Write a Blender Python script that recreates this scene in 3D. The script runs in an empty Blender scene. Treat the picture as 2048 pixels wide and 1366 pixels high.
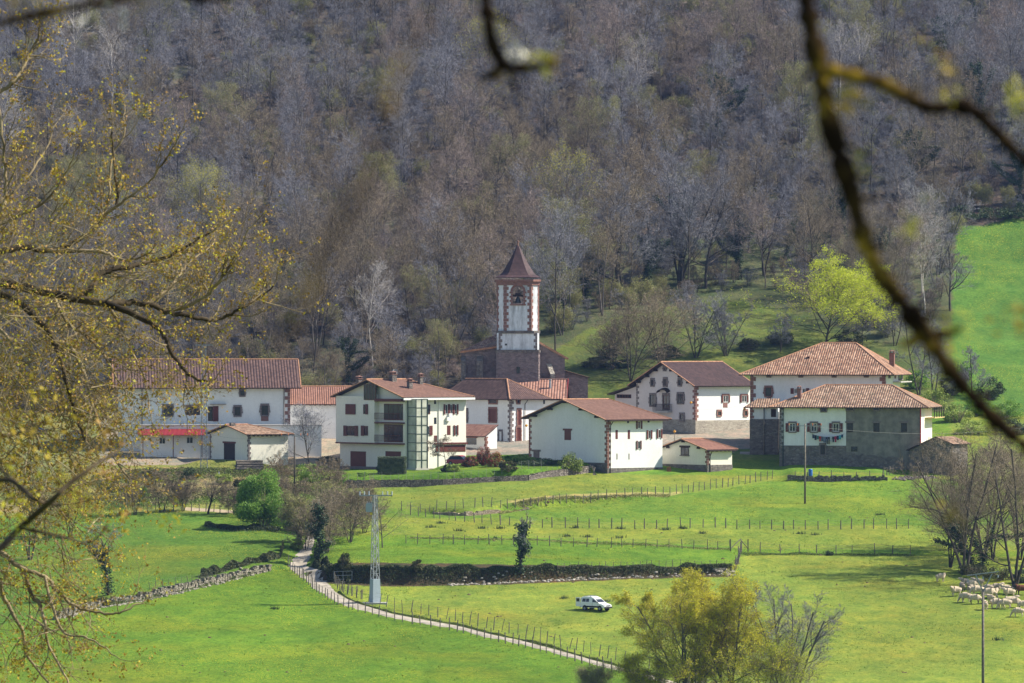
import bpy, math, random
import numpy as np
from mathutils import Vector, Matrix
R = math.radians
sc = bpy.context.scene
COL = sc.collection
F = 11200.0            # focal length in pixels of a 2048 px wide frame

# ------------------------------------------------------------------ camera, sky, sun
cam_d = bpy.data.cameras.new("camera")
cam = bpy.data.objects.new("camera", cam_d); COL.objects.link(cam)
cam.location = (0, 0, 0); cam.rotation_euler = (R(90), 0, 0)
cam_d.sensor_width = 36.0; cam_d.lens = 36.0 * F / 2048.0
cam_d.clip_start = 0.1; cam_d.clip_end = 4000
cam_d.dof.use_dof = True; cam_d.dof.focus_distance = 780; cam_d.dof.aperture_fstop = 15.0
sc.camera = cam
SUN_EL = R(44); SX, SY = 0.9965, 0.08
SUN_AZ = math.atan2(SX, SY)
w = bpy.data.worlds.new("World"); sc.world = w; w.use_nodes = True
nt = w.node_tree; nt.nodes.clear()
sky = nt.nodes.new("ShaderNodeTexSky"); sky.sky_type = 'NISHITA'; sky.sun_disc = False
sky.sun_elevation = SUN_EL; sky.sun_rotation = SUN_AZ; sky.air_density = 1.0; sky.dust_density = 0.6
bg = nt.nodes.new("ShaderNodeBackground"); bg.inputs[1].default_value = 0.09
wo = nt.nodes.new("ShaderNodeOutputWorld")
nt.links.new(sky.outputs[0], bg.inputs[0]); nt.links.new(bg.outputs[0], wo.inputs[0])
sd = bpy.data.lights.new("sun", 'SUN'); sd.energy = 5.0; sd.angle = R(0.53); sd.color = (1.0, 0.93, 0.80)
sun = bpy.data.objects.new("sun", sd); COL.objects.link(sun)
sv = Vector((SX * math.cos(SUN_EL), SY * math.cos(SUN_EL), math.sin(SUN_EL)))
sun.rotation_euler = (-sv).to_track_quat('-Z', 'Y').to_euler(); sun.location = (0, 0, 140)
sc.view_settings.view_transform = 'Standard'; sc.view_settings.look = 'None'
sc.view_settings.exposure = 0.80; sc.view_settings.gamma = 1.0
sc.view_settings.use_curve_mapping = False
sc.cycles.max_bounces = 5; sc.cycles.diffuse_bounces = 2; sc.cycles.glossy_bounces = 2
sc.cycles.transmission_bounces = 3; sc.cycles.volume_bounces = 0; sc.cycles.transparent_max_bounces = 4
sc.cycles.caustics_reflective = False; sc.cycles.caustics_refractive = False

# ------------------------------------------------------------------ maths helpers
def P(px, py, Y):
    return Vector(((px - 1024) * Y / F, Y, (683 - py) * Y / F))
def PX(x, y): return 1024 + F * x / y
def PY(z, y): return 683 - F * z / y
_rs = np.random.RandomState(5)
_tab = _rs.rand(256, 256)
def vnoise(x, y, seed=0):
    """value noise, arrays welcome, range -1..1"""
    x = np.asarray(x, float) + 17.3 * seed + 1000; y = np.asarray(y, float) + 9.7 * seed + 1000
    xi = np.floor(x).astype(int); yi = np.floor(y).astype(int)
    fx = x - xi; fy = y - yi
    fx = fx * fx * (3 - 2 * fx); fy = fy * fy * (3 - 2 * fy)
    g = lambda a, b: _tab[a % 256, b % 256]
    return 2 * ((g(xi, yi) * (1 - fx) + g(xi + 1, yi) * fx) * (1 - fy) + (g(xi, yi + 1) * (1 - fx) + g(xi + 1, yi + 1) * fx) * fy) - 1
_pY = [-80, 0, 60, 200, 450, 560, 622, 800, 858, 874, 1150, 1320, 1480, 1700]
_pZ = [-1.2, -1.75, -10, -30, -47, -44, -37.9, -18.7, -12.6, -9.4, 70, 112, 128, 132]
def T0(x, y):
    x = np.asarray(x, float); y = np.asarray(y, float)
    z = np.interp(y, _pY, _pZ)
    fld = np.clip((y - 560) / 40, 0, 1) * np.clip((870 - y) / 20, 0, 1)
    hill = np.clip((y - 872) / 60, 0, 1)
    z = z + fld * (0.35 * vnoise(x / 28, y / 28, 1) + 0.10 * vnoise(x / 7, y / 9, 2))
    z = z + hill * (5.0 * vnoise(x / 75, y / 75, 3) + 1.2 * vnoise(x / 22, y / 22, 4))
    near = np.clip((y - 5) / 40, 0, 1) * np.clip((560 - y) / 60, 0, 1)
    return z + near * 1.5 * vnoise(x / 40, y / 40, 6)
def _hit(fn, px, py, a=575., b=1460.):
    dx, dz = (px - 1024) / F, (683 - py) / F
    ys = np.arange(a, b, 1.0)
    d = fn(dx * ys, ys) - dz * ys
    k = np.nonzero(d > 0)[0]
    if len(k) == 0: return Vector((dx * b, b, dz * b))
    k = max(k[0], 1); lo, hi = ys[k - 1], ys[k]
    for _ in range(14):
        m = (lo + hi) / 2
        if float(fn(dx * m, m)) - dz * m > 0: hi = m
        else: lo = m
    m = (lo + hi) / 2
    return Vector((dx * m, m, float(fn(dx * m, m))))
G0 = lambda px, py: _hit(T0, px, py)
# terraces: foot line in the picture, height of the riser, length over which the raised ground runs out
_steps = []
def step(pts, decay, wid):
    q = sorted([(G0(a, b).x, G0(a, b).y, h) for a, b, h in pts])
    _steps.append((np.array([t[0] for t in q]), np.array([t[1] for t in q]), np.array([t[2] for t in q]), decay, wid))
step([(600, 1150, 0), (657, 1163, 1.3), (760, 1169, 1.9), (833, 1170, 1.7), (1000, 1166, 1.5), (1122, 1160, 1.1), (1244, 1155, .8), (1464, 1149, .5), (1500, 1146, 0)], 60, .9)
step([(120, 1240, 0), (210, 1212, .8), (283, 1201, .9), (364, 1183, .9), (425, 1169, .9), (506, 1149, 1.1), (566, 1141, .6), (585, 1138, 0)], 30, .9)
step([(560, 985, 0), (660, 981, .9), (700, 981, 1.4), (884, 979, 1.5), (1055, 970, 1.5), (1098, 962, 1.35), (1178, 951, 1.3), (1190, 950, 0)], 16, .5)
step([(820, 1028, 0), (870, 1037, .7), (930, 1041, .9), (999, 1034, 1.0), (1080, 1022, .9), (1180, 1010, .6), (1290, 1002, .3), (1330, 1000, 0)], 30, .7)
step([(1570, 963, 0), (1590, 963, .8), (1765, 964, .8), (1785, 964, 0)], 12, .5)
def T(x, y):
    z = T0(x, y); x = np.asarray(x, float); y = np.asarray(y, float)
    for xs, ys, hs, dec, wid in _steps:
        yl = np.interp(x, xs, ys); h = np.interp(x, xs, hs, left=0, right=0)
        d = y - yl
        s = np.clip(d / wid, 0, 1); s = s * s * (3 - 2 * s)
        z = z + h * s * np.exp(-np.clip(d, 0, None) / dec)
    for x0, x1, y0, y1, zz, sf in _pads:      # levelled building plots
        m = np.clip(1 - np.maximum(np.maximum(x0 - x, x - x1), np.maximum(y0 - y, y - y1)) / sf, 0, 1)
        m = m * m * (3 - 2 * m); z = z * (1 - m) + zz * m
    return z
def pad(px0, px1, py, Y0, Y1, Yref, sf):
    _pads.append(((px0 - 1024) * Yref / F, (px1 - 1024) * Yref / F, Y0, Y1, (683 - py) * Yref / F, sf))
_pads = []
pad(680, 850, 941, 800, 816, 803, 5)
pad(412, 500, 919, 806, 822, 811, 4)
def G(px, py): return _hit(T, px, py)
def Tz(x, y): return float(T(x, y))

# ------------------------------------------------------------------ object helpers
def tag(o, label=None, cat=None, group=None, kind=None):
    if label: o["label"] = label
    if cat: o["category"] = cat
    if group: o["group"] = group
    if kind: o["kind"] = kind
    return o
def thing(name, label, cat, loc=(0, 0, 0), rz=0, group=None):
    o = bpy.data.objects.new(name, None); COL.objects.link(o)
    o.empty_display_size = 0.5
    o.location = loc; o.rotation_euler = (0, 0, rz)
    return tag(o, label, cat, group)
def link(name, me, parent=None):
    o = bpy.data.objects.new(name, me); COL.objects.link(o)
    if parent is not None: o.parent = parent
    return o
def np_mesh(name, verts, faces, mats, fmat=None, uv=None, smooth=False):
    """verts (n,3); faces list of tuples or (m,k) int array"""
    me = bpy.data.meshes.new(name)
    V = np.asarray(verts, np.float32).reshape(-1, 3)
    me.vertices.add(len(V)); me.vertices.foreach_set("co", V.ravel())
    if isinstance(faces, np.ndarray):
        m, k = faces.shape
        tot = np.full(m, k, np.int32); idx = faces.ravel().astype(np.int32)
    else:
        tot = np.array([len(f) for f in faces], np.int32); idx = np.array([i for f in faces for i in f], np.int32)
    start = np.concatenate([[0], np.cumsum(tot)[:-1]]).astype(np.int32)
    me.loops.add(len(idx)); me.loops.foreach_set("vertex_index", idx)
    me.polygons.add(len(tot)); me.polygons.foreach_set("loop_start", start); me.polygons.foreach_set("loop_total", tot)
    for m_ in mats: me.materials.append(m_)
    if fmat is not None: me.polygons.foreach_set("material_index", np.asarray(fmat, np.int32))
    if smooth: me.polygons.foreach_set("use_smooth", np.ones(len(tot), bool))
    if uv is not None:
        l = me.uv_layers.new(name="UVMap"); l.data.foreach_set("uv", np.asarray(uv, np.float32).ravel())
    me.update(calc_edges=True); me.validate()
    return me
class MB:
    def __init__(s): s.v = []; s.f = []; s.m = []; s.uv = []
    def poly(s, pts, mi=0, uv=None):
        b = len(s.v); s.v += [tuple(p) for p in pts]; s.f.append(tuple(range(b, b + len(pts)))); s.m.append(mi)
        if uv is None:
            a = Vector(pts[0]); e = (Vector(pts[1]) - a)
            e = e.normalized() if e.length > 1e-9 else Vector((1, 0, 0)); n = Vector((0, 0, 0))
            for i in range(1, len(pts) - 1): n += (Vector(pts[i]) - a).cross(Vector(pts[i + 1]) - a)
            t = n.cross(e); t = t.normalized() if t.length > 1e-12 else Vector((0, 0, 1))
            uv = [((Vector(p) - a).dot(e), (Vector(p) - a).dot(t)) for p in pts]
        s.uv += list(uv); return s
    def box(s, x0, y0, z0, x1, y1, z1, mi=0):
        if x0 > x1: x0, x1 = x1, x0
        if y0 > y1: y0, y1 = y1, y0
        if z0 > z1: z0, z1 = z1, z0
        c = [(x0, y0, z0), (x1, y0, z0), (x1, y1, z0), (x0, y1, z0), (x0, y0, z1), (x1, y0, z1), (x1, y1, z1), (x0, y1, z1)]
        for q in ((3, 2, 1, 0), (4, 5, 6, 7), (0, 1, 5, 4), (1, 2, 6, 5), (2, 3, 7, 6), (3, 0, 4, 7)):
            s.poly([c[i] for i in q], mi)
        return s
    def tube(s, a, b, r0, r1=None, n=6, mi=0, cap=True):
        a = Vector(a); b = Vector(b); r1 = r0 if r1 is None else r1
        d = (b - a).normalized(); u = d.orthogonal().normalized(); v = d.cross(u)
        A = [a + (u * math.cos(t) + v * math.sin(t)) * r0 for t in [2 * math.pi * i / n for i in range(n)]]
        B = [b + (u * math.cos(t) + v * math.sin(t)) * r1 for t in [2 * math.pi * i / n for i in range(n)]]
        for i in range(n):
            j = (i + 1) % n; s.poly([A[i], A[j], B[j], B[i]], mi)
        if cap: s.poly(A[::-1], mi); s.poly(B, mi)
        return s
    def bar(s, a, b, w, mi=0): return s.tube(a, b, w * .7071, w * .7071, 4, mi)
    def slab(s, pts, th, mt=0, ms=1):
        """roof plane: top pts lifted by th, sides and underside in material ms; uv: u along the eave, v up the slope"""
        pts = [Vector(p) for p in pts]
        n = Vector((0, 0, 0))
        for i in range(1, len(pts) - 1): n += (pts[i] - pts[0]).cross(pts[i + 1] - pts[0])
        n.normalize()
        if n.z < 0: pts = pts[::-1]; n = -n
        e = Vector((0, 0, 1)).cross(n)
        e = e.normalized() if e.length > 1e-6 else Vector((1, 0, 0)); t = n.cross(e)
        top = [p + n * th for p in pts]
        s.poly(top, mt, [(p.dot(e), p.dot(t)) for p in top]); s.poly(pts[::-1], ms)
        for i in range(len(pts)):
            j = (i + 1) % len(pts); s.poly([pts[i], pts[j], top[j], top[i]], ms)
        return s
    def build(s, name, mats, parent=None, smooth=False):
        if not isinstance(mats, (list, tuple)): mats = [mats]
        me = np_mesh(name, s.v, s.f, mats, s.m, s.uv, smooth)
        if smooth:
            import bmesh
            b = bmesh.new(); b.from_mesh(me); bmesh.ops.remove_doubles(b, verts=b.verts, dist=1e-4); b.to_mesh(me); b.free()
        return link(name, me, parent)
def tubes_mesh(name, segs, n, mat, tri=False):
    """segs: array rows (x0 y0 z0 x1 y1 z1 r0 r1) -> open tubes with n sides (or flat tapering blades when tri)"""
    S = np.asarray(segs, float).reshape(-1, 8)
    a, b = S[:, :3], S[:, 3:6]; r0, r1 = S[:, 6:7], S[:, 7:8]
    d = b - a; d /= np.maximum(np.linalg.norm(d, axis=1, keepdims=True), 1e-9)
    rs = np.random.RandomState(len(S)); h = rs.normal(size=d.shape) if tri else np.tile(np.array([[.31, .57, .11]]), (len(S), 1))
    u = np.cross(d, h); u /= np.maximum(np.linalg.norm(u, axis=1, keepdims=True), 1e-9)
    v = np.cross(d, u); m = len(S)
    if tri:
        V = np.stack([a - u * r0, a + u * r0, b + u * r1, b - u * r1], 1).reshape(-1, 3)
        Fc = (np.arange(m)[:, None] * 4 + np.array([[0, 1, 2, 3]]))
        return np_mesh(name, V, Fc, [mat])
    V = []
    for k in range(n):
        t = 2 * math.pi * k / n; V.append(a + (u * math.cos(t) + v * math.sin(t)) * r0)
    for k in range(n):
        t = 2 * math.pi * k / n; V.append(b + (u * math.cos(t) + v * math.sin(t)) * r1)
    V = np.stack(V, 1).reshape(-1, 3)
    Fc = np.concatenate([np.arange(m)[:, None] * 2 * n + np.array([[k, (k + 1) % n, n + (k + 1) % n, n + k]]) for k in range(n)])
    return np_mesh(name, V, Fc, [mat], smooth=n > 4)
def join_arrays(name, parts, mats):
    """parts: list of (verts, faces(m,k), material index)"""
    V, Fs, M, o = [], [], [], 0
    for v, f, mi in parts:
        V.append(v); Fs += [tuple(r) for r in (f + o).tolist()]; M += [mi] * len(f); o += len(v)
    return np_mesh(name, np.concatenate(V), Fs, mats, M)

# ------------------------------------------------------------------ materials
class NT:
    def __init__(s, name):
        s.m = bpy.data.materials.new(name); s.m.use_nodes = True; s.t = s.m.node_tree; s.t.nodes.clear()
        s.out = s.t.nodes.new("ShaderNodeOutputMaterial")
        s.b = s.t.nodes.new("ShaderNodeBsdfPrincipled"); s.t.links.new(s.b.outputs[0], s.out.inputs[0])
    def n(s, ty, **k):
        x = s.t.nodes.new(ty)
        for a, b in k.items(): setattr(x, a, b)
        return x
    def l(s, a, b): s.t.links.new(a, b)
    def noise(s, vec, scale, detail=3, rough=.55):
        x = s.n("ShaderNodeTexNoise"); x.inputs["Scale"].default_value = scale; x.inputs["Detail"].default_value = detail
        x.inputs["Roughness"].default_value = rough
        if vec is not None: s.l(vec, x.inputs["Vector"])
        return x.outputs["Fac"]
    def ramp(s, fac, stops):
        x = s.n("ShaderNodeValToRGB"); e = x.color_ramp.elements
        while len(e) < len(stops): e.new(0.5)
        for i, (p, c) in enumerate(stops):
            e[i].position = p; e[i].color = (c[0], c[1], c[2], 1) if hasattr(c, '__len__') else (c, c, c, 1)
        s.l(fac, x.inputs[0]); return x.outputs[0]
    def mix(s, fac, a, b, mode='MIX'):
        x = s.n("ShaderNodeMix", data_type='RGBA', blend_type=mode)
        for sock, val in ((0, fac), (6, a), (7, b)):
            if isinstance(val, (int, float)): x.inputs[sock].default_value = val
            elif isinstance(val, tuple): x.inputs[sock].default_value = (*val, 1)
            else: s.l(val, x.inputs[sock])
        return x.outputs[2]
    def math(s, op, a, b=None):
        x = s.n("ShaderNodeMath", operation=op)
        for i, v in enumerate((a, b)):
            if v is None: continue
            if isinstance(v, (int, float)): x.inputs[i].default_value = v
            else: s.l(v, x.inputs[i])
        return x.outputs[0]
    def obj(s): return s.n("ShaderNodeTexCoord").outputs["Object"]
    def mapv(s, vec, sc3):
        x = s.n("ShaderNodeMapping"); x.inputs["Scale"].default_value = sc3; s.l(vec, x.inputs[0]); return x.outputs[0]
    def col(s, c):
        if isinstance(c, tuple): s.b.inputs["Base Color"].default_value = (*c, 1)
        else: s.l(c, s.b.inputs["Base Color"])
    def bump(s, h, dist, st=1.0):
        x = s.n("ShaderNodeBump"); x.inputs["Distance"].default_value = dist; x.inputs["Strength"].default_value = st
        s.l(h, x.inputs["Height"]); s.l(x.outputs[0], s.b.inputs["Normal"])
    def fin(s, rough=.85, spec=.3):
        s.b.inputs["Roughness"].default_value = rough; s.b.inputs["Specular IOR Level"].default_value = spec
        return s.m
def sc3(c, k): return tuple(min(1, x * k) for x in c)
def m_plain(name, c, rough=.8, var=.18, scale=2.5, bump=0., spec=.3):
    t = NT(name); v = t.obj(); f = t.noise(v, scale, 4)
    t.col(t.ramp(f, [(.3, sc3(c, 1 - var)), (.7, sc3(c, 1 + var))]))
    if bump: t.bump(f, bump)
    return t.fin(rough, spec)
def m_plaster(name, c, stain=.25, streak=0., sc=.35):
    t = NT(name); v = t.obj(); a = t.noise(v, sc, 5, .6)
    col = t.ramp(a, [(.35, sc3(c, 1 - stain)), (.6, c)])
    fine = t.noise(v, 3.0, 5, .7)
    col = t.mix(.5, col, t.ramp(fine, [(.3, sc3(c, .86)), (.65, sc3(c, 1.04))]))
    if streak:
        s_ = t.noise(t.mapv(v, (.9, .9, .14)), 1.1, 6, .75)
        col = t.mix(t.math('MULTIPLY', t.ramp(s_, [(.45, 0.), (.75, 1.)]), streak), col, (.09, .09, .09))
    t.col(col); t.bump(fine, .02, .5); return t.fin(.9, .15)
def m_tile(name, c1, c2, c3, rib=.36, moss=None):
    """clay tiles: ribs up the slope, courses across, every tile its own tint"""
    t = NT(name); uv = t.n("ShaderNodeUVMap").outputs[0]
    sp = t.n("ShaderNodeSeparateXYZ"); t.l(uv, sp.inputs[0])
    u = t.math('MULTIPLY', sp.outputs[0], 1 / rib); vv = t.math('MULTIPLY', sp.outputs[1], 1 / .42)
    cu = t.math('FLOOR', u); cv = t.math('FLOOR', vv)
    cb = t.n("ShaderNodeCombineXYZ"); t.l(cu, cb.inputs[0]); t.l(cv, cb.inputs[1])
    wn = t.n("ShaderNodeTexWhiteNoise", noise_dimensions='2D'); t.l(cb.outputs[0], wn.inputs["Vector"])
    tint = t.ramp(wn.outputs[0], [(0., c1), (.45, c2), (1., c3)])
    big = t.noise(uv, .25, 4, .6)
    tint = t.mix(t.ramp(big, [(.35, 0.), (.7, .6)]), tint, c1)
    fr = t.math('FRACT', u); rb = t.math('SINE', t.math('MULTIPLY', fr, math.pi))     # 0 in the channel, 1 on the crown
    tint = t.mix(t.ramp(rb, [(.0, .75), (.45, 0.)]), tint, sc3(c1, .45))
    if moss: tint = t.mix(t.ramp(t.noise(uv, .9, 5, .7), [(.52, 0.), (.68, .55)]), tint, moss)
    t.col(tint)
    fv = t.math('FRACT', vv)
    t.bump(t.math('ADD', rb, t.math('MULTIPLY', fv, -.25)), .09, 1.0)
    return t.fin(.85, .2)
def m_stone(name, cols, scale=1.6, mortar=(.16, .15, .13), mw=.04, squash=1.6, bump=.06):
    t = NT(name); v = t.mapv(t.obj(), (1, 1, squash))
    a = t.n("ShaderNodeTexVoronoi"); a.inputs["Scale"].default_value = scale; t.l(v, a.inputs[0])
    e = t.n("ShaderNodeTexVoronoi", feature='DISTANCE_TO_EDGE'); e.inputs["Scale"].default_value = scale; t.l(v, e.inputs[0])
    sx = t.n("ShaderNodeSeparateColor"); t.l(a.outputs["Color"], sx.inputs[0])
    c = t.ramp(sx.outputs[0], [(i / max(1, len(cols) - 1), k) for i, k in enumerate(cols)])
    c = t.mix(.35, c, t.ramp(t.noise(v, 4, 4), [(.3, sc3(cols[0], .7)), (.7, sc3(cols[-1], 1.2))]))
    edge = t.ramp(e.outputs[0], [(0, 1.), (mw * 2, 0.)])
    t.col(t.mix(edge, c, mortar)); t.bump(t.ramp(e.outputs[0], [(0, 0.), (.12, 1.)]), bump); return t.fin(.95, .1)
def m_leaf(name, c1, c2, trans=.35, scale=.8):
    t = NT(name); geo = t.n("ShaderNodeNewGeometry"); oi = t.n("ShaderNodeObjectInfo")
    rnd = t.n("ShaderNodeTexWhiteNoise", noise_dimensions='3D')
    q = t.n("ShaderNodeVectorMath", operation='SNAP'); q.inputs[1].default_value = (.35, .35, .35)
    t.l(t.obj(), q.inputs[0]); t.l(q.outputs[0], rnd.inputs["Vector"])
    f = t.mix(.5, rnd.outputs[0], t.noise(t.obj(), scale, 3))
    col = t.ramp(f, [(.25, c1), (.75, c2)])
    t.col(col); m = t.fin(.6, .25)
    tr = t.n("ShaderNodeBsdfTranslucent"); t.l(col, tr.inputs[0])
    mx = t.n("ShaderNodeMixShader"); mx.inputs[0].default_value = trans
    t.l(t.b.outputs[0], mx.inputs[1]); t.l(tr.outputs[0], mx.inputs[2]); t.l(mx.outputs[0], t.out.inputs[0])
    return m
def m_bark(name, c1, c2, objvar=.25, scale=1.2):
    t = NT(name); oi = t.n("ShaderNodeObjectInfo")
    f = t.noise(t.obj(), scale, 4)
    c = t.ramp(f, [(.3, c1), (.7, c2)])
    hs = t.n("ShaderNodeHueSaturation"); t.l(c, hs.inputs["Color"])
    t.l(t.math('ADD', t.math('MULTIPLY', oi.outputs["Random"], 2 * objvar), 1 - objvar), hs.inputs["Value"])
    t.col(hs.outputs[0]); return t.fin(.9, .15)
M = {}
M['white'] = m_plaster("white_plaster", (.82, .82, .80), .12, .07)
M['white2'] = m_plaster("old_white_plaster", (.80, .81, .82), .18, .13)
M['cream'] = m_plaster("cream_plaster", (.82, .78, .68), .10, .06)
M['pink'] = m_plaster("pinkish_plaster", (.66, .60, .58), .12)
M['towerw'] = m_plaster("weathered_lime_plaster", (.74, .76, .80), .3, .9, .6)
M['greyplaster'] = m_plaster("bare_grey_render", (.27, .25, .215), .72, .55, .9)
M['tile_brown'] = m_tile("brown_roof_tiles", (.075, .045, .042), (.11, .064, .057), (.15, .09, .078), .42)
M['tile_orange'] = m_tile("weathered_orange_tiles", (.20, .11, .075), (.38, .205, .13), (.56, .36, .25), .34, (.13, .11, .08))
M['tile_mix'] = m_tile("weathered_mixed_tiles", (.17, .11, .08), (.34, .205, .135), (.50, .35, .25), .34, (.12, .11, .07))
M['tile_red'] = m_tile("red_brown_tiles", (.22, .11, .08), (.27, .135, .10), (.32, .165, .12), .33)
M['tile_rust'] = m_tile("rust_roof_tiles", (.17, .095, .072), (.21, .115, .088), (.25, .14, .105), .33)
M['tile_dark'] = m_tile("dark_maroon_tiles", (.055, .035, .036), (.075, .045, .045), (.10, .06, .058), .36)
M['tile_light'] = m_tile("rosy_tiles", (.26, .13, .10), (.36, .19, .14), (.44, .25, .19), .42)
M['ridge'] = m_plain("ridge_tile_clay", (.42, .22, .13), .85, .3, 3)
M['ridge_d'] = m_plain("dark_ridge_tile", (.20, .11, .085), .85, .3, 3)
M['spire'] = m_plain("spire_slates", (.058, .030, .032), .7, .35, 1.6, .03)
M['eave'] = m_plain("dark_timber", (.045, .028, .022), .8, .3, 3)
M['brown'] = m_plain("brown_shutter_paint", (.115, .030, .022), .55, .15, 2)
M['green_sh'] = m_plain("dark_green_paint", (.03, .05, .045), .6, .2, 2)
M['whitep'] = m_plain("white_paint", (.78, .78, .76), .5, .05, 2)
M['glass'] = m_plain("dark_window", (.022, .026, .032), .15, .4, .8, 0, .5)
M['redstone'] = m_stone("red_sandstone_blocks", [(.21, .10, .08), (.30, .16, .13), (.25, .14, .12)], 1.2, (.2, .13, .11), .02, 1.4, .02)
M['greystone'] = m_stone("grey_dressed_stone", [(.17, .145, .14), (.24, .2, .19)], 1.4, (.15, .13, .12), .02, 1.2, .02)
M['rubble'] = m_stone("rubble_masonry", [(.12, .11, .105), (.22, .2, .185), (.30, .265, .235), (.16, .13, .12)], 2.2)
M['tanstone'] = m_stone("tan_field_stone", [(.34, .25, .18), (.50, .40, .30), (.58, .50, .40), (.40, .30, .22)], 3.0, (.16, .12, .08), .05, 1.6, .1)
M['palestone'] = m_stone("pale_limestone", [(.26, .23, .18), (.42, .38, .31), (.52, .47, .40), (.20, .18, .13)], 3.0, (.10, .09, .06), .06, 1.7, .12)
M['rubble_l'] = m_stone("pale_rubble_masonry", [(.26, .235, .20), (.40, .36, .30), (.48, .44, .37)], 2.2, (.36, .32, .26), .03)
M['churchstone'] = m_stone("church_rubble", [(.16, .125, .125), (.26, .20, .195), (.33, .26, .25), (.2, .17, .17)], 2.0, (.22, .18, .17), .03)
M['drystone'] = m_stone("dry_stone", [(.15, .135, .12), (.30, .26, .23), (.42, .37, .33), (.2, .16, .15)], 3.0, (.05, .045, .04), .06, 1.7, .12)
M['metal'] = m_plain("galvanised_steel", (.28, .30, .32), .5, .15, 4)
M['pylonbox'] = m_plain("painted_grey_steel", (.30, .36, .41), .5, .06, 2)
M['wood'] = m_plain("weathered_grey_wood", (.17, .145, .12), .9, .35, 5)
M['postw'] = m_plain("old_fence_wood", (.13, .115, .10), .9, .4, 6)
M['wire'] = m_plain("fence_wire", (.22, .22, .21), .6, .1, 2)
M['concrete'] = m_plain("grey_concrete", (.42, .40, .37), .9, .15, 1.5)
M['redmetal'] = m_plain("red_sheet_roof", (.36, .045, .05), .5, .12, 2)
M['bronze'] = m_plain("dark_bronze", (.05, .055, .055), .4, .3, 3, 0, .5)
M['rust'] = m_plain("rusty_tin", (.25, .10, .05), .8, .3, 3)
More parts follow.
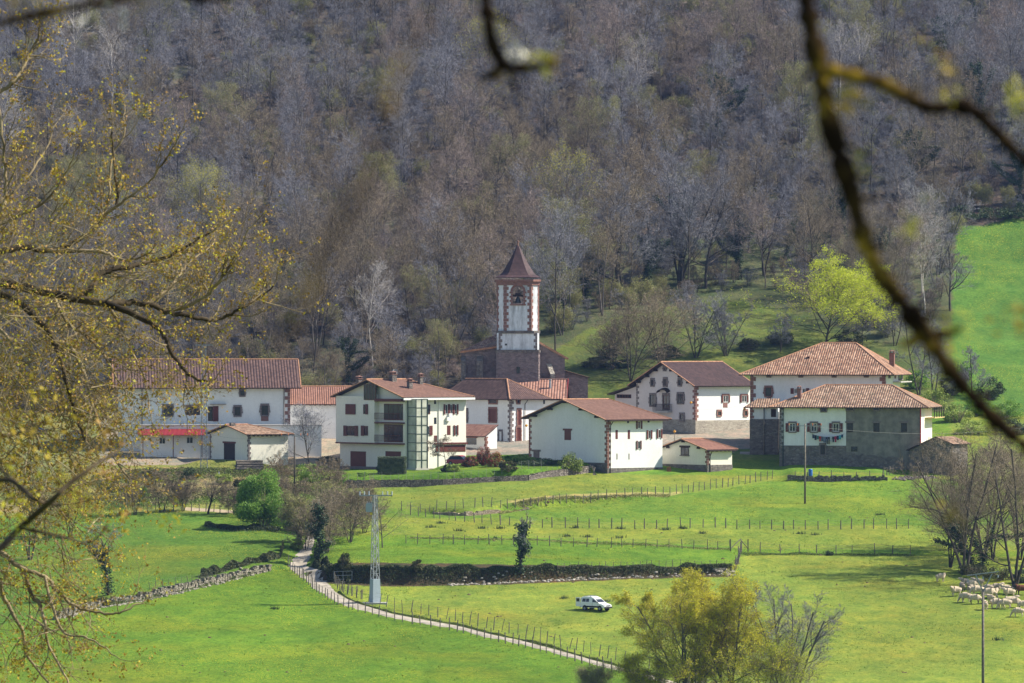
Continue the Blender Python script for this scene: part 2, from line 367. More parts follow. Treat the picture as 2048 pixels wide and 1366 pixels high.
# ------------------------------------------------------------------ ground
def srgb(r, g, b):
    f = lambda c: (c / 255 / 12.92) if c <= 10 else ((c / 255 + .055) / 1.055) ** 2.4
    return np.array([f(r), f(g), f(b)])
def make_ground():
    ys = np.concatenate([np.arange(-60, 560, 14.), np.arange(560, 610, 2.), np.arange(610, 870, .42), np.arange(870, 1010, 1.2), np.arange(1010, 1200, 3.), np.arange(1200, 1601, 12.)])
    xs = np.concatenate([np.arange(-340, -100, 12.), np.arange(-100, -74, 1.5), np.arange(-74, 80, .6), np.arange(80, 110, 1.5), np.arange(110, 345, 12.)])
    X, Y = np.meshgrid(xs, ys); Z = T(X, Y)
    # rough forest floor and tussocky turf
    turf = np.clip((Y - 600) / 10, 0, 1) * np.clip((865 - Y) / 10, 0, 1)
    Z = Z + turf * (.045 * vnoise(X / 1.3, Y / 1.3, 8) + .03 * vnoise(X / .6, Y / .6, 9)) + np.clip((Y - 880) / 30, 0, 1) * .35 * vnoise(X / 4, Y / 4, 10)
    ny, nx = X.shape
    V = np.stack([X, Y, Z], -1).reshape(-1, 3)
    i = np.arange(ny - 1)[:, None] * nx + np.arange(nx - 1)[None, :]
    Fc = np.stack([i, i + 1, i + nx + 1, i + nx], -1).reshape(-1, 4)
    # plot-by-plot grass colour (the fields really differ), looked up along the fence lines
    px = 1024 + F * X / np.maximum(Y, 50); py = 683 - F * T0(X, Y) / np.maximum(Y, 50)
    ip = lambda *p: np.interp(px, [a for a, b in p], [b for a, b in p])
    C = np.empty(X.shape + (3,)); C[:] = (.105, .195, .018)                      # lower left field
    def put(mask, c):
        C[mask] = c
    n1 = 6 * vnoise(X / 9, Y / 9, 21)
    lane = ip((560, 1130), (600, 1155), (640, 1180), (690, 1212), (784, 1231), (906, 1253), (1040, 1284), (1180, 1322), (1320, 1362), (1500, 1420))
    right = (px > 574) & (py < lane)
    put(right, (.178, .240, .036))                                              # van field
    lw = ip((0, 1250), (210, 1212), (283, 1201), (364, 1183), (425, 1169), (506, 1149), (566, 1141), (600, 1130))
    put((px < 600) & (py < lw), (.088, .17, .022))                              # upper left meadow
    put((px < 600) & (py < 1030 + n1), (.17, .20, .05)); put((px < 600) & (py < 1022 + n1) & (vnoise(X / 7, Y / 5, 33) > .1), (.24, .20, .09))                        # dry verge under the village
    bank = ip((600, 1150), (657, 1163), (760, 1169), (1000, 1166), (1244, 1155), (1464, 1149), (1480, 1118), (1500, 1106), (1900, 1112), (2100, 1115))
    up = (px > 600) & (py < bank)
    put(up, (.110, .205, .020))
    f3 = ip((600, 1083), (833, 1088), (1057, 1089), (1266, 1094), (1461, 1101), (1480, 1101), (2100, 1106)) - 3
    put(up & (py < f3), (.160, .220, .032))
    f2 = ip((600, 1052), (1001, 1051), (1068, 1055), (1488, 1058), (1816, 1057), (2100, 1058)) - 6
    put(up & (py < f2), (.115, .20, .024))
    f1 = ip((600, 1030), (803, 1026), (870, 1037), (930, 1041), (999, 1034), (1021, 1026), (1107, 1012), (1190, 1004), (1342, 994), (1447, 978), (1544, 961), (1560, 955), (1900, 960))
    put(up & (py < f1), (.165, .225, .036))
    put(up & (py < f1) & (px > 1020) & (px < 1360) & (py > f1 - 7), (.34, .30, .10))   # pale dry grass along the terrace
    put((px > 1100) & (px < 1900) & (py < 952) & (py < f1 + 3), (.115, .215, .026))
    gw = ip((560, 985), (700, 981), (884, 979), (1055, 970), (1098, 962), (1178, 951))
    put((px > 680) & (px < 1180) & (py < gw), (.10, .20, .022))                 # garden lawn
    # village yards and lanes
    put((px > 180) & (px < 690) & (py < 932 + n1 / 2) & (Y < 868), (.28, .25, .19))
    put((px > 1178) & (px < 1560) & (py < 905) & (Y < 866), (.30, .27, .22))
    put((px > 690) & (px < 1320) & (py < 936) & (Y > 815) & (Y < 866), (.26, .24, .2))
    put((px > 1470) & (px < 1560) & (py < 920) & (py > 898) & (Y < 866), (.15, .22, .045))
    put((px < 200) & (py < 985) & (Y < 868), (.17, .19, .07))
    hill = Y > 866
    edge = ip((0, 900), (1080, 900), (1110, 700), (1180, 650), (1300, 622), (1450, 600), (1600, 620), (1780, 690), (1900, 650), (1905, 600), (1912, 450), (2100, 430)) + 8 * vnoise(X / 6, Y / 6, 22)
    pyh = 683 - F * T(X, Y) / np.maximum(Y, 50)
    gr = vnoise(X / 11, Y / 11, 23) * .5 + .5
    fl = np.array([.088, .072, .060])[None, None] * (.6 + .8 * gr[..., None]) + np.array([.004, .020, .0])[None, None] * np.clip(vnoise(X / 19, Y / 19, 24)[..., None] * 3, 0, 1)
    C[hill] = fl[hill]
    C[hill & (px > 1040) & (Y < 985)] = C[hill & (px > 1040) & (Y < 985)] * .45 + np.array([.042, .062, .016])
    C[hill & (pyh > edge) & (px > 1050)] = (.105, .135, .030)
    rgh = hill & (pyh > edge) & (px > 1050) & (vnoise(X / 9, Y / 9, 35) > .25); C[rgh] = (.085, .11, .032)
    C[hill & (pyh > edge) & (px > 1905)] = (.085, .18, .030)
    C[Y > 1200] = (.07, .065, .045); C[Y < 560] = (.10, .15, .04)
    far = (np.abs(X) > 110) & (Y > 560) & (Y < 866); C[far] = (.12, .19, .03)
    C = C * (1 + .13 * vnoise(X / 5, Y / 8, 25) + .11 * vnoise(X / 17, Y / 23, 26) + .07 * vnoise(X / 1.7, Y / 1.7, 27))[..., None]
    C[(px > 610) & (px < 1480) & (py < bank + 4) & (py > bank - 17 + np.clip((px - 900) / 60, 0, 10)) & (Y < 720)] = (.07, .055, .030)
    # yellower worn swathes
    yb = np.clip(vnoise(X / 13, Y / 7, 28), 0, 1) * ((Y > 600) & (Y < 866))
    C = C * (1 - .0 * yb[..., None]) + np.array([.05, .015, .0]) * yb[..., None]
    me = np_mesh("ground", V, Fc, [], smooth=True)
    ca = me.color_attributes.new("turf", 'FLOAT_COLOR', 'POINT')
    cc = np.concatenate([np.clip(C, 0, 1).reshape(-1, 3), np.ones((V.shape[0], 1))], 1)
    ca.data.foreach_set("color", cc.astype(np.float32).ravel())
    t = NT("turf_and_soil"); at = t.n("ShaderNodeAttribute", attribute_name="turf").outputs[0]
    o = t.obj(); fine = t.noise(o, 2.2, 6, .75); mid = t.noise(t.mapv(o, (1, .6, 1)), .45, 5, .65)
    c = t.mix(1.0, at, t.ramp(fine, [(.25, (.42, .50, .5)), (.5, (1., 1., 1.)), (.78, (1.7, 1.5, 1.4))]), 'MULTIPLY')
    c = t.mix(1.0, c, t.ramp(mid, [(.3, (.66, .80, .8)), (.5, (1., 1., 1.)), (.72, (1.38, 1.14, 1.1))]), 'MULTIPLY')
    # dandelions: tiny yellow flecks gathered in drifts, only where the turf is green
    fl = t.ramp(t.noise(o, 6., 2, .5), [(.62, 0.), (.67, 1.)]); dr = t.ramp(t.noise(t.mapv(o, (1, .5, 1)), .09, 3), [(.47, 0.), (.58, 1.)])
    sp = t.n("ShaderNodeSeparateColor"); t.l(at, sp.inputs[0])
    g = t.math('GREATER_THAN', t.math('SUBTRACT', sp.outputs[1], sp.outputs[0]), .04)
    f = t.math('MULTIPLY', t.math('MULTIPLY', fl, dr), t.math('MULTIPLY', g, .75))
    c = t.mix(f, c, (.62, .50, .03))
    t.col(c); t.bump(t.noise(o, 3.5, 6, .8), .22, .8)
    me.materials.append(t.fin(.95, .1))
    o_ = link("ground", me); tag(o_, kind="structure")
make_ground()
# lane: its two edges as they run in the picture, draped on the land
M['lane'] = m_plain("pale_concrete_lane", (.36, .315, .255), .95, .32, .9)
def drape(name, left, right, m, lift=.05, n=6, sub=1.5, mats=None):
    L = [G(*p) for p in left]; Rr = [G(*p) for p in right]
    V, Fc = [], []
    rows = []
    for k in range(len(L) - 1):
        cnt = max(1, int((L[k + 1] - L[k]).length / sub))
        for i in range(cnt): rows.append((L[k].lerp(L[k + 1], i / cnt), Rr[k].lerp(Rr[k + 1], i / cnt)))
    rows.append((L[-1], Rr[-1]))
    for a, b in rows:
        for j in range(n + 1):
            p = a.lerp(b, j / n)
            if 0 < j < n: V.append((p.x, p.y, Tz(p.x, p.y) + lift))
            else: V.append((p.x, p.y, Tz(p.x, p.y) - .04))
    for i in range(len(rows) - 1):
        for j in range(n):
            q = i * (n + 1) + j; Fc.append((q, q + 1, q + n + 2, q + n + 1))
    o = link(name, np_mesh(name, V, Fc, [m], smooth=True)); tag(o, kind="structure"); return o
drape("lane", [(1420, 1395), (1320, 1364), (1180, 1327), (1040, 1289), (906, 1257), (784, 1236), (711, 1219), (668, 1203), (630, 1180), (601, 1155), (576, 1131), (592, 1106), (611, 1082), (617, 1058), (620, 1021), (624, 992)],
      [(1420, 1384), (1320, 1354), (1180, 1318), (1040, 1280), (906, 1249), (784, 1227), (722, 1208), (697, 1197), (669, 1180), (655, 1160), (616, 1131), (625, 1106), (630, 1082), (631, 1058), (633, 1021), (640, 992)], M['lane'])
drape("track", [(640, 1012), (655, 1006), (675, 1002), (690, 999)], [(632, 990), (650, 987), (672, 988), (690, 991)], m_plain("pale_gravel_track", (.46, .42, .34), .95, .2, 1.5))
drape("path", [(1480, 909), (1510, 909), (1530, 910)], [(1480, 903), (1510, 903), (1530, 904)], M['lane'])
# bare earth strips behind the roadside stones
drape("earth_strip", [(370, 1021), (420, 1024), (475, 1028)], [(370, 1014), (420, 1017), (475, 1021)], m_plain("dry_earth", (.38, .30, .2), .95, .2, 1.2))
# ------------------------------------------------------------------ house kit
class House:
    """local frame: origin at the corner, X along the right-hand facade (turned phi away), Y along the left/side wall, Z up"""
    def __init__(s, name, label, cat, cx, cy, phi, pr, pl=None, LL=None, Y=None, eave=None, sink=1.2, depthY=None, group=None):
        o = G(cx, cy) if Y is None else P(cx, cy, Y)
        s.o = o; s.phi = R(phi); c, si = math.cos(s.phi), math.sin(s.phi)
        s.X = Vector((c, si, 0)); s.Yv = Vector((-si, c, 0))
        s.LR = s.solve(s.X, pr); s.LL = LL if LL else s.solve(s.Yv, pl)
        s.H = (683 - eave) * o.y / F - o.z
        s.root = thing(name, label, cat, o, s.phi, group); s.sink = sink
        s.parts = {}
    def solve(s, d, px):
        o = s.o; k = px - 1024
        return (k * o.y - F * o.x) / (F * d.x - k * d.y)
    def loc(s, p): 
        q = Vector(p) - s.o; return Vector((q.dot(s.X), q.dot(s.Yv), q.z))
    def on(s, face, px, py):
        """picture point -> local point on a facade: F (y=0), L (x=0), E (x=LR) or ('F', offset)"""
        off = 0
        if isinstance(face, tuple): face, off = face
        r = Vector(((px - 1024) / F, 1, (683 - py) / F))
        if face == 'F': n = -s.Yv; c = s.o + n * off
        elif face == 'L': n = -s.X; c = s.o + n * off
        else: n = s.X; c = s.o + s.X * s.LR + n * off
        t = c.dot(n) / r.dot(n); return s.loc(r * t)
    def apexz(s, py, x, y):
        w_ = s.o + s.X * x + s.Yv * y; return (683 - py) * w_.y / F - s.o.z
    def walls(s, mat, gable=None, rise=0, name='wall', extra=None):
        H, a, b, k = s.H, s.LR, s.LL, -s.sink; m = MB()
        m.poly([(0, 0, k), (a, 0, k), (a, 0, H), (0, 0, H)])
        m.poly([(a, b, k), (0, b, k), (0, b, H), (a, b, H)])
        if gable and 'L' in gable: m.poly([(0, b, k), (0, 0, k), (0, 0, H), (0, b / 2, H + rise), (0, b, H)])
        else: m.poly([(0, b, k), (0, 0, k), (0, 0, H), (0, b, H)])
        if gable and 'E' in gable: m.poly([(a, 0, k), (a, b, k), (a, b, H), (a, b / 2, H + rise), (a, 0, H)])
        else: m.poly([(a, 0, k), (a, b, k), (a, b, H), (a, 0, H)])
        w_ = m.build(name, mat, s.root); s.wall = w_; return w_
    def base(s, mat, hF, hL=None, hE=None, pr=.06, name='stone_base'):
        m = MB(); a, b, k = s.LR, s.LL, -s.sink; p = pr
        hL = hF if hL is None else hL; hE = hF if hE is None else hE
        m.box(-p, -p, k, a + p, .1, hF)
        m.box(-p + .002, .1, k, .1, b, hL); m.box(a - .1, .1, k, a + p - .002, b, hE)
        return m.build(name, mat, s.root)
    def roof(s, rise, mat, oe=.9, og=.9, oh=None, hipL=0, hipE=0, th=.16, ridge='ridge', og2=None, purlins=0, oeb=None, name='roof'):
        """ridge along X. hipL / hipE = length of the hip measured on the ridge at that end (0 = gable)"""
        a, b, H = s.LR, s.LL, s.H; pit = rise / (b / 2)
        og2 = og if og2 is None else og2; oeb = oe if oeb is None else oeb
        x0, x1, y0, y1 = -og, a + og2, -oe, b + oeb; ym = b / 2
        zf = H - oe * pit; zb = H - oeb * pit; zr = H + rise
        r0 = (x0 + hipL, ym, zr); r1 = (x1 - hipE, ym, zr)
        m = MB()
        m.slab([(x0, y0, zf), (x1, y0, zf), r1, r0], th); m.slab([(x1, y1, zb), (x0, y1, zb), r0, r1], th)
        if hipL: m.slab([(x0, y1, zb), (x0, y0, zf), r0], th)
        if hipE: m.slab([(x1, y0, zf), (x1, y1, zb), r1], th)
        ro = m.build(name, [mat, M['eave']], s.root); s.roofo = ro
        c = MB(); lift = Vector((0, 0, th * 1.05)); rr = .13
        c.tube(Vector(r0) + lift, Vector(r1) + lift, rr, n=6)
        for hp, rx, cs in ((hipL, r0, ((x0, y0, zf), (x0, y1, zb))), (hipE, r1, ((x1, y0, zf), (x1, y1, zb)))):
            if hp:
                for q in cs: c.tube(Vector(rx) + lift, Vector(q) + lift, rr * .9, n=6)
            elif not hp:
                for q in cs: c.bar(Vector(rx) + lift * .8, Vector(q) + lift * .8, .13)
        c.build('ridge_tiles', M[ridge], ro)
        if purlins:
            for i in range(purlins):
                g = MB()
                f = (i + .5) / purlins; y = b * f
                z = H + rise * (1 - abs(2 * f - 1)) - .02
                g.box(-og + .1, y - .12, z - .36, .05, y + .12, z - .06)
                g.build('purlin_end', M['eave'], s.root)
        # rafter ends under the eave at the front
        g = MB(); n = int(a / .7)
        for i in range(n + 1):
            x = a * i / n
            g.box(x - .05, -oe + .06, H - oe * pit * .55 - .22, x + .05, 0, H - oe * pit * .55 - .10)
        g.bar((0, -.08, H - .1), (a, -.08, H - .1), .1); g.build('rafters', M['eave'], s.root)
        return ro
    def gutter(s, face='F', oe=.9, rise=1, down=(.35,), mat=None):
        pit = rise / (s.LL / 2); z = s.H - oe * pit - .02
        m = MB(); m.bar((-.3, -oe - .06, z), (s.LR + .3, -oe - .06, z), .13)
        for x in down:
            m.tube((x, -oe, z), (x, -.12, z - .75), .06); m.tube((x, -.12, z - .75), (x, -.12, -.2), .06)
        m.build('gutter', mat or M['eave'], s.root)
    def fbox(s, m, face, a, b, out0, out1, mi=0):
        """box on a facade between local points a, b, standing out from out0 to out1"""
        if face == 'F': m.box(a.x, -out0, a.z, b.x, -out1, b.z, mi)
        elif face == 'L': m.box(-out0, a.y, a.z, -out1, b.y, b.z, mi)
        else: m.box(s.LR + out0, a.y, a.z, s.LR + out1, b.y, b.z, mi)
    def win(s, face, px0, py0, px1, py1, frame='brown', sur=None, shut=None, sill=False, ears=False, label=None, mull=1, sw=None, lintel=None, name='window', pane='glass', proud=0., grow=1.):
        ff = (face, proud) if proud else face
        a = s.on(ff, px0, py1); b = s.on(ff, px1, py0)
        k = 'x' if face == 'F' else 'y'
        lo, hi = sorted((getattr(a, k), getattr(b, k))); z0, z1 = a.z, b.z
        W, Hh = hi - lo, z1 - z0
        def mk(u, z): return Vector((u, 0, z)) if face == 'F' else Vector((0, u, z))
        q = proud
        m = MB(); s.fbox(m, face, mk(lo, z0), mk(hi, z1), q - .05, q + .02)
        w_ = m.build(name, M[pane], s.root)
        if label: w_["label"] = label
        if frame:
            m = MB(); t = min(.07, W * .12)
            for u0, u1, c0, c1 in ((lo, lo + t, z0, z1), (hi - t, hi, z0, z1), (lo + t, hi - t, z1 - t, z1), (lo + t, hi - t, z0, z0 + t)):
                s.fbox(m, face, mk(u0, c0), mk(u1, c1), q, q + .06)
            for i in range(mull):
                u = lo + W * (i + 1) / (mull + 1); s.fbox(m, face, mk(u - t * .4, z0 + t), mk(u + t * .4, z1 - t), q, q + .05)
            m.build('frame', M[frame], w_)
        if sur:
            m = MB(); t = .22; n = max(3, int(round(Hh / .34)))
            for i in range(n):
                c0, c1 = z0 + Hh * i / n, z0 + Hh * (i + 1) / n
                e = t * (1.0 if not ears else (.75 + .75 * math.sin(math.pi * (i + .5) / n))) * (1.12 if i % 2 else .9)
                for u0, u1 in ((lo - e, lo), (hi, hi + e)): s.fbox(m, face, mk(u0, c0 + .004), mk(u1, c1 - .004), q, q + .12)
            s.fbox(m, face, mk(lo - t * .8, z1 + .004), mk(hi + t * .8, z1 + .3), q, q + .125)
            s.fbox(m, face, mk(lo - t * .7, z0 - .2), mk(hi + t * .7, z0 - .004), q, q + .15)
            m.build('surround', M[sur], w_)
        if lintel:
            m = MB(); s.fbox(m, face, mk(lo - .25, z1 + .004), mk(hi + .25, z1 + .26), q, q + .12); m.build('lintel', M[lintel], w_)
        if shut:
            d = sw or W * .5
            for sgn in shut:
                m = MB()
                if sgn in ('-', 'c'): u0, u1 = lo - d, lo - .02
                if sgn == '+': u0, u1 = hi + .02, hi + d
                if sgn == 'c': u0, u1 = lo - .03, (lo + hi) / 2 - .01
                if sgn == 'C': u0, u1 = (lo + hi) / 2 + .01, hi + .03
                s.fbox(m, face, mk(u0, z0 - .05), mk(u1, z1 + .05), q + .05, q + .11)
                for zz in (.2, .8): s.fbox(m, face, mk(u0 + .03, z0 + Hh * zz - .05), mk(u1 - .03, z0 + Hh * zz + .05), q + .11, q + .13)
                m.build('shutter', M['brown' if shut is not s else 'brown'], w_)
        if sill:
            m = MB(); s.fbox(m, face, mk(lo - .12, z0 - .12), mk(hi + .12, z0 - .004), q, q + .2); m.build('sill', M['greystone'], w_)
        return w_
    def quoins(s, where, z0, z1, mat='redstone', w1=.62, w2=.32, h=.42, out=.035):
        """alternating corner stones: where 'O' origin corner, 'E' front right corner, 'B' back-left corner"""
        m = MB(); z = z0; i = 0
        while z < z1 - .1:
            zz = min(z + h, z1); a, b = (w1, w2) if i % 2 else (w2, w1)
            g = .012
            if where == 'O':
                m.box(-out, -out, z + g, a, .05, zz - g); m.box(-out + .002, .05, z + g, .05, b, zz - g)
            elif where == 'E':
                m.box(s.LR - a, -out, z + g, s.LR + out, .05, zz - g); m.box(s.LR - .05, .05, z + g, s.LR + out - .002, b, zz - g)
            elif where == 'B':
                m.box(-out, s.LL - a, z + g, .05, s.LL + out, zz - g)
            z = zz; i += 1
        return m.build('quoins', M[mat], s.root)
    def chimney(s, x, y, z0, w_, h, mat='redstone', capm='ridge_d', d=None):
        d = d or w_; m = MB(); m.box(x - w_ / 2, y - d / 2, z0, x + w_ / 2, y + d / 2, z0 + h)
        c = m.build('chimney', M[mat], s.root)
        k = MB(); k.box(x - w_ / 2 - .1, y - d / 2 - .1, z0 + h + .002, x + w_ / 2 + .1, y + d / 2 + .1, z0 + h + .1)
        for dx in (-w_ / 3, w_ / 3): k.box(x + dx - .06, y - d / 2 + .03, z0 + h + .1, x + dx + .06, y + d / 2 - .03, z0 + h + .35)
        k.poly([(x - w_ / 2 - .12, y - d / 2 - .12, z0 + h + .35), (x + w_ / 2 + .12, y - d / 2 - .12, z0 + h + .35), (x, y, z0 + h + .55)])
        k.poly([(x + w_ / 2 + .12, y - d / 2 - .12, z0 + h + .35), (x + w_ / 2 + .12, y + d / 2 + .12, z0 + h + .35), (x, y, z0 + h + .55)])
        k.poly([(x + w_ / 2 + .12, y + d / 2 + .12, z0 + h + .35), (x - w_ / 2 - .12, y + d / 2 + .12, z0 + h + .35), (x, y, z0 + h + .55)])
        k.poly([(x - w_ / 2 - .12, y + d / 2 + .12, z0 + h + .35), (x - w_ / 2 - .12, y - d / 2 - .12, z0 + h + .35), (x, y, z0 + h + .55)])
        k.build('chimney_cap', M[capm], c); return c
    def chim_px(s, px, ytop, ybot, wpx, slope_y, mat='redstone', **k):
        """chimney seen at px, its foot hidden in the roof plane at local y = slope_y"""
        p = s.o + s.Yv * slope_y; t = s.solve_at(p, s.X, px); q = p + s.X * t
        sc_ = q.y / F; z1 = (683 - ytop) * sc_ - s.o.z; z0 = (683 - ybot) * sc_ - s.o.z - .8
        return s.chimney(t, slope_y, z0, wpx * sc_, z1 - z0 - .45, mat, **k)
    def solve_at(s, o, d, px):
        k = px - 1024; return (k * o.y - F * o.x) / (F * d.x - k * d.y)

# ------------------------------------------------------------------ A: the white barn house in the middle
h = House('farmhouse', 'white barn-like farmhouse with windowless-looking gable and red-brown roof in the middle of the village', 'house', 1215, 947, 38, 1325, pl=1058, eave=838)
rz = h.apexz(799, -.9, h.LL / 2) - h.H - .15
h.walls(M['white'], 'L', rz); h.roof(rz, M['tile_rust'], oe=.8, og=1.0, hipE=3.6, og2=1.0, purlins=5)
h.base(M['rubble'], .75, 1.5, .8)
h.gutter(oe=.8, rise=rz, down=(.45,))
h.quoins('O', -.2, h.H - .1); h.quoins('B', 0, h.H - .1)
h.win('L', 1129, 861, 1142, 880, None, lintel='brown', pane='brown')
h.win('L', 1067, 903, 1079, 919, None, lintel='greystone', pane='greystone')
h.win('F', 1275, 842, 1281, 857, 'whitep', shut='-+', sw=.28, mull=0)
for a, b in ((1231, 1235.5), (1255.5, 1260)): h.win('F', a, 860, b, 878, None, pane='brown')
h.win('F', 1296, 861, 1301, 877, 'whitep', shut='-+', sw=.28, mull=0); h.win('F', 1316, 859, 1321, 876, 'whitep', shut='-+', sw=.28, mull=0)
h.win('F', 1275, 882, 1280, 898, 'whitep', shut='-+', sw=.24, mull=0)
h.win('F', 1233, 907, 1235, 919, None, pane='greystone'); h.win('F', 1257, 907, 1259, 919, None, pane='greystone')
h.win('F', 1254, 840, 1258, 846, None, pane='eave'); h.win('F', 1295, 840, 1299, 845, None, pane='eave')
HA = h

# ------------------------------------------------------------------ small hut beside it
h = House('stone_hut', 'small cream hut with low orange-red roof beside the barn-like farmhouse', 'hut', 1415, 944, 38, 1464, pl=1323, eave=899)
rz = h.apexz(878, -.5, h.LL / 2) - h.H - .12
h.walls(M['cream'], 'L', rz); h.roof(rz, M['tile_red'], oe=.6, og=.6, hipE=1.8, purlins=3)
h.base(M['rubble'], 1.0, 1.0, 1.0); h.quoins('O', -.2, h.H - .1, w1=.5, w2=.25, h=.36); h.gutter(oe=.6, rise=rz, down=(.4,))
h.win('L', 1362, 895, 1378, 910, 'eave', lintel='eave', sill=True)
HS = h

# ------------------------------------------------------------------ B: three-storey house with glazed lift shaft
h = House('apartment_house', 'tall cream house with recessed balconies, lift shaft of glass and two brown garage doors', 'house', 811, 940, 40, 932, pl=680, Y=803, eave=793)
rz = h.apexz(759, -.9, h.LL / 2) - h.H - .15
h.walls(M['cream'], 'L', rz)
h.roof(rz, M['tile_rust'], oe=.85, og=1.15, hipE=h.LL * .40, og2=.9, purlins=0)
# white fascia along the right-hand eave
m = MB(); pit = rz / (h.LL / 2); m.box(-1.1, -1.0, h.H - .85 * pit - .26, h.LR + .9, -.84, h.H - .85 * pit + .04); m.build('gutter', M['whitep'], h.root)
# ground floor set back on the gable side: upper storeys ride out on a brown slab
zs = h.on('L', 745, 888).z
m = MB(); m.box(-.62, 0, zs + .14, .02, h.LL, h.H - .02)
yb0, yb1 = sorted((h.on('L', 757, 830).y, h.on('L', 808, 830).y))
m = MB(); m.box(-.75, yb1, zs + .12, .02, h.LL, h.H + .001); 
m.poly([(-.75, yb1, h.H), (.02, yb1, h.H), (.02, h.LL / 2, h.H + rz - .02), (-.75, h.LL / 2, h.H + rz - .02)])
u = m.build('upper_storeys', M['cream'], h.root)
m = MB()
for zz in (zs, h.on('L', 780, 847).z): m.box(-.80, yb0 - .2, zz, .02, (h.LL + .1) if zz == zs else yb1, zz + .2)
m.box(-.79, yb0 - .2, h.H - .75, .02, yb1, h.H - .35)
m.build('balcony_slab', M['brown'], h.root)
for y0_, y1_ in ((808, 840), (849, 884)):
    a = h.on('L', 806, y0_); b = h.on('L', 768, y1_)
    m = MB(); m.box(-.02, a.y, b.z, .03, b.y, a.z); d = m.build('balcony_door', M['brown'], h.root)
    m = MB()
    for i in range(4):
        y = a.y + (b.y - a.y) * (i + .5) / 4; m.box(-.05, y - .5, b.z + .15, -.021, y + .5, a.z - .12)
    m.build('pane', M['glass'], d)
    r = MB(); z0 = b.z + .05; r.bar((-.76, yb0, z0 + .95), (-.76, yb1, z0 + .95), .06); r.bar((-.76, yb0, z0 + .1), (-.76, yb1, z0 + .1), .04)
    n = 22
    for i in range(n + 1):
        y = yb0 + (yb1 - yb0) * i / n; r.bar((-.76, y, z0 + .1), (-.76, y, z0 + .95), .035)
    r.build('railing', M['brown'], h.root)
m = MB(); m.box(-.04, h.LL - .05, -.8, 0.0, h.LL, zs)
for a, b in ((701, 732), (771, 802)):
    h.win('L', a, 903, b, 940, None, pane='brown', name='garage_door')
for a, b, c, d, sh in ((692, 809, 711, 828, 'cC'), (727, 809, 736, 828, 'c'), (694, 852, 710, 871, '-+'), (729, 852, 736, 871, '+')):
    h.win('L', a, b, c, d, 'brown', shut=sh, sw=.75, proud=.76, mull=1)
h.win('L', 728, 768, 752, 800, 'brown', mull=3, proud=.76)
# right-hand facade: nearer bay with the lift, further bay
h.win('F', 852, 809, 860, 828, 'brown', shut='-', sw=.3, mull=0); h.win('F', 849, 852, 852, 870, None, pane='brown'); h.win('F', 854, 852, 858, 870, 'whitep', mull=0, shut='+', sw=.6)
h.win('F', 849, 894, 857, 903, None, pane='brown')
for a, b in ((890, 895), (900, 904), (909, 913)): h.win('F', a, 809, b, 828, 'whitep', mull=0, shut='-+', sw=.3)
h.win('F', 894, 851, 901, 870, None, pane='brown'); h.win('F', 910, 851, 913, 870, 'whitep', mull=0, shut='-+', sw=.3)
h.win('F', 868, 795, 872, 808, None); h.win('F', 868, 835, 873, 848, None); h.win('F', 868, 871, 874, 884, None, pane='brown')
a = h.on('F', 868, 889); b = h.on('F', 932, 886); m = MB(); m.box(a.x, -.3, a.z, h.LR + .1, .02, b.z + .1); m.build('string_course', M['brown'], h.root)
a = h.on('F', 868, 904); b = h.on('F', 932, 890); m = MB(); m.box(a.x + .3, -.05, a.z, h.LR - .1, .02, b.z); m.build('garage_door', M['brown'], h.root)
m = MB()
for px_, py_ in ((899, 831), (895, 838)):
    q = h.on('F', px_, py_); m.box(q.x - .3, -.32, q.z - .3, q.x + .3, -.02, q.z + .3)
m.build('air_conditioner', M['whitep'], h.root)
m = MB(); q = h.on('F', 877, 800); m.tube((q.x, -.1, .3), (q.x, -.1, h.H - .5), .07); m.build('downpipe', M['whitep'], h.root)
# lift shaft
c0 = h.on('F', 817, 900).x - .6; c1 = h.on('F', 843, 900).x; dp = 2.0; zt = h.H - .35; zb_ = -1.0
x0 = .35; x1 = x0 + 2.1
sh = MB(); sh.box(x0 + .04, -dp + .04, .2, x1 - .04, -.02, zt - .05)
shaft = sh.build('lift_shaft', None or NT('x').m if False else m_plain("greenish_glass", (.40, .42, .35), .15, .3, .9, 0, .5), h.root)
fr = MB()
for X_, Y_ in ((x0, -dp), (x1, -dp), (x0, -.08), (x1, -.08), ((x0 + x1) / 2, -dp)): fr.bar((X_, Y_, zb_), (X_, Y_, zt), .09)
nz = 8
for i in range(nz + 1):
    z = .2 + (zt - .2) * i / nz
    for p, q in (((x0, -dp), (x1, -dp)), ((x0, -dp), (x0, -.08)), ((x1, -dp), (x1, -.08))): fr.bar((*p, z), (*q, z), .07)
fr.build('frame', M['green_sh'], shaft)
m = MB(); m.box(x0 - .15, -dp - .15, zb_, x1 + .15, -.03, .25); m.build('plinth', M['concrete'], shaft)
h.base(M['greystone'], .15, .35, .2, pr=.03, name='plinth')
for cx_, t0, b0, w_, sy in ((786, 743, 760, 11, h.LL * .45), (819.5, 757, 782, 8.5, h.LL * .22), (841, 747, 770, 8, h.LL * .36), (718, 752, 765, 9, h.LL * .9)):
    h.chim_px(cx_, t0, b0, w_, sy, mat='rubble')
m = MB(); q = h.o + h.Yv * h.LL * .45; t = h.solve_at(q, h.X, 789); z0 = h.H + rz + .9
import mathutils
c = Vector((t, h.LL * .45, z0 + .4))
pts = [c + Vector((.42 * math.cos(k), -.15 - .1 * math.cos(k), .42 * math.sin(k))) for k in [i * math.pi / 6 for i in range(12)]]
for i in range(12): m.poly([pts[i], pts[(i + 1) % 12], c]); m.poly([c, pts[(i + 1) % 12] + Vector((0, -.02, 0)), pts[i] + Vector((0, -.02, 0))])
m.tube(c - Vector((0, 0, .7)), c, .03)
m.build('satellite_dish', M['metal'], h.root)
HB = h

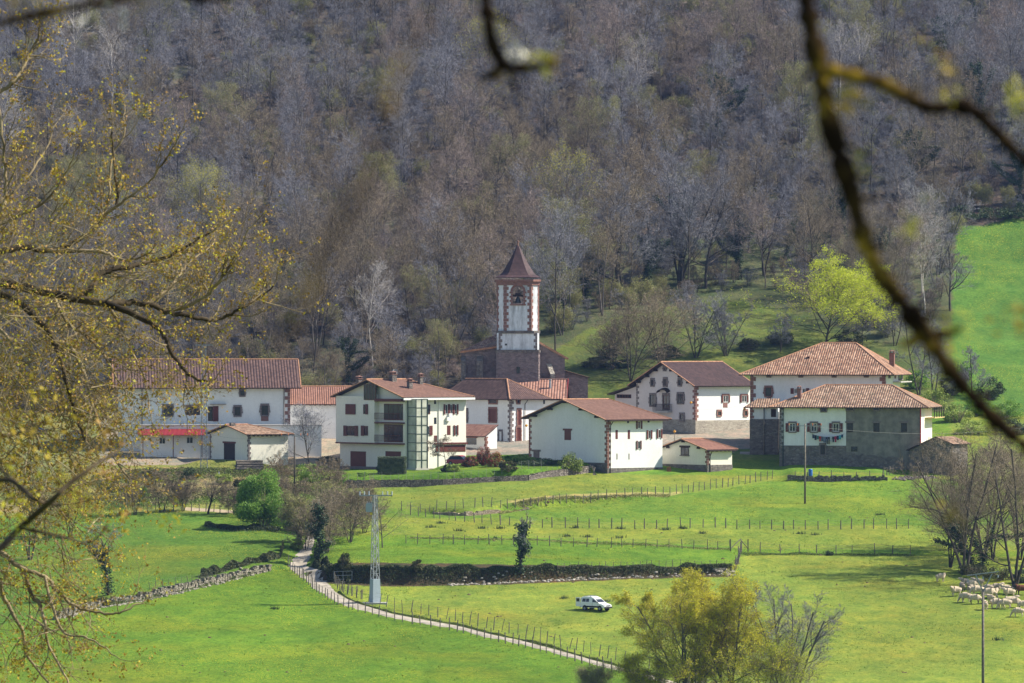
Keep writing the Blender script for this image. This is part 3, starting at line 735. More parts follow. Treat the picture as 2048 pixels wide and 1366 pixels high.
# ------------------------------------------------------------------ D: white house behind it, with the lean-to garage
h = House('farmhouse', 'white house with brown hipped roof and closed brown shutters behind the lift-shaft house', 'house', 1021, 905, 40, 1051, LL=15.5, Y=833, eave=796, sink=2.5)
rz = 3.0
h.walls(M['white']); h.H0 = h.H
# ridge parallel to the left wall: build the hipped roof by hand
def hiproof(h, oe, pl_, pr_, rowr, mat, ridge='ridge_d', th=.16):
    """ridge end nearest the corner at picture (pl_, rowr) over the middle of the width"""
    a, b, H = h.LR, h.LL, h.H
    ap = a * 2.2  # the house runs back behind its short visible side
    zr = h.apexz(rowr, ap / 2, 5)
    x0, x1, y0, y1 = -oe, ap + oe, -oe, b + oe; pit = (zr - H) / (ap / 2); ze = H - oe * .35
    r0 = (ap / 2, pl_, zr); r1 = (ap / 2, y1 - 2, zr)
    m = MB(); m.slab([(x0, y0, ze), (x1, y0, ze), r0], th); m.slab([(x0, y1, ze), (x0, y0, ze), r0, r1], th)
    m.slab([(x1, y0, ze), (x1, y1, ze), r1, r0], th); m.slab([(x1, y1, ze), (x0, y1, ze), r1], th)
    ro = m.build('roof', [mat, M['eave']], h.root); c = MB(); L = Vector((0, 0, th))
    for q in ((x0, y0, ze), (x1, y0, ze)): c.tube(Vector(r0) + L, Vector(q) + L, .12)
    c.tube(Vector(r0) + L, Vector(r1) + L, .13); c.build('ridge_tiles', M[ridge], ro)
    return ro
# widen the visible right side so the hip end has a real depth behind it
h.LRv = h.LR
hiproof(h, .9, h.LL * .30, None, 760, M['tile_brown'], 'ridge')
m = MB(); ap = h.LR * 2.2; m.box(h.LR, .05, -2, ap, h.LL - .05, h.H); m.build('rear_wall', M['white'], h.root)
h.base(M['greystone'], .9, .3, pr=.05); h.quoins('O', .9, h.H - .1, 'greystone')
h.win('L', 979, 795.5, 994, 806, None, sur='redstone'); h.win('L', 979, 818, 993, 843, None, sur='redstone', pane='brown'); h.win('L', 932, 820, 935, 843, None, pane='brown', sur='greystone')
h.win('F', 1034, 797, 1038.5, 806, None, sur='redstone'); h.win('F', 1035, 820, 1040.5, 850, None, pane='brown', sur='redstone'); h.win('F', 1033, 855, 1040.5, 886, 'brown', pane='brown', sur='redstone')
h.win('L', 998.5, 863, 1004, 886, None, pane='whitep', sur='greystone')
h.gutter(oe=.9, rise=1.5, down=(h.LR - .2,))
HD = h
g = House('garage', 'white lean-to garage with a single-pitch tiled roof under the shuttered house', 'garage', 972, 902, 40, 994, LL=7.5, Y=823, eave=872, sink=1.5)
g.walls(M['white']); a_, b_, H_ = g.LR, g.LL, g.H
m = MB(); m.slab([(-.5, -.4, H_ - .15), (-.5, b_ + .3, H_ - .15), (a_, b_ + .3, H_ + 1.55), (a_, -.4, H_ + 1.55)], .14); m.build('roof', [M['tile_light'], M['eave']], g.root)
m = MB(); m.poly([(0, 0, H_ - .02), (a_, 0, H_ - .02), (a_, 0, H_ + 1.5)]); m.build('gable_wall', M['white'], g.root)
g.win('L', 934, 876, 953, 889, None, lintel='redstone', name='garage_door'); g.quoins('O', -.2, H_ - .1, w1=.4, w2=.25)

# ------------------------------------------------------------------ E: long tiled roof right behind
h = House('farmhouse', 'white house with ribbed rosy roof and red gable board right of the hipped brown roof', 'house', 1046, 890, -3, 1124, LL=9, Y=846, eave=795, sink=2)
rz = h.apexz(761, 3, h.LL / 2) - h.H
h.walls(M['white'], 'E', rz); h.roof(rz, M['tile_light'], oe=.6, og=4.0, og2=.7, ridge='ridge_d')
m = MB(); pit = rz / (h.LL / 2); m.slab([(h.LR + .72, -.7, h.H - .7 * pit - .25), (h.LR + .78, -.7, h.H - .7 * pit - .25), (h.LR + .78, h.LL / 2, h.H + rz + .1), (h.LR + .72, h.LL / 2, h.H + rz + .1)], .25); m.build('barge_board', M['redmetal'], h.root)
m = MB(); q = h.on('F', 1099, 780); m.tube((q.x, 2.2, h.H + .9), (q.x, 2.2, h.H + 2.6), .16, n=8); m.tube((q.x, 2.2, h.H + 2.6), (q.x, 2.2, h.H + 2.75), .26, n=8); m.build('flue', M['metal'], h.root)
h.win('F', 1085, 797, 1090, 808, None)
h.gutter(oe=.6, rise=rz, down=(2.8,))

# ------------------------------------------------------------------ C: pinkish gabled house with the arched balcony
h = House('farmhouse', 'pinkish gabled farmhouse with arched dark windows and a canopied central balcony', 'house', 1391, 868, 42, 1500, pl=1273, eave=768, sink=1.5)
rz = h.apexz(724, -1, h.LL / 2) - h.H - .15
h.walls(M['white'], 'L', rz)
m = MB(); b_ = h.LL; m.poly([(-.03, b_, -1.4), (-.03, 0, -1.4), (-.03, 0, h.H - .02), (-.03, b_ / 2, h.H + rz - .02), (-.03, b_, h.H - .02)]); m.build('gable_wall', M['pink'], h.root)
h.roof(rz, M['tile_dark'], oe=.9, og=1.1, og2=.5, purlins=7, ridge='ridge')
zb1 = h.on('F', 1400, 841).z; zb2 = h.on('L', 1385, 839).z
h.base(M['rubble_l'], zb1, zb2); h.quoins('O', zb1, h.H - .1); h.quoins('B', zb2, h.H - .1, 'greystone')
for a, b, c, d in ((1303, 760, 1308, 771), (1328, 758, 1334, 771), (1357.5, 760, 1362.5, 770.5), (1328, 735, 1331.5, 740)): h.win('L', a, b, c, d, None, sur='greystone', ears=True, proud=.03)
for a, b, c, d in ((1301, 790, 1311, 811), (1356, 788, 1367, 806)): h.win('L', a, b, c, d, 'green_sh', sur='greystone', ears=True, sill=True, mull=1, proud=.03)
h.win('L', 1327, 790, 1338, 817, 'brown', sur='greystone', name='balcony_door', proud=.03); h.win('L', 1361, 829, 1368, 840, None, sur='greystone', proud=.03)
a = h.on('L', 1345, 822); b = h.on('L', 1315, 808); y0, y1 = sorted((a.y, b.y)); z0 = a.z; z1 = b.z
m = MB(); m.box(-1.0, y0, z0 - .25, -.05, y1, z0); bal = m.build('balcony', M['concrete'], h.root)
m = MB(); n = 16
for i in range(n + 1):
    y = y0 + (y1 - y0) * i / n; m.bar((-.97, y, z0), (-.97, y, z1), .04)
m.bar((-.97, y0, z1), (-.97, y1, z1), .06)
for yy in (y0, y1):
    m.bar((-.97, yy, z1), (-.03, yy, z1), .05)
    for i in range(5): m.bar((-.97 + .2 * i, yy, z0), (-.97 + .2 * i, yy, z1), .035)
m.build('railing', M['eave'], bal)
m = MB(); yc = (y0 + y1) / 2; q = h.on('L', 1331, 788).z + .45
for i in range(8):
    t0, t1 = math.pi * i / 8, math.pi * (i + 1) / 8
    m.slab([(-.75, yc + 1.1 * math.cos(t0), q - .35 + .55 * math.sin(t0)), (-.75, yc + 1.1 * math.cos(t1), q - .35 + .55 * math.sin(t1)), (-.02, yc + 1.1 * math.cos(t1), q - .1 + .55 * math.sin(t1)), (-.02, yc + 1.1 * math.cos(t0), q - .1 + .55 * math.sin(t0))], .08)
m.build('canopy', [M['eave'], M['eave']], h.root)
for a, b in ((1446, 1456), (1483, 1493)): h.win('F', a, 791, b, 804.5, 'whitep', shut='-+', sw=.35, sur=None, lintel='redstone', mull=1)
a = h.on('F', 1446, 815); b = h.on('F', 1455, 805.5); m = MB(); m.box(a.x, -.03, a.z, b.x, .02, b.z); m.build('stone_panel', M['redstone'], h.root)
h.win('F', 1435, 823, 1441.5, 830.5, None, sur='redstone'); h.win('F', 1488, 822, 1494, 831, None, sur='redstone')
for a in (1408, 1448, 1481): h.win('F', a, 768, a + 5, 772, None, pane='eave')
# long low wing on the left under the run-on roof
b_ = h.LL; L2 = h.solve(h.Yv, 1227)
m = MB(); m.box(.3, b_ + .01, -2.5, 7, L2, h.H - 1.7); m.poly([(.3, L2, h.H - 1.7), (.3, b_, h.H - 1.7), (.3, b_, h.H - .35)]); m.build('side_wing', M['pink'], h.root)
pit = rz / (b_ / 2); m = MB(); z_ = h.H - .9 * pit
m.slab([(-.6, b_ + .7, h.H - .7 * pit - .15), (8, b_ + .7, h.H - .7 * pit - .15), (8, L2 + .8, h.H - 1.75), (-.6, L2 + .8, h.H - 1.75)], .15); m.build('wing_roof', [M['tile_dark'], M['eave']], h.root)
h.win('L', 1234, 789, 1262, 796, 'brown', mull=4, proud=-.25)
HC = h
# dry-laid low wall and yard wall in front
# ------------------------------------------------------------------ F: the big hipped house
h = House('manor_house', 'largest white house with broad weathered orange hipped roof and stone-framed attic windows', 'house', 1501, 898, -13, 1770, LL=14, Y=824, eave=741, sink=2)
rz = h.apexz(688, h.LR / 2, h.LL / 2) - h.H
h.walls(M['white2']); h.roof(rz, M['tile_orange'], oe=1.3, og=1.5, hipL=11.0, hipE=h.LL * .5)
h.quoins('O', 1, h.H - .1, w1=.8, w2=.45, h=.6); h.quoins('E', 1, h.H - .1, w1=.8, w2=.45, h=.6)
h.base(M['rubble'], h.on('F', 1520, 845).z, pr=.05)
for a in (1535, 1599, 1665.5, 1730): h.win('F', a, 745, a + 5.5, 752.5, None, sur='greystone', ears=True)
h.win('F', 1531, 775, 1543, 792, 'eave', sur='redstone', ears=True, mull=0)
h.win('F', 1588, 777, 1596, 787, 'whitep', shut='-', sw=.5); h.win('F', 1605, 777, 1612, 787, 'whitep', shut='+', sw=.5)
a = h.on('F', 1534, 799); b = h.on('F', 1542, 794); m = MB(); m.box(a.x, -.05, a.z, b.x, .02, b.z); m.build('stone_panel', M['redstone'], h.root)
h.win('E', 1777, 744, 1779.5, 754, None, sur='greystone'); h.win('E', 1789, 744, 1792, 757, None, pane='brown'); h.win('E', 1797, 750, 1804, 758, None, sur='greystone')
m = MB(); q0 = h.on('E', 1786, 763); q1 = h.on('E', 1808, 763); m.box(h.LR + .02, q0.y, q0.z - .15, h.LR + 1.2, q1.y, q0.z); bal = m.build('balcony', M['concrete'], h.root)
h.chim_px(1617, 712, 728, 5, h.LL * .22, mat='rubble'); h.chim_px(1784, 701, 722, 10, h.LL * .62, mat='redstone')
HF = h
# porch with tiled lean-to in front of its left end
g = House('porch', 'tiled lean-to porch with corner stones between the two orange-roofed houses', 'porch', 1500, 900, -8, 1556, LL=2.6, Y=818.5, eave=812, sink=1.5)
g.walls(M['white2']); H_ = g.H
m = MB(); m.slab([(-.9, -.7, H_ - .3), (g.LR + .1, -.7, H_ - .3), (g.LR + .1, g.LL, H_ + .95), (.9, g.LL, H_ + .95)], .14); m.build('roof', [M['tile_mix'], M['eave']], g.root)
g.base(M['rubble'], g.on('F', 1520, 838).z, pr=.04); g.quoins('O', 0, H_ - .1, w1=.6, w2=.4)
g.win('F', 1542, 818, 1552, 834, None, pane='eave')

# ------------------------------------------------------------------ G: front house, half white, half bare grey render
h = House('farmhouse', 'long low house with one half painted white and the other half bare grey render', 'house', 1559.5, 935, -12, 1840, LL=12.5, Y=806, eave=810, sink=2)
rz = h.apexz(772, h.LR / 2, h.LL / 2) - h.H
h.walls(M['greyplaster'])
xs_ = h.on('F', 1692, 850).x; zb1 = h.on('F', 1600, 891).z
m = MB(); m.box(.0, -.035, zb1 + .004, xs_, .01, h.H - .02); m.build('white_render', M['white2'], h.root)
m = MB(); m.box(h.LR - .01, .3, .8, h.LR + .04, h.LL, h.H - .02); m.build('side_render', M['cream'], h.root)
m = MB(); m.box(-.05, -.07, -2, xs_, .01, zb1); m.build('stone_base', M['rubble'], h.root)
# broken edge of bare masonry below the grey render
m = MB(); xx = xs_; rnd = random.Random(3); zz = h.on('F', 1700, 905).z
while xx < h.LR * .86:
    w_ = rnd.uniform(.5, 1.0); t = (xx - xs_) / (h.LR - xs_)
    m.box(xx, -.05, -2, min(xx + w_, h.LR), .01, zz * (1 - .55 * t) + rnd.uniform(-.18, .18)); xx += w_ + .002
m.build('bare_masonry', M['rubble'], h.root)
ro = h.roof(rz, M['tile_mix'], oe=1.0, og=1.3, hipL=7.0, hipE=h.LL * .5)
h.quoins('O', -.5, h.H - .1, 'greystone', w1=.6, w2=.3)
m = MB(); m.tube((.5, -.16, -.8), (.5, -.16, h.H - .4), .08); m.build('downpipe', M['green_sh'], h.root)
m = MB(); m.tube((h.LR + .1, -.12, 1.2), (h.LR + .1, -.12, h.H - .3), .1); m.build('downpipe', M['redmetal'], h.root)
h.win('F', 1643, 813, 1652, 822, None, sur='greystone', proud=.035)
for a in (1579, 1622, 1666): h.win('F', a, 847, a + 12, 863, 'whitep', sur='greystone', shut='-+', sw=.55, mull=1, proud=.035)
h.win('F', 1641, 890, 1650, 909, 'eave', sur='greystone', proud=.07)
for a, b in ((1694, 1706), (1748, 1758)): h.win('F', a, 812, b, 820, None, sur='greystone')
for a, b in ((1694, 1706), (1747, 1759), (1802, 1814)): h.win('F', a, 846, b, 864, 'eave', lintel='greystone')
h.win('F', 1702, 893, 1715, 903, None)
# end wall: timber gallery and slit windows
q0 = h.on('E', 1849, 835); q1 = h.on('E', 1868, 835); m = MB()
m.box(h.LR + .05, q0.y, q0.z - .12, h.LR + 1.5, q1.y + .5, q0.z); gal = m.build('gallery', m_plain("yellow_boards", (.55, .42, .18), .8), h.root)
m = MB()
for i in range(5):
    y = q0.y + (q1.y - q0.y) * i / 4; m.bar((h.LR + 1.45, y, q0.z), (h.LR + 1.45, y, h.H - .3), .12)
m.bar((h.LR + 1.45, q0.y, q0.z + 1), (h.LR + 1.45, q1.y, q0.z + 1), .08); m.build('posts', M['eave'], gal)
for a in (1850, 1856, 1862): h.win('E', a, 841, a + 2.2, 866, None, pane='brown')
h.win('E', 1856, 812, 1862, 828, None, pane='brown')
h.chim_px(1598.5, 772, 800, 7.5, h.LL * .16, mat='redstone')
m = MB(); q = h.on('F', 1714, 797); m.slab([(q.x - .5, 2.2, h.H + .62), (q.x + .5, 2.2, h.H + .62), (q.x + .5, 3.0, h.H + .95), (q.x - .5, 3.0, h.H + .95)], .22); m.build('skylight', [M['whitep'], M['whitep']], h.root)
HG = h
# laundry across the white half
pa = h.on(('F', .8), 1624, 868); pb = h.on(('F', .8), 1687, 868)
W_ = lambda q: h.o + h.X * q.x + h.Yv * q.y + Vector((0, 0, q.z))
pa, pb = W_(pa), W_(pb)
t = thing('clothes_line', 'clothes line sagging below the three shuttered windows of the half-white house', 'clothes line', pa)
m = MB(); pts = []
for i in range(13):
    f = i / 12; p = pa.lerp(pb, f); p.z -= .42 * (1 - (2 * f - 1) ** 2); pts.append(p)
for i in range(12): m.tube(pts[i] - pa, pts[i + 1] - pa, .012, n=4)
m.build('line', M['wire'], t)
m = MB()
for p in (pa, pb): m.bar(p - pa, p - pa + h.Yv * .82, .05)
m.build('bracket', M['eave'], t)
cols = [(.03, .05, .09), (.02, .02, .025), (.04, .16, .14), (.42, .03, .03), (.10, .11, .14), (.14, .18, .25), (.03, .04, .10), (.02, .02, .02), (.42, .46, .5), (.05, .05, .07), (.35, .03, .07), (.03, .03, .06), (.05, .30, .38), (.02, .06, .12)]
names = ['navy cloth', 'black cloth', 'teal cloth', 'bright red shirt', 'charcoal cloth', 'slate blue cloth', 'dark blue trousers', 'black trousers', 'pale grey shirt', 'dark grey top', 'crimson top', 'midnight blue cloth', 'cyan towel', 'deep blue cloth']
import mathutils
for i, c in enumerate(cols):
    f = (i + .6) / (len(cols) + .2); p = pa.lerp(pb, f); p.z -= .42 * (1 - (2 * f - 1) ** 2)
    L = (.55, .7, .5, .75, .7, .8, 1.0, 1.05, .65, .8, .85, .6, .6, .45)[i]; ww = .155
    m = MB(); d = h.X; n = h.Yv; 
    def sheet(u0, u1, z0, z1):
        k = 5
        for a in range(k):
            ua, ub = u0 + (u1 - u0) * a / k, u0 + (u1 - u0) * (a + 1) / k
            oa, ob = .03 * math.sin(a * 2.1 + i), .03 * math.sin((a + 1) * 2.1 + i)
            for sg in (0, .015):
                q = [d * ua + n * (oa * 1.6 + sg) + Vector((0, 0, z0)), d * ub + n * (ob * 1.6 + sg) + Vector((0, 0, z0)), d * ub + n * (sg) + Vector((0, 0, z1)), d * ua + n * (sg) + Vector((0, 0, z1))]
                m.poly(q if sg == 0 else q[::-1])
    if 'trousers' in names[i]: sheet(-ww, ww, -.3, 0); sheet(-ww, -.03, -L, -.302); sheet(.03, ww, -L, -.302)
    elif 'shirt' in names[i] or 'top' in names[i]: sheet(-ww * .75, ww * .75, -L, 0); sheet(-ww * 1.25, -ww * .76, -L * .45, -.02); sheet(ww * .76, ww * 1.25, -L * .45, -.02)
    else: sheet(-ww, ww, -L, 0)
    o = m.build('garment', m_plain('cloth_%d' % i, c, .9, .15, 4)); o.location = p
    nb = names[i - 1] if i else 'left bracket'
    tag(o, '%s hanging on the clothes line next to the %s' % (names[i], nb), 'garment', 'washing on the clothes line')

# ------------------------------------------------------------------ stone outbuilding at the far right
h = House('stone_shed', 'rough stone outbuilding with low brownish roof at the right end of the half-white house', 'shed', 1905, 946, 50, 1935, pl=1819, Y=796, eave=888, sink=2)
rz = .9
m = MB(); b_ = h.LL; H_ = h.H
m.box(0, 0, -2, h.LR, b_, H_ - 1.4)
m.poly([(0, b_, H_ - 1.4), (0, 0, H_ - 1.4), (0, 0, H_), (0, b_ * .36, H_ + .9), (0, b_, H_ - .9)])
m.poly([(h.LR, 0, H_ - 1.4), (h.LR, b_, H_ - 1.4), (h.LR, b_, H_ - .9), (h.LR, b_ * .36, H_ + .9), (h.LR, 0, H_)])
m.poly([(0, 0, H_ - 1.4), (h.LR, 0, H_ - 1.4), (h.LR, 0, H_), (0, 0, H_)])
m.build('wall', M['rubble'], h.root)
m = MB(); m.slab([(-.4, -.4, H_ - .1), (h.LR + .4, -.4, H_ - .1), (h.LR + .4, b_ * .36, H_ + .92), (-.4, b_ * .36, H_ + .92)], .12)
m.slab([(-.4, b_ + .3, H_ - 1.05), (-.4, b_ * .36, H_ + .92), (h.LR + .4, b_ * .36, H_ + .92), (h.LR + .4, b_ + .3, H_ - 1.05)], .12); m.build('roof', [M['tile_mix'], M['eave']], h.root)

# ------------------------------------------------------------------ left long farmhouse
h = House('long_farmhouse', 'long white farmhouse with ribbed purple-brown roof behind the red canopy', 'house', 240, 918, 5, 580, LL=15, Y=824, eave=771, sink=2.5)
rz = h.apexz(721, h.LR * .5, h.LL / 2) - h.H
h.walls(M['white'], 'LE', rz); h.roof(rz, M['tile_brown'], oe=1.0, og=1.0, og2=1.6, ridge='ridge')
z1_ = h.on('F', 500, 852).z
h.quoins('E', z1_, h.H - .1, w1=.75, w2=.35, h=.55)
m = MB()
for px_ in (284, 568): q = h.on('F', px_, 800); m.tube((q.x, -.1, z1_), (q.x, -.1, h.H - .2), .08); m.tube((q.x, -.1, h.H - .2), (q.x, -.95, h.H - .25), .08)
m.build('downpipe', M['greystone'], h.root)
h.win('F', 327, 812, 345, 831, 'eave', sur='greystone', mull=0); h.win('F', 371, 813, 400, 830, 'brown', mull=4, sur=None, lintel='greystone')
h.win('F', 416, 813, 426, 842, 'brown', mull=0, shut='+', sw=.8, name='balcony_door')
h.win('F', 469, 814, 481, 831, 'eave', sur='greystone', ears=True, mull=1); h.win('F', 523, 811, 536, 830, 'eave', sur='greystone', ears=True, mull=1)
a = h.on('F', 522, 842); b = h.on('F', 537, 832); m = MB(); m.box(a.x, -.04, a.z, b.x, .02, b.z); m.build('stone_panel', M['redstone'], h.root)
h.win('F', 480.5, 781, 489, 791, 'eave', sur='greystone', mull=0)
h.win('F', 244, 783, 246, 792, None); h.win('F', 254, 782, 256, 791, None)
m = MB(); a = h.on('F', 419, 809); b = h.on('F', 452, 808); m.box(a.x, -.7, a.z, b.x, -.02, a.z + .08); m.build('awning', M['greystone'], h.root)
H1 = h
# terrace storey in front of it, with its parapet
t = House('terrace', 'pale terrace storey with a parapet along the foot of the long farmhouse', 'terrace', 282, 908, 5, 643, LL=4.5, Y=818, eave=852, sink=2)
t.walls(M['white']); m = MB(); m.box(-.1, -.12, t.H + .003, t.LR + .1, t.LL - 1.2, t.H + .16); m.build('coping', M['concrete'], t.root)
t.win('F', 295, 875, 303, 881, 'whitep', mull=0); t.win('F', 318, 875, 331, 888, 'whitep', mull=1); t.win('F', 373, 874, 386, 887, 'whitep', mull=1); t.win('F', 352, 875, 358, 903, 'whitep', mull=0, name='door', pane='whitep')
m = MB()
for px_ in (286, 346.5, 404): q = t.on(('F', 1.6), px_, 880); m.tube((q.x, -1.6, -.4), (q.x, -1.6, t.on(('F', 1.6), px_, 871).z), .07)
m.build('post', M['brown'], t.root)
a = t.on(('F', 1.9), 276, 871); b = t.on(('F', 1.9), 411, 871)
m = MB(); m.slab([(a.x, -2.0, a.z), (b.x, -2.0, a.z), (b.x, -.02, a.z + .85), (a.x, -.02, a.z + .85)], .06)
n = 52
for i in range(n + 1):
    x = a.x + (b.x - a.x) * i / n; m.bar((x, -2.02, a.z + .1), (x, -.05, a.z + .95), .05, 0)
m.build('canopy_roof', [M['redmetal'], M['redmetal']], t.root)
# stone door hut in front
h = House('stone_hut', 'small white hut with a dark lintelled doorway and mossy tile roof on the left', 'hut', 497, 921, 30, 576, pl=420, eave=869, sink=1.5)
rz = h.apexz(850, -.5, h.LL / 2) - h.H - .1
h.walls(M['cream'], 'L', rz); h.roof(rz, M['tile_mix'], oe=.6, og=.6, hipE=4.0, purlins=0)
h.quoins('B', -.2, h.H - .1, 'greystone', w1=.5, w2=.3, h=.36); h.quoins('O', -.2, h.H - .1, 'greystone', w1=.4, w2=.2, h=.36)
h.win('L', 448, 887, 470, 919, None, lintel='brown', name='doorway', pane='eave')
m = MB(); q = h.on('L', 463, 850); m.box(-.2, q.y - .3, h.H + rz - .1, .5, q.y + .3, h.H + rz + .45); m.build('chimney', M['rubble'], h.root)
# house between
h = House('farmhouse', 'plain bluish-white house with reddish roof between the long farmhouse and the balcony house', 'house', 560, 912, 3, 700, LL=10, Y=840, eave=806, sink=2)
rz = h.apexz(775, 6, h.LL / 2) - h.H
h.walls(M['white2'], 'LE', rz); h.roof(rz, M['tile_red'], oe=.7, og=.6, og2=.6)
# ------------------------------------------------------------------ church
ch = P(1036, 800, 850); 
root = thing('church', 'village church with tall whitewashed bell tower and dark bell-cast spire', 'church', (ch.x, ch.y, ch.z), R(0))
s_ = 850 / F
def cx(px): return (px - 1036) * s_
def cz(py): return (683 - py) * s_ - ch.z
def oct_ring(hw, ch_, yc):  # chamfered square, centre (0, yc)
    a, c = hw, hw - ch_
    return [(-c, yc - a), (c, yc - a), (a, yc - c), (a, yc + c), (c, yc + a), (-c, yc + a), (-a, yc + c), (-a, yc - c)]
HW = 3.22; CH = 1.18; YC = HW
def ringwall(m, r0, z0, z1, r1=None, mi=0, skip=()):
    r1 = r1 or r0
    for i in range(8):
        j = (i + 1) % 8
        if i in skip: continue
        m.poly([(*r0[i], z0), (*r0[j], z0), (*r1[j], z1), (*r1[i], z1)], mi)
m = MB(); ringwall(m, oct_ring(HW + .12, .25, YC), cz(830), cz(703)); low = m.build('tower_base', M['churchstone'], root)
m = MB(); ringwall(m, oct_ring(HW, .3, YC), cz(703), cz(666)); mid = m.build('middle_stage', M['towerw'], root)
# belfry with real arched openings front and back
top = oct_ring(HW - .04, CH, YC); z0, z1 = cz(662), cz(567)
m = MB(); ringwall(m, top, z0, z1, skip=(0, 4))
aw = .80; az0 = cz(608); azc = cz(583); c = HW - .04 - CH
for fy, sg in ((YC - HW + .04, 1), (YC + HW - .04, -1)):
    arc = [(aw * math.cos(k), azc + aw * math.sin(k)) for k in [math.pi * i / 10 for i in range(11)]]
    q = lambda pts: m.poly([(x * sg, fy, z) for x, z in pts])
    q([(-c, z0), (c, z0), (c, az0), (-c, az0)]); q([(-c, az0), (-aw, az0), (-aw, azc), (-c, azc)]); q([(aw, az0), (c, az0), (c, azc), (aw, azc)])
    q([(aw, azc), (c, azc), (c, z1)] + [(x, z) for x, z in arc[:6]][::-1][:-1][::1] if False else [(aw, azc), (c, azc), (c, z1), (0, z1)] + arc[:6][::-1][:-1])
    q([(-c, azc), (-aw, azc)] + arc[5:-1][::-1] + [(0, z1), (-c, z1)])
    # reveals
    path = [(-aw, az0)] + arc[::-1] + [(aw, az0)]
    for i in range(len(path) - 1):
        (xa, za), (xb, zb) = path[i], path[i + 1]
        m.poly([(xa * sg, fy, za), (xb * sg, fy, zb), (xb * sg, fy + .7 * sg, zb), (xa * sg, fy + .7 * sg, za)])
    m.poly([(-aw * sg, fy, az0), (aw * sg, fy, az0), (aw * sg, fy + .7 * sg, az0), (-aw * sg, fy + .7 * sg, az0)])
m.poly([(*p, az0 - .4) for p in oct_ring(HW - .1, CH, YC)])
bel = m.build('belfry', M['towerw'], root)
fy = YC - HW + .04
m = MB()
for i in range(12):
    k0, k1 = math.pi * i / 12, math.pi * (i + 1) / 12
    P4 = [(r * math.cos(k), azc + r * math.sin(k)) for r, k in ((aw, k0), (aw + .36, k0), (aw + .36, k1), (aw, k1))]
    f = [(x, fy - .05, z) for x, z in P4]; b = [(x, fy + .02, z) for x, z in P4]
    m.poly(f[::-1]); m.poly([f[1], f[2], b[2], b[1]]); m.poly([f[0], f[3], b[3], b[0]])
for i in range(6):
    za, zb = az0 + (azc - az0) * i / 6, az0 + (azc - az0) * (i + 1) / 6; e = .5 if i % 2 else .3
    m.box(-aw - e, fy - .05, za + .01, -aw, fy + .02, zb - .01); m.box(aw, fy - .05, za + .01, aw + e, fy + .02, zb - .01)
m.box(-aw - .4, fy - .14, az0 - .22, aw + .4, fy + .02, az0 - .01)
m.build('arch_surround', M['redstone'], bel)
# corner stones on every edge seen
m = MB(); z = z0; i = 0
ring = [Vector((*p, 0)) for p in oct_ring(HW - .04, CH, YC)]
while z < z1 - .3:
    zz = z + .48
    for e in (0, 1, 2, 7, 3, 6):
        p = ring[e]; pn = (ring[(e + 1) % 8] - p).normalized(); pp = (ring[(e - 1) % 8] - p).normalized()
        for d_, nn, L in ((pn, 1, (.58 if i % 2 else .30)), (pp, -1, (.30 if i % 2 else .58))):
            if e in (2,) and nn == 1: pass
            if (e in (1, 0) and ((e == 1 and nn == 1) or (e == 0 and nn == -1))) or (e == 2 and nn == -1) or (e == 7 and nn == 1): L = min(L, .42 if i % 2 else .25)
            o_ = Vector((-d_.y, d_.x, 0)) * (-1 if nn == 1 else 1) * .035
            out = Vector((d_.y, -d_.x, 0)) * nn * .035
            a = p + out; b_ = p + d_ * L + out; lo_ = Vector((0, 0, z + .01)); hi_ = Vector((0, 0, zz - .01))
            m.poly([a + lo_, b_ + lo_, b_ + hi_, a + hi_]); m.poly([p + d_ * L + lo_, b_ + lo_, b_ + hi_, p + d_ * L + hi_])
            m.poly([a + hi_, b_ + hi_, p + d_ * L + hi_, p + hi_])
    z = zz; i += 1
m.build('quoins', M['redstone'], bel)
z = cz(703); i = 0
while z < cz(668):
    L = .55 if i % 2 else .3
    for sg in (-1, 1):
        m = MB(); xo = sg * (HW - .28); m.box(xo, -.03, z + .01, xo - sg * L, .02, z + .45); m.build('corner_stone', M['greystone'], mid)
    z += .47; i += 1
# mouldings
for r, zz, hh, mt in ((HW + .16, cz(667), .42, 'rubble'), (HW + .22, cz(705), .42, 'rubble')):
    m = MB(); rr = oct_ring(r, .3 if zz < cz(690) else .9, YC); ringwall(m, rr, zz, zz + hh); m.poly([(*p, zz + hh) for p in rr]); m.poly([(*p, zz) for p in rr[::-1]]); m.build('string_course', M[mt], root)
m = MB()
for k, (r, za, zb) in enumerate(((HW + .08, z1 - .25, z1 + .3), (HW + .28, z1 + .3, z1 + .62))):
    rr = oct_ring(r, CH, YC); ringwall(m, rr, za, zb); m.poly([(*p, zb) for p in rr]); m.poly([(*p, za) for p in rr[::-1]])
m.build('cornice', M['redstone'], root)
# bell-cast spire
m = MB(); prof = [(350, 190), (344, 178), (330, 150), (310, 132), (280, 112), (240, 88), (200, 66), (160, 46), (120, 27), (95, 15), (85, 8)]
rs_ = []
for zy, hw_ in prof:
    r = hw_ / 4.138 * s_; rs_.append((oct_ring(r, r * .42, YC), cz(470 + zy / 4.138)))
for i in range(len(rs_) - 1): ringwall(m, rs_[i][0], rs_[i][1], rs_[i + 1][1], rs_[i + 1][0])
m.poly([(*p, rs_[0][1]) for p in rs_[0][0][::-1]]); sp = m.build('spire', M['spire'], root)
m = MB(); zt_ = rs_[-1][1]; m.tube((0, YC, zt_ - .1), (0, YC, zt_ + .5), .16, .09, 8); m.tube((0, YC, zt_ + .5), (0, YC, zt_ + .62), .2, .2, 8); m.tube((0, YC, zt_ + .62), (0, YC, zt_ + .95), .12, .02, 8); m.build('finial', M['ridge_d'], sp)
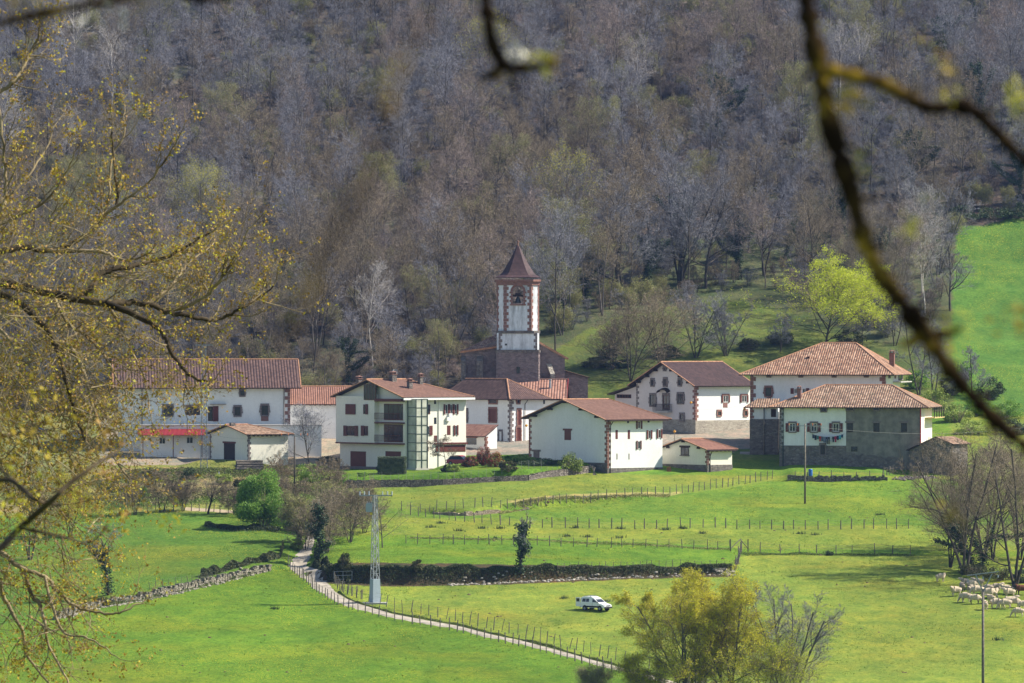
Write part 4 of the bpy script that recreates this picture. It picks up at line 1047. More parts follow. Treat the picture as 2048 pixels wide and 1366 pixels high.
# bell: turned profile with a wooden headstock
m = MB(); prof = [(.52, 0), (.44, .12), (.36, .35), (.32, .65), (.24, .85), (.08, .95)]; n = 14; bz = az0 + .18
for i in range(len(prof) - 1):
    for k in range(n):
        a0, a1 = 2 * math.pi * k / n, 2 * math.pi * (k + 1) / n; (ra, za), (rb, zb) = prof[i], prof[i + 1]
        m.poly([(ra * math.cos(a0), fy + 1.0 + ra * math.sin(a0), bz + za), (ra * math.cos(a1), fy + 1.0 + ra * math.sin(a1), bz + za), (rb * math.cos(a1), fy + 1.0 + rb * math.sin(a1), bz + zb), (rb * math.cos(a0), fy + 1.0 + rb * math.sin(a0), bz + zb)])
bell = m.build('bell', M['bronze'], root, smooth=True)
m = MB(); m.box(-.8, fy + .86, bz + .95, .8, fy + 1.14, bz + 1.25); m.box(-.4, fy + .88, bz + 1.25, .4, fy + 1.12, bz + 1.5); m.build('headstock', M['eave'], bell)
m = MB(); m.box(cx(1033), -.16, cz(747), cx(1039.5), -.1, cz(734)); m.build('window', M['glass'], low)
m = MB(); m.tube((cx(1012), -.04, cz(689)), (cx(1012), .03, cz(689)), .17, n=8); m.build('window', M['glass'], mid)
m = MB(); a = cx(1036)
# nave: rubble body behind and beside the tower, left part hipped, right part single slope
yF = 2.2; yB = 19
m = MB(); zg = cz(840)
m.poly([(cx(922), yF, zg), (cx(1130), yF, zg), (cx(1130), yF, cz(717)), (0, yF, cz(664)), (cx(930), yF, cz(706)), (cx(922), yF, cz(706))])
m.poly([(cx(1130), yF, zg), (cx(1130), yB, zg), (cx(1130), yB, cz(717)), (cx(1130), yF, cz(717))])
m.poly([(cx(922), yB, zg), (cx(922), yF, zg), (cx(922), yF, cz(706)), (cx(922), yB, cz(706))])
m.build('nave_wall', M['churchstone'], root)
m = MB()
m.slab([(0, yF - .3, cz(663)), (cx(1136), yF - .3, cz(720)), (cx(1136), yB, cz(720)), (0, yB, cz(663))], .3)
m.slab([(cx(921), yB, cz(706)), (cx(921), yF - .6, cz(706)), (0, yF + 6, cz(652)), (0, yB, cz(652))], .3)
m.slab([(cx(921), yF - .6, cz(706)), (0, yF - .6, cz(690)), (0, yF + 6, cz(652))], .3)
m.build('nave_roof', [M['tile_orange'], M['ridge']], root)
m = MB()
for a, b in ((922, 931), (953, 966)): m.box(cx(a), yF - .9, zg, cx(b), yF + .1, cz(722)); m.poly([(cx(a), yF - .9, cz(722)), (cx(b), yF - .9, cz(722)), (cx(b), yF, cz(712)), (cx(a), yF, cz(712))])
m.build('buttress', M['rubble'], root)
m = MB(); m.box(cx(1130) + .01, 6, zg, cx(1177), 14, cz(755)); m.poly([(cx(1130), 6, cz(755)), (cx(1177), 6, cz(755)), (cx(1130), 6, cz(743))]); m.build('sacristy_wall', M['churchstone'], root)
m = MB(); m.slab([(cx(1130), 5.6, cz(743)), (cx(1180), 5.6, cz(757)), (cx(1180), 14.4, cz(757)), (cx(1130), 14.4, cz(743))], .15); m.build('sacristy_roof', [M['tile_mix'], M['eave']], root)
m = MB(); m.box(cx(1101), yF - 1.6, zg, cx(1110), yF, cz(748)); m.poly([(cx(1101), yF - 1.6, cz(748)), (cx(1110), yF - 1.6, cz(748)), (cx(1103), yF, cz(728)), (cx(1093), yF, cz(728))]); m.build('stair_turret', M['rubble_l'], root)
# ------------------------------------------------------------------ trees
M['bark'] = m_bark("grey_bark", (.08, .07, .065), (.16, .14, .125))
M['bark_d'] = m_bark("dark_bark", (.05, .042, .035), (.10, .085, .07))
M['bark_p'] = m_bark("pale_bark", (.42, .38, .34), (.62, .57, .52), .1)
M['tw'] = m_bark("haze_tinted_grey_twigs", (.17, .165, .185), (.275, .268, .30), .18)  # the blue in this grey is distance haze painted into the twig colour
M['tw_r'] = m_bark("reddish_twigs", (.23, .18, .16), (.32, .255, .225), .14)
M['tw_p'] = m_bark("pale_twigs", (.34, .31, .30), (.46, .43, .41), .1)
M['tw_b'] = m_bark("brown_twigs", (.185, .145, .10), (.29, .235, .165), .18)
M['bud'] = m_leaf("bud_green", (.22, .23, .09), (.38, .37, .14), .3)
M['bud_y'] = m_leaf("bud_yellow", (.42, .41, .03), (.66, .60, .05), .4)
M['leaf'] = m_leaf("fresh_leaves", (.12, .24, .035), (.26, .42, .07), .35)
M['leaf_y'] = m_leaf("yellow_green_leaves", (.40, .48, .03), (.64, .68, .05), .4)
M['ivy'] = m_leaf("ivy_leaves", (.018, .040, .020), (.06, .10, .045), .1)
M['dk'] = m_leaf("dark_shrub_leaves", (.03, .055, .025), (.09, .13, .05), .15)
M['lime'] = m_leaf("light_shrub_leaves", (.22, .30, .06), (.38, .44, .10), .2)
M['red'] = m_leaf("red_shrub_leaves", (.30, .03, .04), (.42, .10, .07), .25)
M['blossom'] = m_leaf("white_blossom", (.75, .72, .62), (.85, .83, .75), .2)
M['oak'] = m_leaf("ochre_young_leaves", (.26, .17, .02), (.50, .38, .04), .3, .9)
M['bramble'] = m_leaf("bramble_leaves", (.045, .055, .022), (.13, .13, .05), .1)
def rot_about(v, ax, an):
    return (Matrix.Rotation(an, 3, ax) @ v)
def tree_segs(seed, H, spread=.5, first=.3, limbs=11, lean=0., nseg=7, r0=None, sub=(7, 7, 5), multi=1, up=.35, fork=.35, ang=(35, 65), lenf=.55):
    """returns lists of segments per order: 0 trunk, 1 limbs, 2 branches, 3 twigs"""
    rn = random.Random(seed); out = [[], [], [], [], []]; r0 = r0 or H * .016
    def wander(p, d, L, r, n, lvl, kink):
        pts = [(p.copy(), r)]
        for i in range(n):
            d = (d + Vector((rn.gauss(0, kink), rn.gauss(0, kink), rn.gauss(0, kink * .7) + up * .12 * (lvl > 0)))).normalized()
            q = p + d * (L / n); r2 = r * (1 - .85 / n * 1.0) if lvl else r * (1 - .75 / n)
            r2 = max(r2, .004); out[min(lvl, 4)].append((*p, *q, r, r2)); p, r = q, r2; pts.append((p.copy(), r, d.copy()))
        return pts
    def grow(p, d, L, r, lvl):
        n = (nseg, 5, 3, 2, 1)[lvl]
        pts = wander(p, d, L, r, n, lvl, (.06, .16, .2, .22, .1)[lvl])
        if lvl >= 4: return
        cnt = (limbs, sub[0], sub[1], sub[2])[lvl]
        for k in range(cnt):
            f = (first + (1 - first) * (k + rn.random()) / cnt) if lvl == 0 else (.22 + .78 * (k + rn.random()) / cnt)
            f = min(f, .999); i = int(f * n); fr = f * n - i
            a = pts[i][0]; b = pts[i + 1][0]; rr = pts[i + 1][1]; dd = pts[i + 1][2]
            q = a.lerp(b, fr)
            ax = dd.orthogonal().normalized(); ax = rot_about(ax, dd, rn.uniform(0, 2 * math.pi))
            an = R(rn.uniform(*ang)) * ((1.3 - .6 * f) if lvl == 0 else 1)
            nd = rot_about(dd, ax, an)
            if lvl > 0 and nd.z < -.2: nd.z *= .3
            l2 = (H * .40 * (1.12 - .62 * f) * (spread / .5) * (1 if multi == 1 else .72) if lvl == 0 else L * lenf * (1.1 - .45 * f)) * rn.uniform(.75, 1.2)
            grow(q, nd.normalized(), l2, max(rr * rn.uniform(.45, .7), .006), lvl + 1)
    for k in range(multi):
        a = 2 * math.pi * (k + rn.random() * .5) / max(multi, 1); t = lean + (0 if multi == 1 else rn.uniform(.08, .34))
        d = Vector((math.cos(a) * t, math.sin(a) * t, 1)).normalized()
        grow(Vector((math.cos(a) * .1 * (multi > 1), math.sin(a) * .1 * (multi > 1), -.4)), d, H * rn.uniform(.85, 1.0) * (.92 if multi == 1 else .85), r0, 0)
    return out
def tips_leaves(segs, rn, per, size, sel=None, jit=.25):
    """small leaf-sized quads around twig ends"""
    S = np.asarray(segs)[:, 3:6]
    if sel is not None: S = S[sel(S)]
    if len(S) == 0: return None
    pts = np.repeat(S, per, 0) + rn.normal(size=(len(S) * per, 3)) * jit
    a = rn.normal(size=pts.shape); a /= np.linalg.norm(a, axis=1, keepdims=True); b = np.cross(a, rn.normal(size=pts.shape)); b /= np.linalg.norm(b, axis=1, keepdims=True)
    s_ = size * rn.uniform(.6, 1.3, (len(pts), 1)); V = np.stack([pts - a * s_, pts - b * s_ * .55, pts + a * s_, pts + b * s_ * .55], 1).reshape(-1, 3)
    return V, np.arange(len(pts) * 4).reshape(-1, 4)
def seg_tubes(segs, n):
    S = np.asarray(segs, float).reshape(-1, 8); a, b = S[:, :3], S[:, 3:6]
    d = b - a; d /= np.maximum(np.linalg.norm(d, axis=1, keepdims=True), 1e-9)
    u = np.cross(d, np.array([[.31, .57, .11]])); u /= np.maximum(np.linalg.norm(u, axis=1, keepdims=True), 1e-9); v = np.cross(d, u)
    L = [a + (u * math.cos(2 * math.pi * k / n) + v * math.sin(2 * math.pi * k / n)) * S[:, 6:7] for k in range(n)] + [b + (u * math.cos(2 * math.pi * k / n) + v * math.sin(2 * math.pi * k / n)) * S[:, 7:8] for k in range(n)]
    V = np.stack(L, 1).reshape(-1, 3); m = len(S)
    Fc = np.concatenate([np.arange(m)[:, None] * 2 * n + np.array([[k, (k + 1) % n, n + (k + 1) % n, n + k]]) for k in range(n)])
    return V, Fc
def seg_blades(segs, wmin=.012):
    S = np.asarray(segs, float).reshape(-1, 8); a, b = S[:, :3], S[:, 3:6]; m = len(S)
    d = b - a; rs = np.random.RandomState(m); u = np.cross(d, rs.normal(size=d.shape)); u /= np.maximum(np.linalg.norm(u, axis=1, keepdims=True), 1e-9)
    r0 = np.maximum(S[:, 6:7], wmin); r1 = np.maximum(S[:, 7:8], wmin * .5)
    return np.stack([a - u * r0, a + u * r0, b + u * r1, b - u * r1], 1).reshape(-1, 3), np.arange(m * 4).reshape(-1, 4)
def tree_meshes(seed, H, bark='bark', twig='tw', leaf=None, per=2, lsize=.07, leafsel=None, wmin=.013, ivy=0., jit=.3, **k):
    sg = tree_segs(seed, H, **k); rs = np.random.RandomState(seed)
    V, Fc = seg_tubes(sg[0] + sg[1], 6)
    tr = np_mesh("trunk", V, Fc, [M[bark]], smooth=True)
    pr = [(*seg_tubes(sg[2], 3), 0), (*seg_blades(sg[3] + sg[4], wmin), 0)]; mats = [M[twig]]
    if leaf:
        L = tips_leaves(sg[4], rs, per, lsize, leafsel, jit)
        if L: pr.append((*L, 1)); mats.append(M[leaf])
    Vs = np.concatenate([p[0] for p in pr]); o = 0; Fs = []; mi = []
    for v, f, m_ in pr: Fs.append(f + o); mi += [m_] * len(f); o += len(v)
    cr = np_mesh("crown", Vs, np.concatenate(Fs), mats, mi)
    iv = None
    if ivy:
        S = np.asarray([s for s in sg[0] if s[5] < H * ivy] + [s for s in sg[1] if s[5] < H * ivy * .9][:40]); P_ = []
        for s in S:
            m_ = int(90 * (np.linalg.norm(s[3:6] - s[:3]) / 1.0) * (1 + s[6] * 3)); t = rs.rand(m_, 1)
            P_.append(s[None, :3] * (1 - t) + s[None, 3:6] * t + rs.normal(size=(m_, 3)) * (.22 + s[6] * .7) * np.array([[1, 1, .7]]))
        pts = np.concatenate(P_); a = rs.normal(size=pts.shape); a /= np.linalg.norm(a, axis=1, keepdims=True); b = np.cross(a, rs.normal(size=pts.shape)); b /= np.linalg.norm(b, axis=1, keepdims=True)
        Vv = np.stack([pts - a * .12, pts - b * .1, pts + a * .12, pts + b * .1], 1).reshape(-1, 3)
        iv = np_mesh("ivy", Vv, np.arange(len(Vv)).reshape(-1, 4), [M['ivy']])
    return tr, cr, iv
def plant_tree(meshes, loc, rz, s, label, group=None, name='bare_tree', cat='tree', sz=1.):
    o = bpy.data.objects.new(name, None); COL.objects.link(o); o.location = loc; o.rotation_euler = (0, 0, rz); o.scale = (s, s, s * sz)
    tag(o, label, cat, group)
    link('trunk', meshes[0], o); link('crown', meshes[1], o)
    if meshes[2]: link('ivy', meshes[2], o)
    return o
def blob_leaves(rs, n, rx, ry, rz_, size, lump=.35, nl=22):
    """leaf faces spread through a lumpy volume, denser towards its skin; returns verts, faces"""
    u = rs.normal(size=(n, 3)); u /= np.linalg.norm(u, axis=1, keepdims=True)
    k = rs.randint(0, nl, n); c = rs.normal(size=(nl, 3)); c /= np.linalg.norm(c, axis=1, keepdims=True); c[:, 2] = np.where(c[:, 2] < 0, c[:, 2] * .9, c[:, 2]); c *= rs.uniform(.75, 1.12, (nl, 1)); c[::3, 2] = -rs.uniform(.4, .95, len(c[::3])); c[:, :2] *= np.where(c[:, 2:] < -.3, 1.15, 1)
    r = rs.rand(n) ** .45
    p = c[k] * .66 + u * r[:, None] * (.22 + lump * .55 * rs.rand(nl)[k][:, None])
    p = p * np.array([[rx, ry, rz_]]); p[:, 2] = np.maximum(p[:, 2] + rz_ * .85, .02 + np.abs(rs.normal(size=n)) * rz_ * .12)
    a = rs.normal(size=p.shape); a /= np.linalg.norm(a, axis=1, keepdims=True); b = np.cross(a, rs.normal(size=p.shape)); b /= np.linalg.norm(b, axis=1, keepdims=True)
    s_ = size * rs.uniform(.6, 1.3, (n, 1))
    return np.stack([p - a * s_, p - b * s_ * .6, p + a * s_, p + b * s_ * .6], 1).reshape(-1, 3), np.arange(n * 4).reshape(-1, 4)
def shrub(px, py, rx, rz_, mat, label, n=2600, size=.09, name='shrub', cat='shrub', stems='tw_b', seed=1, ry=None, loc=None, group=None, mats2=None):
    rs = np.random.RandomState(seed); loc = loc or G(px, py)
    o = thing(name, label, cat, loc, 0, group)
    v, f = blob_leaves(rs, n, rx, ry or rx * .8, rz_, size)
    mi = None; mm = [M[mat]]
    if mats2: mi = (rs.rand(len(f)) < .4).astype(int); mm.append(M[mats2])
    link('foliage', np_mesh('foliage', v, f, mm, mi), o)
    rn = random.Random(seed); S = []
    for i in range(26):
        a = rn.uniform(0, 6.28); t = rn.random() ** .5; q = Vector((rx * .75 * t * math.cos(a), (ry or rx * .8) * .75 * t * math.sin(a), rz_ * rn.uniform(.8, 1.5)))
        p = Vector((q.x * .15, q.y * .15, -.2)); md = p.lerp(q, .5) + Vector((rn.gauss(0, .1), rn.gauss(0, .1), .1))
        S += [(*p, *md, .035, .025), (*md, *q, .025, .008)]
    link('stems', np_mesh('stems', *seg_tubes(S, 4), [M[stems]]), o); return o

# ---- forest kinds: a handful of tree shapes, each planted many times
kinds = []   # (meshes, label, weight)
def kind(n, label, w, **k): kinds.append((tree_meshes(len(kinds) * 7 + 11, 17.5, **k), label, w, n))
C_ = dict(sub=(8, 7, 7), limbs=16, spread=.60, first=.34, ang=(30, 58), lenf=.50, up=.55, r0=.13, wmin=.0105)
def cc(**k): d = dict(C_); d.update(k); return d
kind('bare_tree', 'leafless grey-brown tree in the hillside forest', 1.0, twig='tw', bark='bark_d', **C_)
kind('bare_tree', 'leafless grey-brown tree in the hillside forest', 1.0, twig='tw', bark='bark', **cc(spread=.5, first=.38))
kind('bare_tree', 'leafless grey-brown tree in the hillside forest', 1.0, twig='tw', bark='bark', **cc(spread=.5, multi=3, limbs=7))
kind('bare_tree', 'leafless brown tree with fine twigs in the hillside forest', 1.0, twig='tw_b', bark='bark_d', **C_)
kind('bare_tree', 'leafless brown tree with fine twigs in the hillside forest', .8, twig='tw_b', bark='bark', **cc(spread=.6, multi=2, limbs=8))
kind('bare_tree', 'bare tree with a haze of reddish buds in the hillside forest', .55, twig='tw_r', bark='bark', **cc(spread=.62))
kind('bare_tree', 'pale silvery bare tree in the hillside forest', .10, twig='tw_p', bark='bark_p', **cc(spread=.6))
kind('budding_tree', 'tree with dull green opening buds in the hillside forest', .5, twig='tw_b', bark='bark', leaf='bud', per=2, lsize=.06, **cc(multi=2, limbs=8))
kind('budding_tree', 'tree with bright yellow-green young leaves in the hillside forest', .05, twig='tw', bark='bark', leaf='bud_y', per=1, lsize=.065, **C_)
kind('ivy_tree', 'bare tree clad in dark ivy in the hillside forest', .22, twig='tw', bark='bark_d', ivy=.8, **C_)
bushes = [tree_meshes(300 + i, 4.5, twig=t_, bark='bark_d', leaf=l_, per=1, lsize=.07, multi=6, limbs=6, spread=.6, first=.15, sub=(6, 5, 5), r0=.04, wmin=.010, lenf=.55) for i, (t_, l_) in enumerate((('tw', None), ('tw_b', None), ('tw_b', 'bud'), ('tw_r', None)))]
pos = []; rn = random.Random(77); grid = {}
def edge_row(px): return np.interp(px, [0, 1070, 1090, 1130, 1180, 1300, 1450, 1560, 1600, 1700, 1780, 1880, 1915, 1935, 2100], [2000, 2000, 770, 665, 640, 615, 590, 590, 610, 650, 680, 640, 480, 440, 428]) + 9 * float(vnoise(px / 23, 3.3, 36))
tries = 0
while tries < 14000:
    tries += 1
    y = rn.uniform(868, 1250); x = rn.uniform(-1450, 1350) * y / F
    md = 6.1 + (y - 868) * .006
    z = Tz(x, y); px, py = PX(x, y), PY(z, y)
    if py > edge_row(px): continue
    if px < 1090 and px > 900 and y < 876: continue
    if px > 1000 and y < 900 and px < 1100: continue
    k = (int(x // 8), int(y // 8)); ok = True
    for i in (-1, 0, 1):
        for j in (-1, 0, 1):
            for (a, b) in grid.get((k[0] + i, k[1] + j), ()):
                if (a - x) ** 2 + (b - y) ** 2 < md * md: ok = False
    if not ok: continue
    grid.setdefault(k, []).append((x, y)); pos.append((x, y, z, px, py))
pos.sort(key=lambda t: t[1])
ws = [k[2] for k in kinds]
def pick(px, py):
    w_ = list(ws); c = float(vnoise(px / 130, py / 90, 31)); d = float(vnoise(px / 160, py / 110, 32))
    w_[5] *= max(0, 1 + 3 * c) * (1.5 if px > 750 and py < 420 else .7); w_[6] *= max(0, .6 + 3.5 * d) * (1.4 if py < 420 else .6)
    w_[7] *= max(.05, .6 - 3.2 * c) * (1.7 if py > 420 else .8); haze_w = 1.8 if (py < 420 and px < 900) else 1.; w_[0] *= haze_w; w_[1] *= haze_w; w_[2] *= haze_w; w_[3] *= (2.6 if py > 300 else .5) / haze_w; w_[4] *= 2.6 if py > 300 else .5; w_[2] *= .6; w_[0] *= .5 if py > 400 else 1; w_[1] *= .5 if py > 400 else 1; w_[9] *= 1.8 if (py > 430 and px > 900) else .7  # bluish twigs favoured at the upper left, haze carried by their colour
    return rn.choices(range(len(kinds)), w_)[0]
recs = []
for (x, y, z, px, py) in pos:
    k = pick(px, py); s_ = rn.uniform(.72, 1.18) * (1. if px < 1100 or y > 950 else 1.08)
    if y < 885: s_ *= .75
    recs.append((x, y, z, px, py, k, s_, rn.uniform(0, 6.28)))
def showing(r): return abs(r[3] - 1024) < 1060
near = [r for r in recs if showing(r)][:285]; ids = set(id(r) for r in near); rest = [r for r in recs if id(r) not in ids]
marks = [(0, 'far left side'), (170, 'left of the long farmhouse'), (330, "over the long farmhouse's left half"), (490, "over the long farmhouse's right half"), (630, 'over the bluish-white house'), (760, 'over the balcony house'), (900, 'just left of the church'), (1040, 'behind the church tower'), (1150, 'just right of the church'), (1280, 'over the barn-like farmhouse'), (1420, 'over the pinkish farmhouse'), (1570, 'over the left of the manor'), (1720, 'over the right of the manor'), (1850, 'right of the manor'), (1980, 'beside the right-hand pasture')]
def forest_label(r, base):
    wh = min(marks, key=lambda m_: abs(m_[0] - r[3]))[1]
    row = 'lowest row' if r[1] < 886 else ('low on the slope' if r[1] < 915 else 'further up the slope')
    sz_ = 'tall' if r[6] > 1.03 else ('short' if r[6] < .86 else 'middling')
    return '%s %s %s %s' % (sz_, base.replace(' in the hillside forest', '').replace('a haze of ', '').replace('tree with dull green opening buds', 'greenish budding tree').replace('tree with bright yellow-green young leaves', 'bright yellow-green tree').replace(' with fine twigs', '').replace('bare tree clad in dark ivy', 'ivy-clad tree').replace('bare tree with reddish buds', 'reddish-budded tree'), row, wh)
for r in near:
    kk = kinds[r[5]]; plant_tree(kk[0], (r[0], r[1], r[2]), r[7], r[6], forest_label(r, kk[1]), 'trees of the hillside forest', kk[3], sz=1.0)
# the trees beyond those: one mass
lib = bpy.data.collections.new("forest_kinds")
for i, (tr, cr, iv) in enumerate([kk[0] for kk in kinds] + bushes):
    import bmesh
    b = bmesh.new(); me = bpy.data.meshes.new("kind_%02d" % i)
    mats = []; 
    for q in (tr, cr, iv):
        if not q: continue
        off = len(mats); n0 = len(b.faces); b.from_mesh(q); b.faces.ensure_lookup_table()
        for f in b.faces[n0:]: f.material_index += off
        mats += list(q.materials)
    b.to_mesh(me); b.free()
    for m_ in mats: me.materials.append(m_)
    ob = bpy.data.objects.new("kind_%02d" % i, me); lib.objects.link(ob)
def scatter(name, label, cat, rows):
    pm = bpy.data.meshes.new(name); pm.vertices.add(len(rows)); pm.vertices.foreach_set("co", np.array([r[:3] for r in rows], np.float32).ravel())
    for nm, ty, vals in (("kid", 'INT', [r[3] for r in rows]), ("siz", 'FLOAT', [r[4] for r in rows]), ("ang", 'FLOAT', [r[5] for r in rows])):
        a = pm.attributes.new(nm, ty, 'POINT'); a.data.foreach_set("value", vals)
    fo = link(name, pm); tag(fo, label, cat, kind="stuff"); return fo
fo = scatter("distant_forest", 'dense far wood of bare trees covering the upper hillside', 'forest', [(r[0], r[1], r[2], r[5], r[6], r[7]) for r in rest])
ub = []
for _ in range(9000):
    y = rn.uniform(866, 1200); x = rn.uniform(-1400, 1300) * y / F; z = Tz(x, y); px, py = PX(x, y), PY(z, y)
    if py > edge_row(px) + 6 or (900 < px < 1100 and y < 880): continue
    if px > 1050 and y < 990 and rn.random() < .6: continue
    c = float(vnoise(x / 12, y / 12, 41)); ub.append((x, y, z, len(kinds) + rn.choices(range(4), (1, 1, .3 + .5 * max(c, -.5), .35))[0], rn.uniform(.45, 1.15), rn.uniform(0, 6.28)))
uo = scatter("forest_undergrowth", 'tangle of bare bushes growing under the hillside trees', 'undergrowth', ub)
ng = bpy.data.node_groups.new("scatter_trees", 'GeometryNodeTree')
ng.interface.new_socket("Geometry", in_out='INPUT', socket_type='NodeSocketGeometry'); ng.interface.new_socket("Geometry", in_out='OUTPUT', socket_type='NodeSocketGeometry')
gi = ng.nodes.new("NodeGroupInput"); go = ng.nodes.new("NodeGroupOutput"); ip_ = ng.nodes.new("GeometryNodeInstanceOnPoints"); ci = ng.nodes.new("GeometryNodeCollectionInfo")
ci.inputs["Collection"].default_value = lib; ci.inputs["Separate Children"].default_value = True; ci.inputs["Reset Children"].default_value = True
def att(nm, ty):
    n = ng.nodes.new("GeometryNodeInputNamedAttribute"); n.data_type = ty; n.inputs["Name"].default_value = nm; return n.outputs["Attribute"]
ng.links.new(gi.outputs[0], ip_.inputs["Points"]); ng.links.new(ci.outputs[0], ip_.inputs["Instance"]); ip_.inputs["Pick Instance"].default_value = True
ng.links.new(att("kid", 'INT'), ip_.inputs["Instance Index"])
cxn = ng.nodes.new("ShaderNodeCombineXYZ"); ng.links.new(att("ang", 'FLOAT'), cxn.inputs[2]); ng.links.new(cxn.outputs[0], ip_.inputs["Rotation"])
ng.links.new(att("siz", 'FLOAT'), ip_.inputs["Scale"]); ng.links.new(ip_.outputs[0], go.inputs[0])
for q in (fo, uo): md_ = q.modifiers.new("scatter", 'NODES'); md_.node_group = ng
print("FOREST", len(near), len(rest))
# ------------------------------------------------------------------ single trees one can point at
def tree_px(px, pyb, pyt, seed, label, name='bare_tree', loc=None, rz=0., spread=.5, group=None, **k):
    """tree whose foot shows at (px, pyb) and whose top reaches row pyt"""
    loc = loc or G(px, pyb); k['wmin'] = .015 if loc.y > 720 else .010; H = (pyb - pyt) * loc.y / F
    H0 = H; k.setdefault('r0', H * (.016 if k.get('multi', 1) == 1 else .010))
    ms = tree_meshes(seed, H, spread=spread, **k)
    tops = [v.co.z for me in ms[:2] for v in me.vertices]; zt = max(tops)
    o = plant_tree(ms, loc, rz, 1.0, label, group, name); s_ = H0 / zt; o.scale = (max(s_, .8), max(s_, .8), s_); return o
B = dict(limbs=15, sub=(8, 8, 6), ang=(30, 60), lenf=.52, up=.45, wmin=.014, first=.2)
def bb(**k): d = dict(B); d.update(k); return d
# wood edge above the meadow
edge = [(1128, 622, 440, 'ivy', 'ivy-darkened tree standing nearest to the right of the church spire at the wood edge'), (1170, 600, 455, 'ivy', 'thick-stemmed ivy-wrapped tree with a forked top at the wood edge beyond the church'),
        (1240, 605, 330, 'bare', 'tall bare tree at the wood edge above the bushes behind the church meadow'), (1293, 598, 400, 'ivy', 'slim straight ivy-stemmed tree standing at the top of the meadow'),
        (1360, 575, 330, 'multi', 'many-stemmed bare tree on the upper rim of the meadow'), (1412, 575, 320, 'big', 'wide bare tree with a stout leaning trunk at the top of the meadow'),
        (1478, 560, 370, 'ivy', 'ivy-clad tree between the stout leaning tree and the twin dark trunks'), (1528, 550, 350, 'dark', 'tall bare tree with dark twin trunks above the meadow'), (1900, 622, 455, 'bare', 'lone bare tree at the edge of the right-hand pasture')]
for i, (px, pb, pt, kd, lb) in enumerate(edge):
    kw = dict(twig='tw', bark='bark_d')
    if kd == 'ivy': kw.update(ivy=.75)
    if kd == 'multi': kw.update(multi=5, limbs=8)
    if kd == 'big': kw.update(spread=.62)
    if kd == 'dark': kw.update(multi=2)
    kw.setdefault('spread', .5); tree_px(px, pb, pt, 500 + i, lb, 'ivy_tree' if kd == 'ivy' else 'bare_tree', **bb(**kw))
# budding oak on the slope behind the manor
tree_px(1650, 700, 488, 531, 'broad budding tree with bright yellow-green young leaves on its right side behind the orange-roofed manor', 'budding_tree', spread=1.35, twig='tw_b', bark='bark_d', leaf='leaf_y', per=5, lsize=.16, jit=.3,
        leafsel=lambda S: (S[:, 0] > .6) | ((S[:, 2] > 10.0) & (S[:, 0] > -3)) | (np.random.RandomState(1).rand(len(S)) < .22), **{k: v for k, v in bb(limbs=22, ang=(30, 70), first=.14, up=.5, sub=(8, 7, 6)).items()})
# bushy bare thickets on the meadow
for i, (px, pb, pt, sp, lb) in enumerate(((1262, 762, 580, 1.25, 'round brown leafless thicket-tree on the meadow left of the pinkish gabled farmhouse'), (1322, 735, 568, 1.25, 'round brown leafless thicket-tree directly behind the pinkish gabled farmhouse'), (1225, 740, 630, 1.1, 'small leafless bush-tree low on the meadow beside the church annex'), (1392, 715, 575, .9, 'leafless tree with fan of thin stems behind the maroon roof'), (1452, 712, 600, .45, 'slender sapling clump behind the right end of the maroon roof'))):
    tree_px(px, pb, pt, 540 + i, lb, spread=sp, multi=5, limbs=7, sub=(7, 7, 6), first=.12, ang=(28, 58), lenf=.52, twig='tw_b' if i < 3 else 'tw', bark='bark_d', wmin=.010, up=.5)
for i, (px, pb, pt, lb) in enumerate(((1560, 705, 610, 'low bare tree behind the left end of the manor roof'), (1838, 790, 610, 'grey bare tree rising behind the right end of the manor roof'), (1868, 800, 650, 'smaller bare tree between the manor and the right-hand shrubs'), (1790, 690, 560, 'bare tree on the slope right of the budding tree'), (1725, 690, 600, 'low brushy tree under the right side of the budding tree'), (1945, 800, 690, 'bare tree before the dark green bush on the right pasture'))):
    tree_px(px, pb, pt, 560 + i, lb, twig='tw', bark='bark_d', spread=.55, **bb(multi=2, limbs=8))
